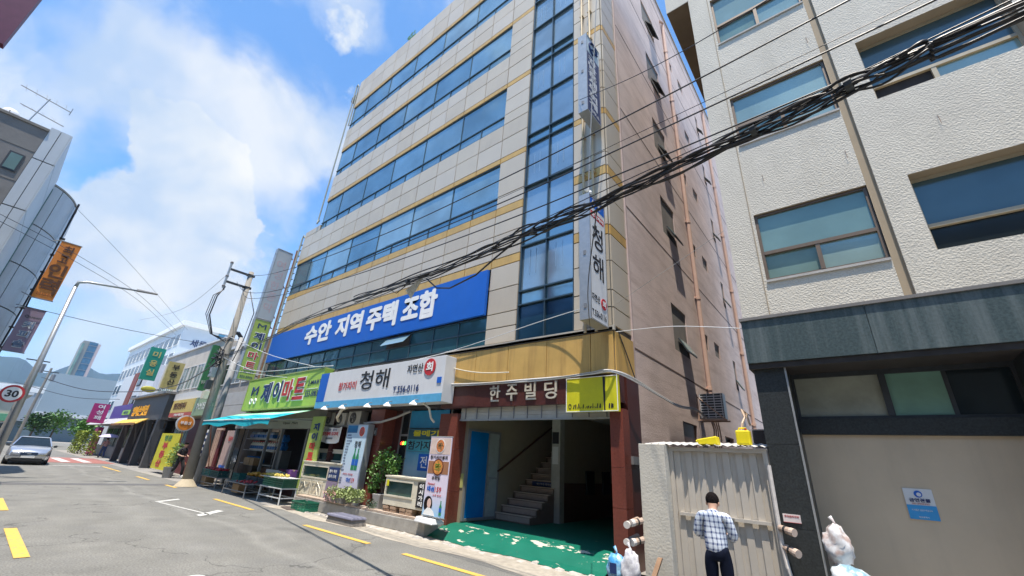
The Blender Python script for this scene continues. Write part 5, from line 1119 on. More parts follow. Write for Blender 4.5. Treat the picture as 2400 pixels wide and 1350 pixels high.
for i in range(n+1):
    x = -3.02+1.92*i/n; z = 2.155+.012*math.sin(i*1.57); P.append(((x, 7.47+random.uniform(-.03, .03)+(.02 if i % 4 < 2 else 0), z), (x, 8.5, z+.10)))
for i in range(n): b.quad(P[i][0], P[i+1][0], P[i+1][1], P[i][1])
b.v += [(a, c, d-.006) for a, c, d in b.v]; m_ = len(b.v)//2; b.f += [tuple(m_+k for k in f_)[::-1] for f_ in list(b.f)]
b.build('sheet', mat('sheet_white', (.55,.54,.52), .6, .1, .1, 8, dirt=.3), ch)
def jerry(label, x, y, z, lying=False):
    t = thing('jerry_can', label, 'jerry can', (x, y, z))
    if not lying:
        bx(x-.10, x+.10, y-.07, y+.07, z, z+.22).build('body', YELP, t, bevel=.02); MB().box(x-.075, x+.075, y-.073, y-.0701, z+.03, z+.05).box(x-.075, x-.055, y-.073, y-.0701, z+.05, z+.17).box(x+.055, x+.075, y-.073, y-.0701, z+.05, z+.17).build('embossing', YELP, t)
        MB().tube([(x-.06, y, z+.215), (x-.05, y, z+.255), (x+.05, y, z+.255), (x+.06, y, z+.215)], .012, 6).build('handle', YELP, t); MB().tube([(x+.05, y-.04, z+.21), (x+.05, y-.04, z+.25)], .018, 8).build('cap', REDL, t)
    else:
        MB().hull8([(x-.15, y-.1, z), (x+.15, y-.1, z), (x+.15, y+.1, z), (x-.15, y+.1, z)], [(x-.17, y-.1, z+.075), (x+.14, y-.1, z+.13), (x+.14, y+.1, z+.13), (x-.17, y+.1, z+.075)]).build('body', YELP, t, bevel=.015); MB().tube([(x-.15, y-.04, z+.05), (x-.19, y-.04, z+.05)], .02, 8).build('cap', YELP, t)
jerry('upright yellow jerry can standing on the gate top', -1.42, 7.62, 2.175); jerry('yellow jerry can lying on its side on the gate top', -1.94, 7.62, 2.172, True)
tag(MB().tube([(-1.46, 7.75, 2.4), (-1.44, 7.78, 2.52), (-1.40, 7.85, 2.62), (-1.44, 7.9, 2.75), (-1.40, 8.0, 2.7), (-1.36, 7.95, 2.5)], .018, 6).build('hose', mat('hose_tan', (.55,.40,.28), .5)), 'tan hose curling above the upright jerry can', 'hose')
# AC on the pink wall
ca = thing('ac_unit', 'grey slatted air conditioner on a bracket on the pink side wall', 'air conditioner', (-3.3, 14.2, 3.2))
bx(-3.62, -2.95, 13.68, 14.0, 3.28, 4.02).build('casing', STEEL, ca)
bx(-3.60, -2.97, 13.665, 13.679, 3.30, 4.0).build('grille_opening', DARK, ca)
b = MB()
for i in range(9): b.box(-3.60, -2.97, 13.645, 13.664, 3.32+i*.075, 3.345+i*.075)
for i in range(4): b.box(-3.60+i*.2, -3.58+i*.2, 13.635, 13.644, 3.30, 4.0)
b.build('louvre', WHITEG, ca)
b = MB(); b.box(-3.7, -2.9, 13.62, 13.66, 3.22, 3.26).box(-3.7, -2.9, 14.02, 14.06, 3.22, 3.26).tube([(-3.69, 13.64, 3.95), (-2.95, 13.64, 3.25)], .018, 5).box(-3.7, -3.66, 13.62, 13.66, 3.26, 4.0); b.build('bracket', mat('rust_pale', (.50,.33,.24), .7), ca)
b = MB()
for k in range(4): b.tube([(-3.4+k*.06, 13.9, 3.2), (-3.36+k*.05, 13.95, 3.0), (-3.42+k*.07, 14.0, 2.7), (-3.4+k*.04, 14.0, 2.2)], .02, 6)
b.build('pipe_bundle', mat('rust_pale', (.50,.33,.24)), ca)
ca2 = thing('ac_unit', 'far air conditioner low on the pink wall behind the jerry can', 'air conditioner', (-3.3, 21, 3.0)); bx(-3.62, -3.1, 21.3, 21.7, 2.9, 3.7).build('casing', STEEL, ca2); bx(-3.6, -3.12, 21.285, 21.299, 2.95, 3.65).build('grille_opening', DARK, ca2)
# pipe stubs both sides of the gate
def stub(label, pts, r, cap):
    t = thing('pipe_stub', label, 'pipe', pts[0]); MB().tube(pts, r, 12).build('pipe', mat('pipe_tan', (.44,.33,.26), .5, .1, .1, 9, dirt=.3), t)
    a, c = Vector(pts[-2]), Vector(pts[-1]); d_ = (c-a).normalized(); MB().tube([c-d_*.01, c+d_*.05], r*1.12, 12).build('cap', cap, t); MB().tube([c-d_*.10, c-d_*.07], r*1.10, 12).build('tape_band', BLACK, t)
PW = mat('pipe_white', (.62,.58,.54), .4, 0, .1, 12)
stub('upper capped pipe stub pair left of the gate post, outer pipe', [(-3.3, 7.75, .93), (-3.22, 7.15, .90)], .048, PW); stub('upper capped pipe stub touching the gate post', [(-3.04, 7.45, .97), (-3.15, 7.22, .93)], .048, PW)
stub('lower capped pipe stub, outer one above the blue bag', [(-3.32, 7.75, .68), (-3.24, 7.15, .66)], .042, PW); stub('lower capped pipe stub touching the gate post', [(-3.04, 7.45, .70), (-3.15, 7.22, .66)], .050, PW)
stub('upper tan pipe stub on the granite pillar', [(-1.12, 7.52, 1.09), (-.98, 7.42, 1.07)], .046, mat('pipe_end', (.56,.44,.36), .5)); stub('lower tan pipe stub on the granite pillar', [(-1.10, 7.52, .86), (-.97, 7.40, .83)], .046, mat('pipe_end', (.56,.44,.36), .5))
tag(MB().tube([(-1.13, 7.54, 1.9), (-1.13, 7.52, .9), (-1.10, 7.48, .62), (-1.05, 7.5, .3)], .028, 7).build('downpipe', mat('pipe_white', (.62,.58,.54))), 'thin pale pipe running down between the gate and the granite pillar', 'pipe')
tag(MB().hull8([(-2.93, 6.95, 0), (-2.86, 6.95, 0), (-2.86, 7.0, 0), (-2.93, 7.0, 0)], [(-2.80, 7.25, .50), (-2.73, 7.25, .50), (-2.73, 7.3, .50), (-2.80, 7.3, .50)]).build('wooden_stake', mat('stake_wood', (.28,.17,.10), .8, 0, .2, 12)), 'worn wooden stake leaning on the gate post', 'stake')
# bags
def bag(label, c, r, sq, m, name='plastic_bag', seed=1, tie=True, cat='bag'):
    random.seed(seed); t = thing(name, label, cat, (c[0], c[1], c[2]-r*sq[2])); q = MB().ball(c, r, 26, 18, sq)
    ph = [random.uniform(0, 6) for _ in range(8)]
    def f(p_):
        d_ = p_-Vector(c); k = 1+.07*math.sin(d_.x/r*5+ph[0]+d_.z/r*3)+.06*math.sin(d_.y/r*7+ph[1]-d_.z/r*5)+.045*math.sin(d_.z/r*13+ph[2]+d_.x/r*6)+.03*math.sin(d_.x/r*19+ph[3])+.022*math.sin(d_.z/r*27+ph[4]-d_.x/r*11)+.018*math.sin(d_.x/r*41+d_.z/r*23+ph[5])
        if d_.z < -r*sq[2]*.8: d_.z = -r*sq[2]*.8
        return Vector(c)+Vector((d_.x*k, d_.y*k, d_.z*k))
    q.xf(f); o = q.build('body', m, t, smooth=True)
    if tie:
        s = MB(); zt = c[2]+r*sq[2]
        s.tube([(c[0], c[1], zt-.03), (c[0]+.01, c[1], zt+.02), (c[0]-.03, c[1], zt+.09)], [.03, .012, .028], 7); s.build('knot', m, t, smooth=True)
    return t
def plasticmat(name, c0, c1, sc_=9, thr=(.42, .58), rough=.35):
    m = mat(name, c0, rough, 0, .1, 9); nt, p = nodes_of(m); old = p.inputs['Base Color'].links[0].from_socket
    g = nt.nodes.new('ShaderNodeNewGeometry'); n = nt.nodes.new('ShaderNodeTexNoise'); n.inputs['Scale'].default_value = sc_; n.inputs['Detail'].default_value = 5; nt.links.new(g.outputs['Position'], n.inputs['Vector'])
    r = nt.nodes.new('ShaderNodeMapRange'); nt.links.new(n.outputs[0], r.inputs[0]); r.inputs[1].default_value = thr[0]; r.inputs[2].default_value = thr[1]
    mi = nt.nodes.new('ShaderNodeMixRGB'); nt.links.new(r.outputs[0], mi.inputs[0]); nt.links.new(old, mi.inputs[1]); mi.inputs[2].default_value = tuple(c1)+(1,); nt.links.new(mi.outputs[0], p.inputs['Base Color']); return m
bb = bag('blue tied rubbish bag on a small board beside the entrance pillar', (-3.42, 7.12, .28), .16, (1, .8, 1.25), plasticmat('bag_blue', (.05,.28,.58), (.30,.55,.75)), seed=3)
q = MB().box(-3.47, -3.36, 6.975, 6.985, .22, .36); q.build('printed_patch', NAVY, bb)
bx(-3.6, -3.2, 7.0, 7.3, .005, .10).build('board_base', CARD, bb)
bag('white woven sack with faded print leaning on the gate post', (-3.17, 7.08, .27), .19, (.75, .7, 1.55), plasticmat('sack_white', (.62,.62,.64), (.42,.42,.46), 16), seed=5)
bag('clear rubbish bag full of mixed litter, upper one leaning on the granite pillar', (-.50, 7.62, .95), .19, (.80, .9, 1.35), plasticmat('bag_clear', (.62,.62,.63), (.42,.32,.29), 8, (.50,.66)), seed=6)
bag('white rubbish bag below the clear one at the foot of the beige panel', (-.42, 7.45, .52), .30, (.85, .8, .85), plasticmat('bag_white', (.66,.70,.72), (.20,.34,.42), 4, (.55,.65)), seed=7, tie=False)
bag('grey rubbish bag hidden under the white one', (-.35, 7.5, .16), .30, (1, .8, .62), plasticmat('bag_grey', (.40,.41,.43), (.25,.27,.30), 6), seed=8, tie=False)

# ================================================================== PEOPLE
def skinned(name, joints, edges, m, parent, sub=2, root=0, label=None):
    me = bpy.data.meshes.new(name); o0 = _org.get(parent.name, Vector((0, 0, 0)))
    me.from_pydata([tuple(Vector(j[0])) for j in joints], edges, []); me.materials.append(m)
    o = bpy.data.objects.new(name, me); COL.objects.link(o)
    md = o.modifiers.new('skin', 'SKIN'); md.use_smooth_shade = True
    for i, j in enumerate(joints):
        r_ = j[1]; me.skin_vertices[0].data[i].radius = r_ if isinstance(r_, tuple) else (r_, r_); me.skin_vertices[0].data[i].use_root = (i == root)
    s = o.modifiers.new('sub', 'SUBSURF'); s.levels = sub; s.render_levels = sub
    o.parent = parent
    if label: o['label'] = label
    return o
def person(label, loc, rz, H, pose, cols, shirt_m=None, hand_item=None):
    """local frame: faces +y, feet at z 0, built for 1.72 m then scaled"""
    t = thing('person', label, 'person', loc, None, rz if rz else 1e-6)
    t.scale = (H/1.72,)*3
    J = pose
    body = [(J['pelvis'], .07), (J['waist'], .07), (J['chest'], .095), (J['neck0'], .062), (J['neck1'], .058), (J['head0'], .075), (J['head1'], .085), (J['head2'], .06)]
    e = [(0,1),(1,2),(2,3),(3,4),(4,5),(5,6),(6,7)]
    for s_ in ('l', 'r'):
        k = len(body); body += [(J['sh'+s_], .040), (J['el'+s_], .036), (J['wr'+s_], .028), (J['ha'+s_], .032)]; e += [(2, k), (k, k+1), (k+1, k+2), (k+2, k+3)]
        k = len(body); body += [(J['hip'+s_], .055), (J['kn'+s_], .045), (J['an'+s_], .038), (J['to'+s_], .036)]; e += [(0, k), (k, k+1), (k+1, k+2), (k+2, k+3)]
    skinned('body', body, e, cols['skin'], t)
    # fingers
    for s_ in ('l', 'r'):
        h = Vector(J['ha'+s_]); d_ = (h-Vector(J['wr'+s_])).normalized(); sd_ = d_.cross(Vector((0, 0, 1))); sd_ = sd_.normalized() if sd_.length > .1 else Vector((1, 0, 0)); cu_ = sd_.cross(d_)
        q = MB()
        for k, (o_, l) in enumerate(((-.027, .055), (-.009, .068), (.009, .064), (.026, .050))):
            a = h+sd_*o_+d_*.01; q.tube([a, a+d_*l*.5, a+d_*l*.85+cu_*(-.02)], [.010, .009, .007], 6)
        a = h-d_*.02+sd_*.03*(1 if s_ == 'l' else -1); q.tube([a, a+sd_*.025*(1 if s_ == 'l' else -1)+d_*.02, a+sd_*.03*(1 if s_ == 'l' else -1)+d_*.045], [.012, .011, .009], 6)
        q.build('fingers', cols['skin'], t, smooth=True)
    # ears, hair
    h1 = Vector(J['head1']); n1_ = Vector(J['neck1']); upd = (Vector(J['head2'])-Vector(J['head0'])).normalized(); fwd = Vector(J['face']).normalized(); side = upd.cross(fwd).normalized()
    q = MB()
    for s_ in (-1, 1): q.ball(h1+side*.082*s_-upd*.02, .03, 8, 6, (.4, .8, 1.1))
    q.ball(h1+fwd*.095-upd*.02, .018, 6, 5); q.build('ears_and_nose', cols['skin'], t, smooth=True)
    q = MB()
    for s_ in (-1, 1): q.ball(h1+side*.03*s_+fwd*.082+upd*.01, .010, 6, 5)
    q.build('eyes', HAIR, t, smooth=True)
    MB().ball(h1+fwd*.083-upd*.06, .02, 6, 5, (1.2, .5, .35)).build('mouth', mat('lip', (.35,.14,.12), .5), t, smooth=True)
    q = MB().ball((0, 0, 0), 1, 22, 14)
    def hf(p_):
        if p_.y > .35 and p_.z < .35: p_ = p_*.84
        elif p_.z < -.3: p_ = Vector((p_.x*.9, p_.y, p_.z*1.12))
        return h1+side*p_.x*.093+fwd*(p_.y*.102-.010)+upd*(p_.z*.098+.022)
    q.xf(hf); q.build('hair', cols['hair'], t, smooth=True)
    # shirt
    tor = [((Vector(J['pelvis'])+Vector((0, 0, -.11))), (.175, .14)), (J['waist'], (.155, .12)), (J['chest'], (.175, .13)), (Vector(J['chest']).lerp(Vector(J['neck0']), .7), (.11, .08)), (J['neck0'], .078), (Vector(J['neck0']).lerp(Vector(J['neck1']), .6), .066)]
    e = [(0,1),(1,2),(2,3),(3,4),(4,5)]
    for s_ in ('l', 'r'):
        k = len(tor); endp = Vector(J['el'+s_]).lerp(Vector(J['wr'+s_]), J.get('sleeve', .1)) if J.get('sleeve', .1) > 0 else Vector(J['sh'+s_]).lerp(Vector(J['el'+s_]), .8)
        tor += [(J['sh'+s_], .078), (Vector(J['sh'+s_]).lerp(Vector(J['el'+s_]), .55), .066)]; e += [(3, k), (k, k+1)]
        if J.get('sleeve', .1) > 0: tor += [(J['el'+s_], .062), (endp, .052)]; e += [(k+1, k+2), (k+2, k+3)]
        else: tor += [(endp, .062)]; e += [(k+1, k+2)]
    skinned('shirt', tor, e, shirt_m or cols['shirt'], t)
    lg = [(Vector(J['pelvis'])+Vector((0, 0, .09)), (.14, .11)), (Vector(J['pelvis'])+Vector((0, -.035, -.08)), (.15, .12))]; e = [(0, 1)]
    for s_ in ('l', 'r'):
        k = len(lg); lg += [(J['hip'+s_], .105), (Vector(J['hip'+s_]).lerp(Vector(J['kn'+s_]), .5), .092), (J['kn'+s_], .075), (Vector(J['an'+s_])+Vector((0, 0, .02)), .066)]; e += [(1, k), (k, k+1), (k+1, k+2), (k+2, k+3)]
    skinned('trousers', lg, e, cols['pants'], t)
    for s_ in ('l', 'r'):
        a = Vector(J['an'+s_]); b_ = Vector(J['to'+s_]); q = MB().tube([a+Vector((0, -.06, -.03)), a+Vector((0, 0, -.02)), a.lerp(b_, .6), b_+(b_-a)*.3], [.045, .052, .046, .03], 10); q.build('shoe', cols['shoe'], t, smooth=True)
    if hand_item: hand_item(t)
    return t
def base_pose():
    return dict(pelvis=(0,0,.96), waist=(0,.0,1.08), chest=(0,.0,1.28), neck0=(0,-.005,1.44), neck1=(0,.01,1.49), head0=(0,.03,1.54), head1=(0,.04,1.61), head2=(0,.04,1.66),
        shl=(-.175,-.01,1.38), ell=(-.24,-.02,1.12), wrl=(-.26,.08,.90), hal=(-.26,.11,.82), shr=(.175,-.01,1.38), elr=(.24,-.02,1.12), wrr=(.26,.08,.90), har=(.26,.11,.82),
        hipl=(-.09,0,.90), knl=(-.10,.02,.50), anl=(-.11,-.01,.09), tol=(-.12,.12,.04), hipr=(.09,0,.90), knr=(.10,.02,.50), anr=(.11,-.01,.09), tor=(.12,.12,.04), face=(0,1,0))
# plaid
PL = mat('plaid_shirt', (.66,.72,.80), .85, 0, .04, 20)
nt, p = nodes_of(PL); old = p.inputs['Base Color'].links[0].from_socket; tcn = nt.nodes.new('ShaderNodeTexCoord'); sp = nt.nodes.new('ShaderNodeSeparateXYZ'); nt.links.new(tcn.outputs['Object'], sp.inputs[0])
def pm(op, a, b=None, clamp=False):
    n = nt.nodes.new('ShaderNodeMath'); n.operation = op; n.use_clamp = clamp
    for i, v in enumerate((a, b)):
        if v is None: continue
        if isinstance(v, (int, float)): n.inputs[i].default_value = v
        else: nt.links.new(v, n.inputs[i])
    return n.outputs[0]
wob = nt.nodes.new('ShaderNodeTexNoise'); wob.inputs['Scale'].default_value = 7; nt.links.new(tcn.outputs['Object'], wob.inputs['Vector'])
def stripes(c, per, w_): 
    f = pm('FRACT', pm('DIVIDE', pm('ADD', c, pm('MULTIPLY', wob.outputs[0], .03)), per)); d_ = pm('ABSOLUTE', pm('SUBTRACT', f, .5)); return pm('MULTIPLY', pm('SUBTRACT', 1, pm('MULTIPLY', pm('MAXIMUM', pm('SUBTRACT', d_, w_), 0), 14), True), 1)
sx_ = stripes(pm('ADD', sp.outputs['X'], pm('MULTIPLY', sp.outputs['Y'], .7)), .058, .12); sz_ = stripes(sp.outputs['Z'], .068, .14)
s2 = stripes(pm('ADD', sp.outputs['X'], .022), .058, .02); tot_ = pm('ADD', pm('MULTIPLY', sx_, .52), pm('MULTIPLY', sz_, .46), True)
mi = nt.nodes.new('ShaderNodeMixRGB'); nt.links.new(tot_, mi.inputs[0]); nt.links.new(old, mi.inputs[1]); mi.inputs[2].default_value = (.02,.045,.17,1); nt.links.new(mi.outputs[0], p.inputs['Base Color'])
NP = mat('navy_trousers', (.008,.011,.024), .95, 0, .2, 9, bump=.3, bscale=9, spec=.1)
P_ = base_pose(); P_.update(chest=(0,.03,1.28), neck0=(0,.02,1.43), neck1=(.0,.045,1.465), head0=(0,.07,1.50), head1=(0,.095,1.555), head2=(0,.115,1.595), face=(0,.75,-.65),
    ell=(-.245,.0,1.13), wrl=(-.12,.22,1.12), hal=(-.05,.27,1.15), elr=(.245,.02,1.12), wrr=(.12,.24,1.13), har=(.05,.28,1.17), sleeve=.75)
def phone(t):
    MB().box(-.04, .04, .30, .312, 1.15, 1.29).build('phone', BLACKL, t)
person('man in a blue and white plaid shirt and navy trousers looking down, seen from behind', (-1.68, 6.35, 0), R(6), 1.535, P_, dict(skin=SKIN, hair=HAIR, shirt=PL, pants=NP, shoe=BLACK), PL, phone)
P2 = base_pose(); P2.update(knl=(-.10,.20,.54), anl=(-.11,.22,.12), tol=(-.12,.36,.12), knr=(.10,-.06,.50), anr=(.10,-.34,.16), tor=(.10,-.24,.06), ell=(-.25,-.03,1.12), wrl=(-.16,.22,1.06), hal=(-.12,.29,1.06), elr=(.25,-.03,1.12), wrr=(.18,.20,1.05), har=(.12,.28,1.05), sleeve=-1)
person('man in a black t-shirt and black trousers walking past the utility pole', (-27.3, 7.2, 0), R(-60), 1.70, P2, dict(skin=SKIN, hair=HAIR, shirt=mat('black_tee', (.02,.02,.024), .9), pants=mat('black_trousers', (.014,.014,.017), .9), shoe=WHITE))
P3 = base_pose(); P3.update(knl=(-.10,.14,.52), anl=(-.11,.18,.10), tol=(-.12,.30,.05), anr=(.10,-.22,.12), tor=(.10,-.1,.05), elr=(.24,.05,1.14), wrr=(.16,.20,1.30), har=(.15,.22,1.38), sleeve=-1)
def umb(t):
    q = MB(); n = 16; c = (.15, .22, 2.02)
    for a in range(n):
        a0, a1 = 2*math.pi*a/n, 2*math.pi*(a+1)/n
        pr_ = [(.0, 0), (.30, -.04), (.58, -.13), (.80, -.28)]
        for k in range(3):
            (r0, z0), (r1, z1) = pr_[k], pr_[k+1]
            q.quad((c[0]+r0*math.cos(a0), c[1]+r0*math.sin(a0), c[2]+z0), (c[0]+r0*math.cos(a1), c[1]+r0*math.sin(a1), c[2]+z0), (c[0]+r1*math.cos(a1), c[1]+r1*math.sin(a1), c[2]+z1), (c[0]+r1*math.cos(a0), c[1]+r1*math.sin(a0), c[2]+z1))
    u = thing('umbrella', 'pale lilac umbrella held up by the distant walker', 'umbrella', (0, 0, 0)); q.build('canopy', mat('lilac', (.50,.45,.68), .6), u); MB().tube([(.15, .22, 1.3), (.15, .22, 2.05)], .012, 6).build('shaft', STEEL, u)
    u.location = (-52.8, 8.0, -.03); u.rotation_euler = (0, 0, R(100)); return
person('distant walker in a dark outfit with a patterned top under a lilac umbrella', (-52.8, 8.0, 0), R(100), 1.66, P3, dict(skin=SKIN, hair=HAIR, shirt=mat('floral_top', (.35,.20,.18), .8, 0, .6, 12), pants=mat('navy_skirt', (.03,.05,.14), .9), shoe=BLACK), None, umb)

# ================================================================== POLES, CABLES
PCON = mat('pole_concrete', (.25,.235,.205), .9, 0, .12, 4, bump=.2, bscale=30, dirt=.5, dirtcol=(.2,.18,.15))
up_ = thing('utility_pole', 'tall leaning concrete utility pole with two cross arms by the mart awning', 'pole', (-22.5, 6.4, 0))
MB().tube([(-22.45, 6.4, 0), (-22.95, 6.4, 5), (-23.35, 6.4, 10.15)], [.20, .16, .12], 16).build('shaft', PCON, up_, smooth=True)
MB().tube([(-22.45, 6.4, 0), (-22.46, 6.4, .28)], [.42, .20], 16).build('cement_collar', mat('cement_collar', (.42,.36,.26), .95, 0, .1, 5), up_)
for z, x in ((9.95, -23.33), (9.25, -23.28)):
    bx(x-.04, x+.04, 5.45, 6.6, z-.05, z+.05).build('cross_arm', DARK, up_)
    bx(x-.14, x+.14, 6.24, 6.56, z-.04, z+.04).build('clamp', DARK, up_)
bx(-23.42, -23.30, 5.38, 5.46, 8.9, 10.35).build('end_plate', STEEL, up_)
b = MB()
for z in (9.0, 9.55, 10.3): b.ball((-23.36, 5.42, z), .08, 8, 6)
b.build('insulator', mat('insulator', (.15,.13,.12), .3), up_, smooth=True)
b = MB()
for i in range(7): z = 6.2+i*.42; x = -22.95-.1*(z-5)*.8; b.tube([(x-.15, 6.4, z), (x-.38, 6.4, z)] if i % 2 else [(x+.12, 6.4, z), (x+.34, 6.4, z)], .012, 5)
b.build('step_bolt', GREYM, up_)
b = MB()
for k in range(3):
    s = .08*k; b.tube([(-23.35, 5.5, 9.0-s), (-23.3, 5.3-s, 8.4), (-23.2, 5.25-s, 7.4), (-23.1, 5.6-s*.5, 6.5), (-22.95, 6.2, 6.25+s), (-22.9, 6.4, 6.6)], .03 if k == 0 else .018, 6)
b.tube([(-23.25, 6.6, 9.1), (-23.0, 7.0, 8.0), (-22.9, 6.9, 6.5), (-22.8, 6.7, 5.4)], .022, 6)
b.build('hanging_cable', CABLE, up_, smooth=True)
for (x, y, z, w_, h, m) in ((-22.95, 6.1, 4.55, .3, .45, STEEL), (-22.9, 6.08, 4.0, .26, .4, DARK), (-22.85, 6.08, 3.55, .3, .35, CREAM)): bx(x-w_/2, x+w_/2, y-.1, y+.12, z, z+h).build('junction_box', m, up_, bevel=.01)
b = MB(); random.seed(9)
for i in range(16):
    z = random.uniform(4.9, 5.9); pts = [(-22.9, 6.25, z)]
    for k in range(3): pts.append((-22.9+random.uniform(-.45, .45), 6.2+random.uniform(-.3, .2), z+random.uniform(-.45, .35)))
    b.tube(pts, random.uniform(.012, .03), 5)
b.build('cable_tangle', CABLE, up_)
up2 = thing('utility_pole', 'second grey steel pole standing close behind the tall utility pole', 'pole', (-24.6, 7.4, 0))
MB().tube([(-23.9, 7.2, 0), (-24.3, 7.2, 6.9)], [.16, .13], 14).build('shaft', mat('pole_grey', (.30,.31,.32), .7, .1, .1, 4, dirt=.4), up2, smooth=True); MB().tube([(-24.3, 7.2, 6.9), (-24.3, 7.0, 7.1), (-24.2, 6.8, 7.05)], .1, 8).build('cable_head', DARK, up2)
def cable(label, pts, r, m=CABLE, jig=0, n=40, name='cable', cat='cable', group=None, seg=6):
    P = [Vector(p_) for p_ in pts]; out = []
    for i in range(len(P)-1):
        p0 = P[max(i-1, 0)]; p1 = P[i]; p2 = P[i+1]; p3 = P[min(i+2, len(P)-1)]; k = max(2, n//(len(P)-1))
        for j in range(k):
            t = j/k; out.append(.5*((2*p1)+(-p0+p2)*t+(2*p0-5*p1+4*p2-p3)*t*t+(-p0+3*p1-3*p2+p3)*t**3))
    out.append(P[-1])
    if jig:
        a = random.uniform(0, 6); out = [q_+Vector((0, jig*math.sin(a+i*.7), jig*math.cos(a*1.3+i*.55))) for i, q_ in enumerate(out)]
    return MB().tube(out, r, seg), out
BND = [(-22.9, 6.3, 5.6), (-21.27, 6.25, 5.56), (-15.09, 5.39, 5.21), (-12.16, 4.91, 5.11), (-7.96, 4.22, 4.75), (-4.9, 3.71, 4.38), (-3.47, 3.48, 4.27), (-2.5, 3.32, 4.22), (-1.59, 3.17, 4.17), (-.74, 3.03, 4.15), (.21, 2.87, 4.12), (.75, 2.78, 4.11), (1.14, 2.72, 4.08), (4, 2.3, 4.0)]
bt = thing('cable_bundle', 'thick sagging bundle of black telephone cables crossing the whole street view', 'cables', (-22.9, 6.3, 5.6))
random.seed(13)
for i in range(11):
    dy, dz = random.uniform(-.04, .04), random.uniform(-.04, .05)
    q, _ = cable('', [(x, y+dy, z+dz+(random.uniform(-.04, .06) if -16 < x < -2 else 0)) for x, y, z in (BND if i % 2 == 0 else BND[4:])], random.choice((.006, .008, .011, .007)), jig=.018, n=120, seg=5); q.build('strand', CABLE, bt, smooth=True)
for x, y, z in ((-2.5, 3.32, 4.22), (-.15, 2.93, 4.135), (.42, 2.83, 4.12), (-5.5, 3.8, 4.45), (-9.5, 4.47, 4.9)): MB().tube([(x-.02, y, z), (x+.02, y-.01, z)], .046, 9).build('tie_band', DARK, bt)
b = MB(); b.tube([(-4.9, 3.72, 4.33), (-4.6, 3.7, 4.1), (-4.2, 3.62, 3.98), (-3.6, 3.52, 4.0), (-3.2, 3.45, 4.12), (-2.9, 3.4, 4.2)], .012, 6); b.tube([(-6.2, 3.9, 4.5), (-5.9, 3.87, 4.35), (-5.6, 3.82, 4.4)], .008, 5)
b.build('drooping_loop', CABLE, bt, smooth=True)
def wire(label, pts, r, m=CABLE, ext=True):
    q, _ = cable('', pts, r, m, n=60); tag(q.build('cable', m, smooth=True), label, 'cable')
Wb = [(-23.33, 6.1, 9.9), (-21.1, 5.98, 9.25), (-18.47, 5.85, 8.66), (-14, 5.62, 7.95), (-8.93, 5.38, 7.42), (-4.75, 5.17, 7.2), (-1.86, 5.02, 7.14), (1.0, 4.88, 7.15), (5, 4.7, 7.2)]
Wc = [(-23.33, 5.9, 9.4), (-21.29, 5.85, 8.4), (-17.68, 5.78, 7.62), (-13, 5.58, 7.1), (-8.78, 5.37, 6.82), (-4.69, 5.16, 6.58), (-1.9, 5.02, 6.53), (1.59, 4.85, 6.53), (5, 4.7, 6.6)]
Wd = [(-23.3, 6.2, 9.2), (-21.5, 6.1, 8.2), (-16.14, 5.74, 7.15), (-12, 5.55, 6.65), (-8.61, 5.36, 6.34), (-4.65, 5.16, 6.1), (-1.93, 5.03, 6.04), (2.06, 4.83, 5.99), (5, 4.7, 6.0)]
wire('uppermost long black power line above the bundle, from the pole across both buildings', Wb, .012); wire('second long black power line, just under the uppermost', Wc, .012); wire('third long black power line, nearest above the bundle', Wd, .012)
wire('thin black line from the upper blade sign up across the stucco building', [(-3.95, 7.0, 10.6), (-1.8, 5.8, 8.9), (0.2, 4.9, 7.9), (3, 4.2, 7.6)], .008)
wire('thin grey wire along under the three power lines', [(-9, 5.3, 6.9), (-4.7, 5.2, 6.75), (-1.9, 5.1, 6.75), (2, 4.9, 6.7)], .005)
wire('fine black service wire just above the bundle on the right', [(-3.6, 3.5, 4.36), (-1.6, 3.2, 4.32), (.3, 2.95, 4.28), (3, 2.6, 4.3)], .005)
wire('thin black stay wire from the bundle down to the tax office sign pipes', [(-1.6, 3.17, 4.12), (-2.6, 4.8, 4.05), (-3.7, 6.9, 4.2)], .007)
wire('taut white rope rising from the blade sign top to beyond the roof', [(-3.85, 7.2, 7.75), (-3.5, 6.9, 11), (-2.9, 6.4, 16.2)], .014, WIREG)
t = thing('lamp_fitting', 'small white and green lamp fitting perched above the white blade sign', 'fitting', (-3.85, 7.2, 7.6)); MB().ball((-3.86, 7.15, 7.78), .06, 9, 7).ball((-3.80, 7.2, 7.70), .045, 8, 6).build('globe', WHITE, t, smooth=True); leaves((-3.95, 7.2, 7.64), 60, .09, .05, LEAF, '').build('green_tuft', LEAF, t)
# white conduit bundle under the fascia
q = MB(); pts = [(-9.1, 7.85, 3.62), (-7.5, 7.84, 3.56), (-6.2, 7.84, 3.53), (-5.0, 7.82, 3.53), (-4.2, 7.8, 3.56), (-3.75, 7.78, 3.58), (-3.5, 8.2, 3.50), (-3.4, 9.6, 3.35), (-3.42, 11, 3.30), (-3.4, 12.4, 3.38), (-3.45, 13.6, 3.30)]
ct = thing('conduit_bundle', 'white taped cable bundle running under the gold fascia and round onto the pink wall', 'cables', (-9, 7.85, 3.6))
for i in range(5):
    random.seed(i+40); a, c = random.uniform(-.03, .03), random.uniform(-.04, .04); q, _ = cable('', [(x, y+a*.6, z+c*.6+random.uniform(-.01, .01)) for x, y, z in pts], .013, jig=.006, n=60); q.build('strand', WHITEG if i < 3 else WIREG, ct, smooth=True)
wire('thin white wire sagging along the bottom of the facade panels to the entrance', [(-22.9, 6.6, 5.0), (-18, 7.7, 4.45), (-13, 7.8, 4.38), (-9.0, 7.85, 4.55), (-5.5, 7.8, 4.95), (-4.1, 7.6, 5.0)], .010, WHITEG)
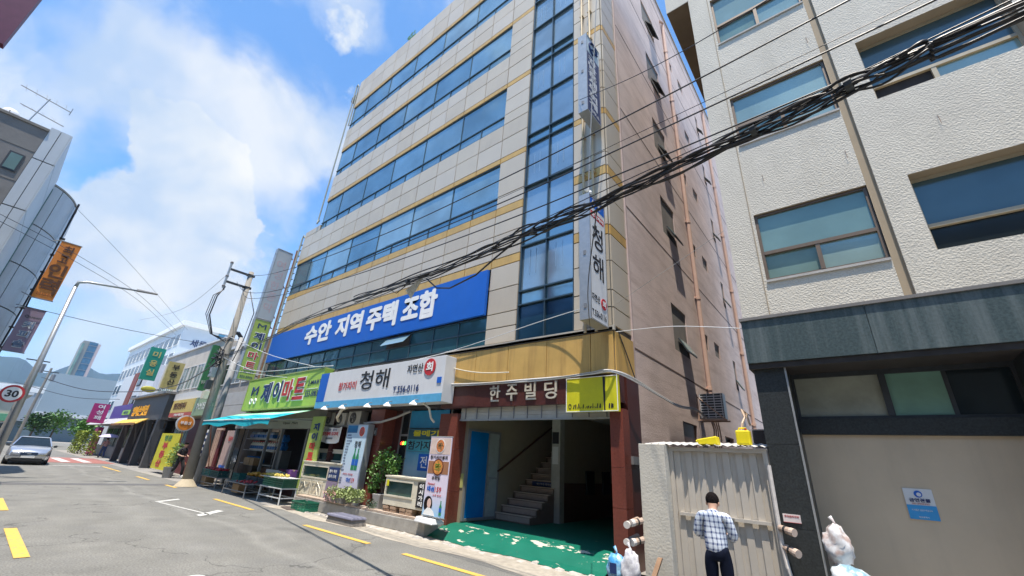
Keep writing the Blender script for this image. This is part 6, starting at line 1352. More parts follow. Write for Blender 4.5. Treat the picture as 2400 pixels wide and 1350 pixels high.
wire('pale wire drooping from the pole to the lime sign', [(-22.8, 6.3, 5.5), (-20, 6.9, 4.75), (-16.5, 7.5, 4.72), (-14.8, 7.6, 4.65)], .014, WHITEG); wire('second pale wire from the pole, crossing the blade sign', [(-22.8, 6.3, 6.5), (-19, 6.9, 5.35), (-16, 7.5, 4.70)], .011, WHITEG)
wire('white drop wire from the corner of the gold fascia to the granite building', [(-3.68, 8.0, 4.46), (-2.4, 7.8, 4.33), (-1.19, 7.6, 4.05)], .008, WHITEG)
wire('thin grey wire crossing the pink wall to the stucco building', [(-3.7, 8.2, 5.2), (-1.2, 7.6, 6.0)], .005, WIREG)
wire('cream cable lying on the left end of the gold fascia', [(-9.0, 7.86, 4.2), (-8.2, 7.86, 3.98), (-7.4, 7.86, 3.84), (-6.5, 7.86, 3.78)], .014, CREAM)
wire('dark wire dropping diagonally across the gold fascia corner', [(-3.66, 8.1, 4.5), (-3.64, 8.5, 4.0), (-3.6, 8.8, 3.5)], .012, CABLE)
wire('black line from the left building across the far street to the beige block', [(-26, -.6, 6.5), (-27, 3, 6.6), (-28.5, 6.9, 7.0)], .012)
wire('thin black line from the curved corner down to the far shops', [(-28, -.6, 12.1), (-31, 3.0, 10.6), (-38, 7.6, 9.5)], .008)
wire('upper of two parallel lines over the street lamp', [(-20, -2.0, 8.1), (-25, .3, 8.9), (-32, 3.6, 9.6), (-42, 7.8, 10.0)], .010); wire('lower of two parallel lines over the street lamp', [(-20, -2.0, 7.9), (-25, .35, 8.6), (-32, 3.6, 9.3), (-42, 7.8, 9.7)], .010)
wire('thin wire from the pole plate down to the splice over the street', [(-23.4, 5.4, 9.6), (-30, 5.4, 9.0), (-40, 5.0, 9.8)], .008); wire('black cable sagging from the pole past the beige block to the far street', [(-22.9, 6.3, 5.6), (-27, 6.7, 5.2), (-33, 7.0, 4.9), (-41, 6.6, 4.9), (-52, 5, 5.4), (-60, 2.5, 6.6)], .03)
wire('thin black cable over the far street, left end by the lamp pole', [(-45, 6.5, 4.5), (-52, 4.5, 4.7), (-60, 1.0, 5.9)], .02)
# triangular scrap on the bundle
tag(MB().hull8([(-5.35,3.74,4.36),(-5.12,3.70,4.36),(-5.12,3.71,4.36),(-5.35,3.75,4.36)], [(-5.12,3.72,4.47),(-4.98,3.70,4.50),(-4.98,3.71,4.50),(-5.12,3.73,4.47)]).build('tag_sheet', CREAM) if False else MB().quad((-5.62,3.85,4.34),(-5.38,3.82,4.12),(-5.0,3.74,4.43)).quad((-5.62,3.853,4.34),(-5.0,3.743,4.43),(-5.38,3.823,4.12)).build('tag_sheet', mat('tag_cream', (.62,.55,.40), .7, 0, .35, 25)), 'cream triangular tag hanging from the cable bundle over the blue banner', 'tag')
# blinds: street lamp and speed sign
sl = thing('street_lamp', 'pale steel street lamp with a long horizontal arm', 'street lamp', (-24, .9, 0))
MB().tube([(-23.98, .90, 0), (-23.98, .68, 7.3)], [.11, .065], 14).build('pole', STEEL, sl, smooth=True); MB().tube([(-23.98, .68, 7.3), (-23.98, .70, 7.52), (-23.98, .95, 7.62), (-23.98, 2.6, 7.82)], [.065, .06, .05, .035], 10).build('arm', STEEL, sl, smooth=True)
MB().hull8([(-24.1, 2.5, 7.78), (-23.86, 2.5, 7.78), (-23.88, 3.25, 7.86), (-24.08, 3.25, 7.86)], [(-24.07, 2.5, 7.88), (-23.89, 2.5, 7.88), (-23.9, 3.22, 7.92), (-24.06, 3.22, 7.92)]).build('lamp_head', GREYM, sl, bevel=.02)
sg = thing('speed_sign', 'round white speed limit sign with red border reading 30', 'sign', (-23.8, .5, 2.9))
disc(.50, -23.80, 2.95, .31, REDL, sg, 'border', 'x', 32, .02); disc(.50, -23.775, 2.95, .24, WHITE, sg, 'face', 'x', 32, .004); text('30', BLACKL, sg, (-23.768, .34, 2.83), YR, ZU, .32, .24, .03, .004); bx(-23.98, -23.81, .45, .75, 2.93, 2.97).build('bracket', GREYM, sg)
# ================================================================== LEFT BUILDING (across the street)
random.seed(31)
lb = thing('corner_building', 'grey concrete and white panelled building with a rounded corner on the far left', 'building', (-28, -4, 0))
CW = mat('concrete_grey_wall', (.21,.20,.19), .95, 0, .12, 1.2, bump=.3, bscale=18, dirt=.6, dirtcol=(.12,.115,.11)); WP = mat('panel_white_grey', (.50,.53,.55), .45, .1, .05, 1.5, dirt=.25, dirtcol=(.33,.34,.34), streak=3)
MB().box(-36, -21.5, -14, -2.01, 0, 12.1).build('concrete_wall', CW, lb); MB().box(-36, -21.45, -14.05, -2.0, 12.1, 12.2).build('coping', CONC_D, lb)
b = MB()
for y in (-4.0, -6.0, -8.0): b.box(-21.499, -21.494, y, y+.02, 0, 12.1)
for z in (2.9, 5.2, 7.5, 9.8, 11.1): b.box(-21.499, -21.493, -14, -2.01, z, z+.02)
b.build('wall_joint', BACK, lb)
wi = bx(-21.52, -21.47, -2.52, -2.14, 10.12, 10.85).build('window', DARK, lb); bx(-21.47, -21.462, -2.47, -2.19, 10.18, 10.79).build('pane', GL_GREEN, wi)
for z0, z1 in ((0, 2.4), (2.4, 4.6), (4.6, 6.8), (6.8, 8.9), (8.9, 10.9), (10.9, 12.35)):
    bx(-21.55, -21.50, -2.0, -1.74, z0+.02, z1-.02).build('panel', WP, lb); bx(-21.55, -21.50, -1.72, -1.46, z0+.02, z1-.02).build('panel', WP, lb)
    bx(-26.3, -21.50, -1.455, -1.42, z0+.02, z1-.02).build('panel', WP, lb)
bx(-26.4, -21.56, -2.0, -1.46, 0, 12.33).build('panel_core', BACK, lb)
bx(-26.7, -26.3, -1.55, -1.40, 3, 11.9).build('glass_strip', glassmat('strip_green', (.04,.16,.12), .2, .2, fac=.4), lb)
# rounded volume: panels on an elliptical plan
segs = 7; cx, cy, rx, ry = -29.6, -2.2, 3.0, 1.75
def ell(a, k=1.0): return (cx+rx*math.cos(a)*k, cy+ry*math.sin(a)*k)
for j in range(6):
    z0, z1 = 1.0+j*1.85, 1.0+(j+1)*1.85
    if j == 5: z1 = 12.3
    for i in range(3):
        a0, a1 = R(8+i*30), R(8+(i+1)*30); poly = []
        for k in range(7): a = a0+.008+(a1-a0-.016)*k/6; poly.append(ell(a))
        for k in range(7)[::-1]: a = a0+.008+(a1-a0-.016)*k/6; poly.append(ell(a, .97))
        MB().prism(poly, z0+.025, z1-.025).build('panel', WP, lb)
    bx(-34, -29.6, -.50, -.44, z0+.025, z1-.025).build('panel', WP, lb)
MB().prism([ell(R(8+i*10), .965) for i in range(10)]+[(-30, -4), (-26.8, -4)], 1.0, 12.25).build('panel_core', BACK, lb); bx(-34, -29.6, -3, -.51, 1, 12.25).build('panel_core', BACK, lb)
MB().prism([ell(R(8+i*10), 1.01) for i in range(10)]+[(-34, -.43), (-34, -2.2)], 12.3, 12.38).build('coping', CONC, lb)
b = MB(); 
for s in (0, .12): b.tube([(-28.4, -.47-s*.2, 12.4), (-28.3, -.42, 9), (-28.2, -.42+s, 6), (-28.3, -.45, 3)], .035, 6)
for i in range(9): z = 3.2+i*.9; b.box(-28.45, -28.2, -.50, -.30, z, z+.04)
b.build('cable_riser', CABLE, lb)
an = thing('tv_antenna', 'rooftop television antenna with two bars of thin rods', 'antenna', (-22.6, -2.75, 12.2))
b = MB(); b.tube([(-22.6, -2.75, 12.2), (-22.6, -2.55, 14.0)], .022, 6); b.tube([(-22.6, -3.35, 14.02), (-22.6, -1.9, 13.85)], .02, 5).tube([(-22.6, -3.1, 13.28), (-22.6, -1.85, 13.12)], .02, 5); b.build('mast', STEEL, an)
b = MB()
for i in range(5): y = -3.2+i*.28; b.tube([(-22.9+.04*i, y, 14.0), (-22.3-.04*i, y, 14.0)], .006, 4)
for i in range(4): y = -3.0+i*.28; b.tube([(-22.9, y, 13.35), (-22.3, y-.06, 13.15)], .006, 4)
b.tube([(-22.6, -1.9, 13.7), (-22.6, -1.9, 14.05)], .015, 4); b.build('rod', STEEL, an)
sd_ = thing('satellite_dish', 'small white satellite dish on the roof beside the antenna', 'dish', (-22.3, -3.1, 12.2)); q = MB().ball((-22.3, -3.12, 12.55), .24, 14, 8, (.35, 1, 1)); q.build('dish_bowl', WHITEG, sd_, smooth=True); MB().tube([(-22.4, -3.12, 12.2), (-22.4, -3.12, 12.5)], .03, 6).tube([(-22.25, -3.12, 12.45), (-21.95, -3.12, 12.55)], .012, 5).build('stand', GREYM, sd_)
def hang_sign(name, label, x, y0, y1, z0, z1, m, fn, cat='sign'):
    t = thing(name, label, cat, (x, (y0+y1)/2, z0)); bx(x-.08, x, y0, y1, z0, z1).build('panel', m, t); MB().box(x-.09, x+.01, y0-.02, y1+.02, z1, z1+.03).box(x-.09, x+.01, y0-.02, y1+.02, z0-.03, z0).tube([(x-.04, y0-.25, z1-.1), (x-.04, y0, z1+.05)], .02, 5).tube([(x-.04, y0-.3, z0+.1), (x-.04, y0, z0)], .02, 5).build('bracket', GREYM, t); fn(t); return t
BRN = mat('brown_letter', (.10,.035,.01), .6)
def f_or(t):
    for i, c in enumerate('최고인력'):
        zz = [8.95, 8.52, 7.80, 7.10][i]; s = [.42, .42, .74, .76][i]
        text(c, BRN, t, (-25.49, -.015-s*.36, zz), YR, ZU, s*.72, s*.86, .03, .01)
    text('010-555-0119', BRN, t, (-25.49, -.25, 6.98), YR, ZU, .5, .12, .01, .005)
hang_sign('banner_sign', 'orange upright banner with brown Korean letters on the rounded building', -25.5, -.33, .30, 6.85, 9.45, ORANGE, f_or)
def f_pk(t):
    for i, c in enumerate('커피숍'): text(c, WHITEG, t, (-26.48, -.16, 5.68-i*.40), YR, ZU, .34, .34, .08, .006, name='letter_outline'); text(c, mat('blue_grey_letter', (.16,.22,.34), .6), t, (-26.472, -.145, 5.70-i*.40), YR, ZU, .31, .31, .03, .006)
    text('Queen', mat('dark_grey_letter', (.10,.10,.12), .6), t, (-26.48, -.22, 6.12), YR, ZU, .5, .14, .03, .006)
hang_sign('banner_sign', 'mauve upright cafe banner hanging below the orange one', -26.5, -.33, .30, 4.72, 6.55, PURPLE_B, f_pk)
tag(bx(-13.2, -13.0, -3.6, -2.46, 9.52, 14.5).build('hanging_sign', mat('dark_magenta', (.12,.02,.06), .5)), 'dark magenta sign edge at the very top left corner', 'sign')
MB().tube([(-13.1, -6.0, 11.5), (-13.1, -2.7, 11.5)], .03, 6).tube([(-13.1, -6.0, 13.5), (-13.1, -2.7, 13.5)], .03, 6).build('support_arm', GREYM, bpy.data.objects['hanging_sign'])
# building on the camera's own side of the street (behind and left; seen in the glass)
ob = thing('opposite_building', 'plain pale block on the near side of the street, mirrored in the office glass', 'building', (-2, -10, 0))
bx(-18, 14, -16, -6.0, 0, 11.5).build('wall', mat('opposite_render', (.44,.42,.38), .9, 0, .1, 1, dirt=.3), ob); b = MB()
for zz_ in (3.5, 6.3, 9.1):
    for i in range(10): bx(-17+i*3.1, -15+i*3.1, -6.05, -5.99, zz_, zz_+1.4).build('window', GL_DARK, ob)

# ================================================================== FAR STREET, right side
def windows(parent, x0, x1, z0, z1, n, y, m=GL_GREEN, fm=None):
    w_ = (x1-x0)/n
    for i in range(n):
        a, c = x0+i*w_+.08*w_, x0+(i+1)*w_-.08*w_
        f = MB().box(a, c, y-.03, y+.02, z0, z0+.05).box(a, c, y-.03, y+.02, z1-.05, z1).box(a, a+.05, y-.03, y+.02, z0+.05, z1-.05).box(c-.05, c, y-.03, y+.02, z0+.05, z1-.05).box((a+c)/2-.02, (a+c)/2+.02, y-.028, y+.02, z0+.05, z1-.05).build('window', fm or WHITEG, parent)
        bx(a+.05, c-.05, y-.005, y+.01, z0+.05, z1-.05).build('pane', m, f)
gb = thing('old_building', 'narrow old grey building squeezed between the mart and the beige block', 'building', (-27, 8.3, 0))
GRY = mat('old_wall_grey', (.34,.33,.32), .9, 0, .1, 1.5, bump=.2, dirt=.5, dirtcol=(.2,.19,.18))
bx(-29.9, -24.0, 8.4, 16, 2.9, 7.1).build('wall', GRY, gb); bx(-29.9, -24.0, 9.4, 16, 0, 2.9).build('ground_floor_wall', CONC_D, gb); bx(-29.9, -24.0, 8.3, 16, 7.1, 7.25).build('parapet', WHITEG, gb)
for i in range(7):
    for j in range(2): piece('tile', .83, .03, .68, (-29.88+i*.84, 8.368, 3.0+j*.70), mat('tile_grey', (.42,.42,.42), .5, 0, .08, 3), gb)
windows(gb, -29.5, -24.4, 4.9, 6.2, 3, 8.38, GL_DARK)
bx(-28.9, -27.2, 8.7, 8.8, 0, 2.6).build('maroon_door_wall', MAROON, gb)
f = MB()
for i in range(3): f.box(-26.8+i*.25, -26.72+i*.25, 8.2, 8.28, .05, 2.4)
f.box(-26.9, -25.9, 8.2, 8.3, 2.4, 2.5); f.build('timber_frame', mat('salmon_wood', (.55,.38,.30), .6), gb)
bx(-25.9, -24.1, 8.45, 8.5, .1, 2.4).build('pinkish_panel', mat('pink_panel', (.42,.31,.29), .6), gb); bx(-25.6, -24.3, 8.42, 8.449, .55, .75).build('blue_band', BLUESIGN, gb); text('담배', REDL, gb, (-25.4, 8.43, 1.9), XR, ZU, .7, .22, .02, .004)
bp = thing('barber_pole', 'blue and white striped flag strip beside the walking man', 'sign', (-26.6, 7.6, 1.2))
for i in range(9): bx(-26.3+.02*i, -26.05+.02*i, 7.6, 7.63, 1.1+i*.14, 1.24+i*.14).build('stripe', NAVY if i % 2 else WHITE, bp)
bg = thing('beige_building', 'two storey beige shop block with tall white framed upper windows', 'building', (-36, 8, 0))
BEI = mat('beige_render', (.60,.55,.48), .85, 0, .08, 1.2, dirt=.35)
bx(-42.8, -30.0, 8.1, 18, 3.15, 7.85).build('wall', BEI, bg); bx(-42.8, -30.0, 8.9, 18, 0, 3.15).build('ground_floor_wall', DARKIN, bg); bx(-42.9, -29.9, 8.0, 18, 7.85, 7.98).build('parapet', WHITEG, bg); bx(-42.8, -30, 8.0, 8.1, 4.25, 4.7).build('string_course', WHITEG, bg)
windows(bg, -36.9, -30.7, 4.95, 6.55, 4, 8.08, glassmat('curtained_glass', (.30,.38,.38), .2, .1, fac=.2)); windows(bg, -42.2, -37.6, 4.95, 6.2, 4, 8.08, GL_GREEN)
bx(-35.7, -31.1, 7.9, 8.08, 3.42, 4.22).build('shop_sign', mat('sign_amber', (.62,.46,.12), .5), bg); bx(-35.7, -31.1, 7.9, 8.08, 3.16, 3.41).build('sign_red_band', mat('sign_red', (.45,.08,.06), .5), bg); text('명문공인중개사', BRN, bg, (-35.2, 7.895, 3.62), XR, ZU, 2.6, .42, .03, .01); text('부동산 매매 임대', WHITE, bg, (-34.5, 7.895, 3.2), XR, ZU, 2.0, .16, .01, .01)
bx(-31.0, -28.4, 7.9, 8.08, 3.16, 4.22).build('shop_sign', mat('sign_sage', (.26,.36,.22), .5), bg); text('수선집', WHITEG, bg, (-30.6, 7.895, 3.5), XR, ZU, 1.6, .4, .01, .01)
tag(MB().box(-30.5, -30.3, 7.62, 8.0, 4.6, 7.4).build('blade_sign', mat('sign_green_dark', (.03,.16,.06), .5)), 'dark green upright sign at the right end of the beige block', 'sign')
text('당구장', WHITEG, bpy.data.objects['blade_sign.004'] if 'blade_sign.004' in bpy.data.objects else None, (-30.29, 7.66, 5.0), YR, ZU, .3, .2, .01, .01)
windows(bg, -35.6, -32.4, 1.5, 2.8, 3, 8.5, GL_GREEN, STEEL); bx(-31.9, -29.9, 8.3, 8.4, 0, 3.0).build('maroon_door_wall', MAROON, bg)
rs = thing('round_sign', 'round orange lit sign on a short arm beside the real estate banner', 'sign', (-29.2, 7.2, 2.7)); disc(7.2, -28.75, 2.65, .42, WHITEG, rs, 'rim', 'x', 28, .12); disc(7.2, -28.62, 2.65, .36, mat('orange_disc', (.70,.24,.03), .4), rs, 'face', 'x', 28, .01); text('부동산', WHITE, rs, (-28.6, 6.95, 2.58), YR, ZU, .5, .18, .03, .01); MB().tube([(-28.7, 7.2, 2.2), (-28.75, 7.35, 1.2), (-28.8, 7.9, .6)], .03, 6).build('arm', mat('orange_pole', (.45,.16,.08)), rs)
yb2 = tag(bx(-32.6, -28.9, 7.25, 7.33, .22, 2.12).build('standing_sign', mat('yellow_green_sign', (.60,.56,.02), .5)), 'large yellow standing sign with red and green Korean real estate lettering', 'sign')
text('명문', mat('letter_green', (.05,.20,.06), .5), yb2, (-31.7, 7.245, 1.72), XR, ZU, 1.4, .3, .03, .008)
for i, c in enumerate('부동산'): text(c, REDL, yb2, (-31.6-.1*i, 7.245, 1.25-i*.45), XR, ZU, .95, .38, .06, .008)
tag(bx(-43.9, -43.6, 6.9, 7.9, 6.1, 8.7).build('blade_sign', TEAL), 'teal hair salon blade sign with gold letters high on the beige block', 'sign')
_ts = [o for o in bpy.data.objects if o.name.startswith('blade_sign') and o.type == 'MESH' and o.data.materials[0] == TEAL][0]
for i, c in enumerate('미용실'): text(c, mat('gold_letter', (.50,.42,.14), .5), _ts, (-43.59, 7.15, 7.9-i*.72), YR, ZU, .5, .5, .02, .01)
tag(bx(-36.6, -36.3, 7.0, 7.9, 5.0, 6.8).build('blade_sign', mat('sign_khaki', (.42,.36,.14), .5)), 'small khaki blade sign in front of the beige upper windows', 'sign')
_ks = [o for o in bpy.data.objects if o.name.startswith('blade_sign') and o.type == 'MESH' and o.data.materials[0].name == 'sign_khaki'][0]
for i, c in enumerate('부동산'): text(c, BLACKL, _ks, (-36.29, 7.25, 6.25-i*.5), YR, ZU, .42, .38, .02, .01)
osn = thing('oval_sign', 'small oval olive sign on a bracket above the dark shop', 'sign', (-41.2, 7.3, 5.2)); q = MB().ball((-41.1, 7.3, 5.2), .42, 16, 8, (.2, 1.1, .55)); q.build('oval_face', mat('olive_sign', (.36,.34,.04), .5), osn, smooth=True); MB().tube([(-41.1, 7.7, 5.2), (-41.1, 8.1, 5.2)], .03, 5).build('arm', DARK, osn)
# dark grey corner shop
dk = thing('dark_shop', 'single storey dark grey corner shop with amber letters and striped blinds', 'building', (-42, 7.6, 0))
DKM = mat('shop_dark_grey', (.075,.078,.085), .5, .1, .1, 3)
bx(-46.6, -36.4, 7.7, 12, 3.0, 4.7).build('fascia', DKM, dk); bx(-46.6, -36.4, 8.6, 12, 0, 3.0).build('back_wall', DARKIN, dk); bx(-46.9, -36.2, 7.4, 12, 4.7, 4.85).build('flat_roof', GREYM, dk)
for x in (-46.5, -43.2, -40.0, -36.9): bx(x, x+.42, 7.6, 8.0, 0, 3.0).build('pier', DKM, dk)
for i in range(3): w = bx(-46.05+3.25*i, -43.3+3.25*i, 8.2, 8.25, .1, 2.9).build('shop_window', DARK, dk); bx(-45.95+3.25*i, -43.4+3.25*i, 8.18, 8.199, .2, 2.8).build('pane', GL_DARK, w)
text('엄마손맛집', mat('amber_letter', (.80,.40,.04), .4, emis=.3), dk, (-45.4, 7.69, 3.35), XR, ZU, 4.6, .75, .0, .05)
b = MB(); b.hull8([(-46.8, 6.9, 2.68), (-38.8, 6.9, 2.68), (-38.8, 7.0, 2.68), (-46.8, 7.0, 2.68)], [(-46.8, 7.5, 3.08), (-38.8, 7.5, 3.08), (-38.8, 7.6, 3.08), (-46.8, 7.6, 3.08)]); b.build('awning', mat('awning_yellow', (.66,.42,.07), .7), dk); bx(-46.8, -38.8, 6.87, 6.899, 2.60, 2.74).build('awning_stripe', mat('awning_dark', (.25,.12,.04), .8), dk)
# purple corner shop beyond
pp = thing('purple_shop', 'low shop with a purple sign and a grey canopy far down the street', 'building', (-60, 9.4, 0))
bx(-66, -50, 9.6, 16, 0, 5.0).build('wall', mat('wall_dim', (.22,.20,.20), .8), pp); bx(-65.5, -53.5, 9.3, 9.59, 3.6, 4.95).build('sign_panel', mat('purple', (.075,.03,.25), .4), pp); bx(-59.5, -56.0, 9.25, 9.299, 3.9, 4.35).build('lime_badge', mat('lime_badge', (.35,.62,.08), .4), pp); text('세븐', NAVY, pp, (-59, 9.24, 3.98), XR, ZU, 2.3, .28, .02, .01); disc(-54.6, 9.25, 4.25, .45, WHITE, pp, 'round_badge')
MB().hull8([(-67, 7.8, 2.85), (-50.5, 7.8, 2.85), (-50.5, 9.6, 2.85), (-67, 9.6, 2.85)], [(-66, 8.4, 3.4), (-51, 8.4, 3.4), (-51, 9.6, 3.5), (-66, 9.6, 3.5)]).build('canopy', mat('canopy_grey', (.38,.37,.38), .7), pp)
for i in range(5): bx(-65+i*2.9, -62.6+i*2.9, 9.55, 9.599, .6, 2.6).build('shop_window', GL_DARK, pp)
bx(-66, -50, 8.9, 9.5, 0, .9).build('counter', GREYM, pp)
ms_ = tag(bx(-58, -57.7, 6.7, 7.9, 2.9, 4.7).build('blade_sign', mat('magenta_sign', (.34,.02,.13), .5)), 'magenta blade sign in front of the purple shop', 'sign')
for i, c in enumerate('여성패션'[:3]): text(c, WHITEG, ms_, (-57.69, 7.05, 4.2-i*.5), YR, ZU, .5, .4, .02, .01)
tag(bx(-60.5, -59.0, 7.9, 8.3, 0.05, 2.6).build('poster_wall', mat('magenta_poster', (.42,.03,.16), .5)), 'magenta poster wall at the far street corner', 'poster')
ww = thing('white_building', 'white corner building with a maroon vertical stripe beyond the dark shop', 'building', (-64, 9, 0))
bx(-74, -62, 10.3, 24, 0, 9.0).build('wall', WHITEG, ww); bx(-67.5, -65.2, 10.2, 10.29, 2, 9.0).build('stripe', mat('maroon_stripe', (.22,.05,.035), .6), ww); bx(-62.01, -58.5, 10.6, 22, 4.5, 9.4).build('wall', WHITEG, ww)
for z in (5.2, 7.3): w = bx(-64.3, -62.6, 10.2, 10.29, z, z+1.0).build('window', DARK, ww); bx(-64.2, -62.7, 10.18, 10.199, z+.1, z+.9).build('pane', GL_NAVY, w)
bx(-62, -58.4, 12, 16, 9.4, 11).build('stair_head', WHITEG, ww)
# apartment block with lettering
ap = thing('apartment_block', 'white apartment block with a lettered gable wall rising behind the beige shops', 'building', (-74, 17, 0))
APW = mat('apartment_white', (.60,.66,.70), .6, 0, .04, .5)
bx(-106, -72, 14.0, 19.8, 0, 17.0).build('wall', APW, ap); bx(-106.3, -71.6, 13.6, 20.2, 17.0, 17.7).build('parapet', WHITE, ap); bx(-72.0, -71.9, 18.3, 19.85, 5, 16.9).build('blue_strip', mat('blue_strip', (.10,.32,.50), .5), ap)
text('세동래', NAVY, ap, (-71.95, 15.3, 14.2), YR, ZU, 2.9, 1.15, .01, .04); text('마', NAVY, ap, (-71.95, 16.1, 12.4), YR, ZU, .6, .75, .01, .04)
for j in range(5):
    z = 3.2+j*2.75
    for i in range(12):
        x = -105+i*2.8; w = bx(x, x+2.1, 13.93, 13.999, z, z+1.7).build('window', WHITE, ap); bx(x+.1, x+1.0, 13.90, 13.929, z+.1, z+1.6).build('pane', GL_NAVY, w); bx(x+1.1, x+2.0, 13.90, 13.929, z+.1, z+1.6).build('pane', GL_NAVY, w)
# grey hall, tower
hl = thing('grey_hall', 'long blue grey hall closing the end of the street', 'building', (-150, 12, 0)); bx(-170, -150, 8.0, 20.5, 5.5, 15.4).build('upper_volume', mat('hall_cladding', (.30,.37,.41), .7, 0, .05, .2), hl); bx(-170, -152, 7.0, 22, 0, 5.5).build('ground_floor', mat('hall_glass', (.12,.17,.20), .4), hl); bx(-149.99, -149.9, 8, 20.5, 5.5, 6.3).build('pale_band', WHITEG, hl)
hl2 = thing('grey_hall', 'paler left wing of the hall behind the lamp pole', 'building', (-120, 3, 0)); bx(-140, -120, 0, 6.3, 3.5, 9.8).build('upper_volume', mat('hall_cladding_b', (.33,.37,.40), .7, 0, .05, .2), hl2); bx(-139, -121, 0, 6, 0, 3.5).build('ground_floor', mat('hall_glass', (.12,.17,.20)), hl2); bx(-119.99, -119.9, 0, 6.3, 8.6, 9.6).build('pale_band', WHITE, hl2)
tw = thing('office_tower', 'tall slim grey office tower rising in front of the hills', 'building', (-300, 24, 0))
bx(-312, -300, 20.6, 25.0, 0, 46.5).build('wall', mat('tower_side', (.27,.29,.28), .5, .1, .05, .1), tw); bx(-300, -299.5, 23.0, 26.2, 0, 46.2).build('glass_face', glassmat('tower_glass', (.10,.20,.30), .15, .1, fac=.5), tw); bx(-300.2, -299.6, 26.2, 27.4, 0, 45.8).build('pink_edge', mat('tower_pink', (.50,.42,.42), .6), tw); bx(-299.6, -299.4, 20.4, 21.4, 0, 45.0).build('glass_edge', GL_GREEN, tw)
b = MB()
for i in range(14): b.box(-299.49, -299.4, 23.0, 26.2, 4+i*3.1, 4.25+i*3.1)
b.build('floor_line', GREYM, tw)
# low left-hand shops far down the street
random.seed(77)
for i, (x0, x1, y0, h, c, lb_) in enumerate([(-52, -40, -3.2, 5.4, (.42,.40,.38), 'pale low shop behind the lamp pole on the left side'), (-66, -53, -2.6, 4.6, (.50,.30,.16), 'ochre shop further down the left side of the street'), (-84, -68, -.8, 6.2, (.45,.47,.48), 'grey white shop at the far left bend'), (-112, -90, 3.4, 6.5, (.50,.46,.36), 'cream block near the end of the street')]):
    s = thing('far_shop', lb_, 'building', (x1, y0, 0)); bx(x0, x1, y0-10, y0, 0, h).build('wall', mat('far_wall_%d' % i, c, .8, 0, .08, .6), s); bx(x0-.1, x1+.3, y0-10, y0+.5, h, h+.3).build('roof_edge', WHITEG, s)
    for k in range(3): w = bx(x1-.01, x1+.05, y0-.6-2.2*k-1.2, y0-.5-2.2*k, 1.0, 2.6).build('window', DARK, s); bx(x1+.05, x1+.06, y0-.6-2.2*k-1.1, y0-.6-2.2*k, 1.1, 2.5).build('pane', GL_DARK, w)
    bx(x1, x1+.12, y0-3.5, y0-.1, 2.9, 3.8).build('shop_sign', mat('far_sign_%d' % i, ((.45,.10,.07), (.65,.38,.08), (.06,.25,.45), (.12,.35,.2))[i], .5), s)
def ftree(label, x, y, h, r_, m=LEAF, n=900, ls=.35):
    t = thing('street_tree', label, 'tree', (x, y, 0)); MB().tube([(x, y, 0), (x+.1, y, h*.4), (x, y+.1, h*.7)], .14, 7, .05).build('trunk', BARK, t)
    q = MB()
    for k in range(6):
        l = leaves((x+random.uniform(-.5,.5)*r_, y+random.uniform(-.5,.5)*r_, h*.62+random.uniform(-.3,.4)*r_), n//6, r_*.62, ls, m, ''); kk = len(q.v); q.v += l.v; q.f += [tuple(a+kk for a in f_) for f_ in l.f]
    q.build('crown', m, t)
ftree('rounded green tree behind the magenta sign', -78, 9.3, 4.6, 1.7); ftree('broad tree standing behind the white car', -92, 7.6, 4.8, 2.2); ftree('dark tree left of the broad one, beyond the car', -86, 5.2, 4.2, 1.8, mat('leaf_deep', (.04,.10,.03), .6, 0, .4, 5))
for i, (x, y) in enumerate(((-57.5, 7.7), (-61.8, 7.5), (-64.5, 7.4))):
    t = thing('roadside_bush', ['yellow green bush beside the magenta poster wall', 'tall yellow green bush behind the first one', 'last yellow green bush towards the bend'][i], 'bush', (x, y, 0)); q = MB()
    for k in range(5): l = leaves((x, y, .4+k*.38), 130, .5-.04*k, .16, LEAF2, ''); kk = len(q.v); q.v += l.v; q.f += [tuple(a+kk for a in f_) for f_ in l.f]
    q.build('foliage', mat('leaf_lime', (.26,.32,.04), .6, 0, .4, 4), t); MB().tube([(x, y, 0), (x, y, 1.6)], .04, 5).build('stem', BARK, t)
for i, (x, y, h) in enumerate(((-60, 1.8, 8.5), (-75, 3.6, 9), (-44, -1.2, 8))):
    t = thing('utility_pole', ['thin far utility pole with transformer left of the tower', 'distant utility pole beyond the car', 'leaning utility pole left of the street lamp'][i], 'pole', (x, y, 0)); MB().tube([(x, y, 0), (x, y, h)], .17, 9, .11).build('shaft', PCON, t); bx(x-.05, x+.05, y-.8, y+.8, h-.5, h-.4).build('cross_arm', DARK, t)
    MB().tube([(x+.1, y+.45, h-1.5), (x+.1, y+.45, h-.7)], .2, 8).build('transformer', GREYM, t)
# potted plant by the yellow standing sign
t = thing('potted_shrub', 'spindly light green shrub in a dark pot before the yellow standing sign', 'plant', (-27.6, 6.95, 0)); MB().tube([(-27.6, 6.95, 0), (-27.6, 6.95, .5)], .2, 12, .27).build('pot', GREYM, t); q = MB()
for k in range(6): l = leaves((-27.6+random.uniform(-.3,.3), 6.95+random.uniform(-.1,.1), .75+k*.14), 60, .28, .10, LEAF2, ''); kk = len(q.v); q.v += l.v; q.f += [tuple(a+kk for a in f_) for f_ in l.f]
q.build('foliage', mat('leaf_light', (.20,.32,.08), .6, 0, .4, 9), t)
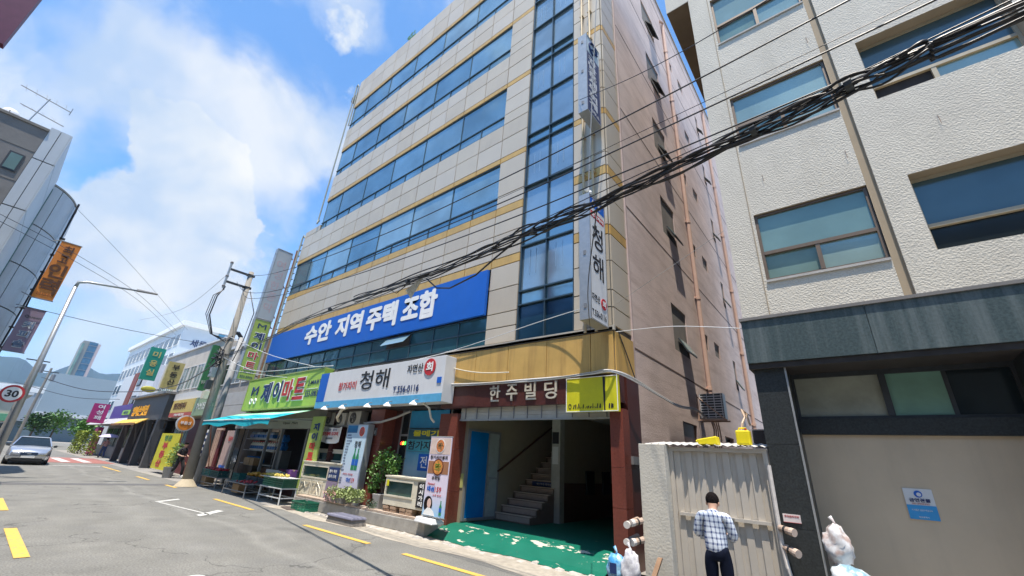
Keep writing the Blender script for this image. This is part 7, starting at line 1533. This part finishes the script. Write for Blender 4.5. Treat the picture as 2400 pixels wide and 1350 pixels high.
# ================================================================== CAR
def car(label, x, y, rz, col):
    t = thing('parked_car', label, 'car', (x, y, 0), None, rz)
    # local: front towards +x, width along y
    W = .89; sec = [(-2.25,.45,.72,.66,1.0),(-2.15,.30,.95,.80,1.0),(-1.5,.22,1.00,.86,1.0),(0,.20,1.0,.89,1.0),(1.2,.20,.96,.89,1.0),(1.95,.24,.84,.84,1.0),(2.2,.30,.72,.76,1.0),(2.3,.36,.60,.68,1.0)]
    q = MB()
    for (sx_, zb, zt, w_, _) in sec:
        ring = [(-w_*.92, zb), (-w_, zb+.12), (-w_, (zb+zt)/2), (-w_*.97, zt-.06), (-w_*.86, zt), (0, zt+.03), (w_*.86, zt), (w_*.97, zt-.06), (w_, (zb+zt)/2), (w_, zb+.12), (w_*.92, zb)]
        for yy_, zz_ in ring: q.v.append((sx_, yy_, zz_))
    nr = 11
    for i in range(len(sec)-1):
        for k in range(nr): a = i*nr+k; c = i*nr+(k+1) % nr; q.f.append((a, c, c+nr, a+nr))
    q.f.append(tuple(range(nr))[::-1]); q.f.append(tuple((len(sec)-1)*nr+k for k in range(nr)))
    q.build('body', col, t, smooth=True, bevel=0)
    q = MB().hull8([(-1.75,-.78,.98),(1.15,-.80,.96),(1.15,.80,.96),(-1.75,.78,.98)], [(-1.05,-.58,1.43),(.30,-.60,1.44),(.30,.60,1.44),(-1.05,.58,1.43)]); q.build('cabin_glass', GL_DARK, t, bevel=.04)
    MB().hull8([(-1.12,-.60,1.425),(.36,-.62,1.435),(.36,.62,1.435),(-1.12,.60,1.425)], [(-.95,-.52,1.47),(.22,-.54,1.475),(.22,.54,1.475),(-.95,.52,1.47)]).build('roof', col, t, bevel=.02)
    q = MB()
    for s in (-1, 1): q.tube([(1.16, s*.79, .97), (.32, s*.60, 1.44)], .035, 6).tube([(-1.74, s*.77, .98), (-1.06, s*.58, 1.43)], .045, 6).tube([(-.35, s*.80, .98), (-.38, s*.60, 1.43)], .03, 6)
    q.build('window_pillar', col, t)
    for sx_ in (1.38, -1.35):
        for s in (-1, 1):
            w = MB().tube([(sx_, s*.66, .31), (sx_, s*.885, .31)], .315, 22).build('wheel', BLACK, t); MB().tube([(sx_, s*.87, .31), (sx_, s*.893, .31)], .20, 14).build('rim', STEEL, w)
    for s in (-1, 1):
        MB().hull8([(2.05,s*.46,.55),(2.24,s*.40,.53),(2.14,s*.76,.55),(1.95,s*.84,.58)], [(2.02,s*.46,.70),(2.22,s*.42,.66),(2.08,s*.76,.72),(1.85,s*.84,.76)]).build('headlight', glassmat('headlight_glass', (.40,.45,.48), .1, .1, fac=.4) if s == -1 else bpy.data.materials['headlight_glass'], t)
        MB().hull8([(.95,s*.88,.92),(1.12,s*.88,.92),(1.1,s*1.04,.94),(.98,s*1.04,.94)], [(.95,s*.88,1.04),(1.1,s*.88,1.04),(1.08,s*1.02,1.06),(.98,s*1.02,1.06)]).build('mirror', DARK, t)
    MB().box(2.20, 2.325, -.34, .34, .52, .66).build('grille', mat('grille_blue_dark', (.02,.04,.09), .3), t); MB().box(2.30, 2.34, -.08, .08, .56, .62).build('emblem', STEEL, t); MB().box(2.28, 2.335, -.27, .27, .37, .47).build('number_plate', WHITE, t); MB().box(2.15, 2.325, -.6, .6, .22, .32).build('lower_intake', BLACK, t); MB().box(1.9, 2.2, -.72, .72, .16, .24).build('bumper_lip', BLACK, t)
    return t
SILV = mat('car_silver', (.52,.54,.58), .22, .75, .02, 3)
car('silver saloon car facing the camera at the left of the street', -39.0, 2.65, R(-3), SILV)
def scooter(label, x, y, rz, col):
    t = thing('motor_scooter', label, 'scooter', (x, y, 0), None, rz)
    for sx_ in (-.6, .65): w = MB().tube([(sx_, -.05, .25), (sx_, .05, .25)], .25, 16).build('wheel', BLACK, t); MB().tube([(sx_, -.055, .25), (sx_, .055, .25)], .12, 10).build('rim', STEEL, w)
    MB().hull8([(-.75,-.13,.38),(0,-.13,.3),(0,.13,.3),(-.75,.13,.38)], [(-.8,-.12,.68),(-.1,-.14,.70),(-.1,.14,.70),(-.8,.12,.68)]).build('body', col, t, bevel=.03); MB().hull8([(0,-.13,.26),(.5,-.13,.26),(.5,.13,.26),(0,.13,.26)], [(0,-.12,.33),(.45,-.12,.33),(.45,.12,.33),(0,.12,.33)]).build('footboard', BLACK, t)
    MB().hull8([(.42,-.18,.3),(.6,-.14,.3),(.6,.14,.3),(.42,.18,.3)], [(.36,-.2,.92),(.5,-.12,.95),(.5,.12,.95),(.36,.2,.92)]).build('front_shield', col, t, bevel=.02); MB().hull8([(-.72,-.12,.69),(-.02,-.12,.71),(-.02,.12,.71),(-.72,.12,.69)], [(-.7,-.1,.78),(-.05,-.1,.77),(-.05,.1,.77),(-.7,.1,.78)]).build('seat', BLACK, t, bevel=.02)
    MB().tube([(.42, 0, .9), (.38, 0, 1.02)], .03, 6).tube([(.36, -.33, 1.04), (.4, 0, 1.02), (.36, .33, 1.04)], .018, 6).build('handlebar', DARK, t); MB().ball((.52, 0, .88), .07, 8, 6).build('headlight', WHITEG, t); MB().tube([(.65, 0, .25), (.45, 0, .9)], .03, 6).build('fork', STEEL, t)
scooter('white delivery scooter parked nearest the lamp pole', -42, .9, R(-20), WHITEG); scooter('black scooter parked behind the white one', -44, .5, R(-15), DARK); scooter('red scooter at the back of the parked row', -46.3, .4, R(-25), REDL)
# ================================================================== HAZE
HZ = True
if HZ:
    hz = MB().box(-2950, 60, -700, 1200, -1.0, 330).build('haze', mat('haze_tmp', (1, 1, 1)), None, kind='stuff')
    m = bpy.data.materials.new('haze_air'); m.use_nodes = True; nt = m.node_tree; nt.nodes.clear(); o = nt.nodes.new('ShaderNodeOutputMaterial'); v = nt.nodes.new('ShaderNodeVolumePrincipled'); v.inputs['Color'].default_value = (.42,.66,1,1); v.inputs['Density'].default_value = .00016; nt.links.new(v.outputs[0], o.inputs['Volume']); hz.data.materials.clear(); hz.data.materials.append(m)
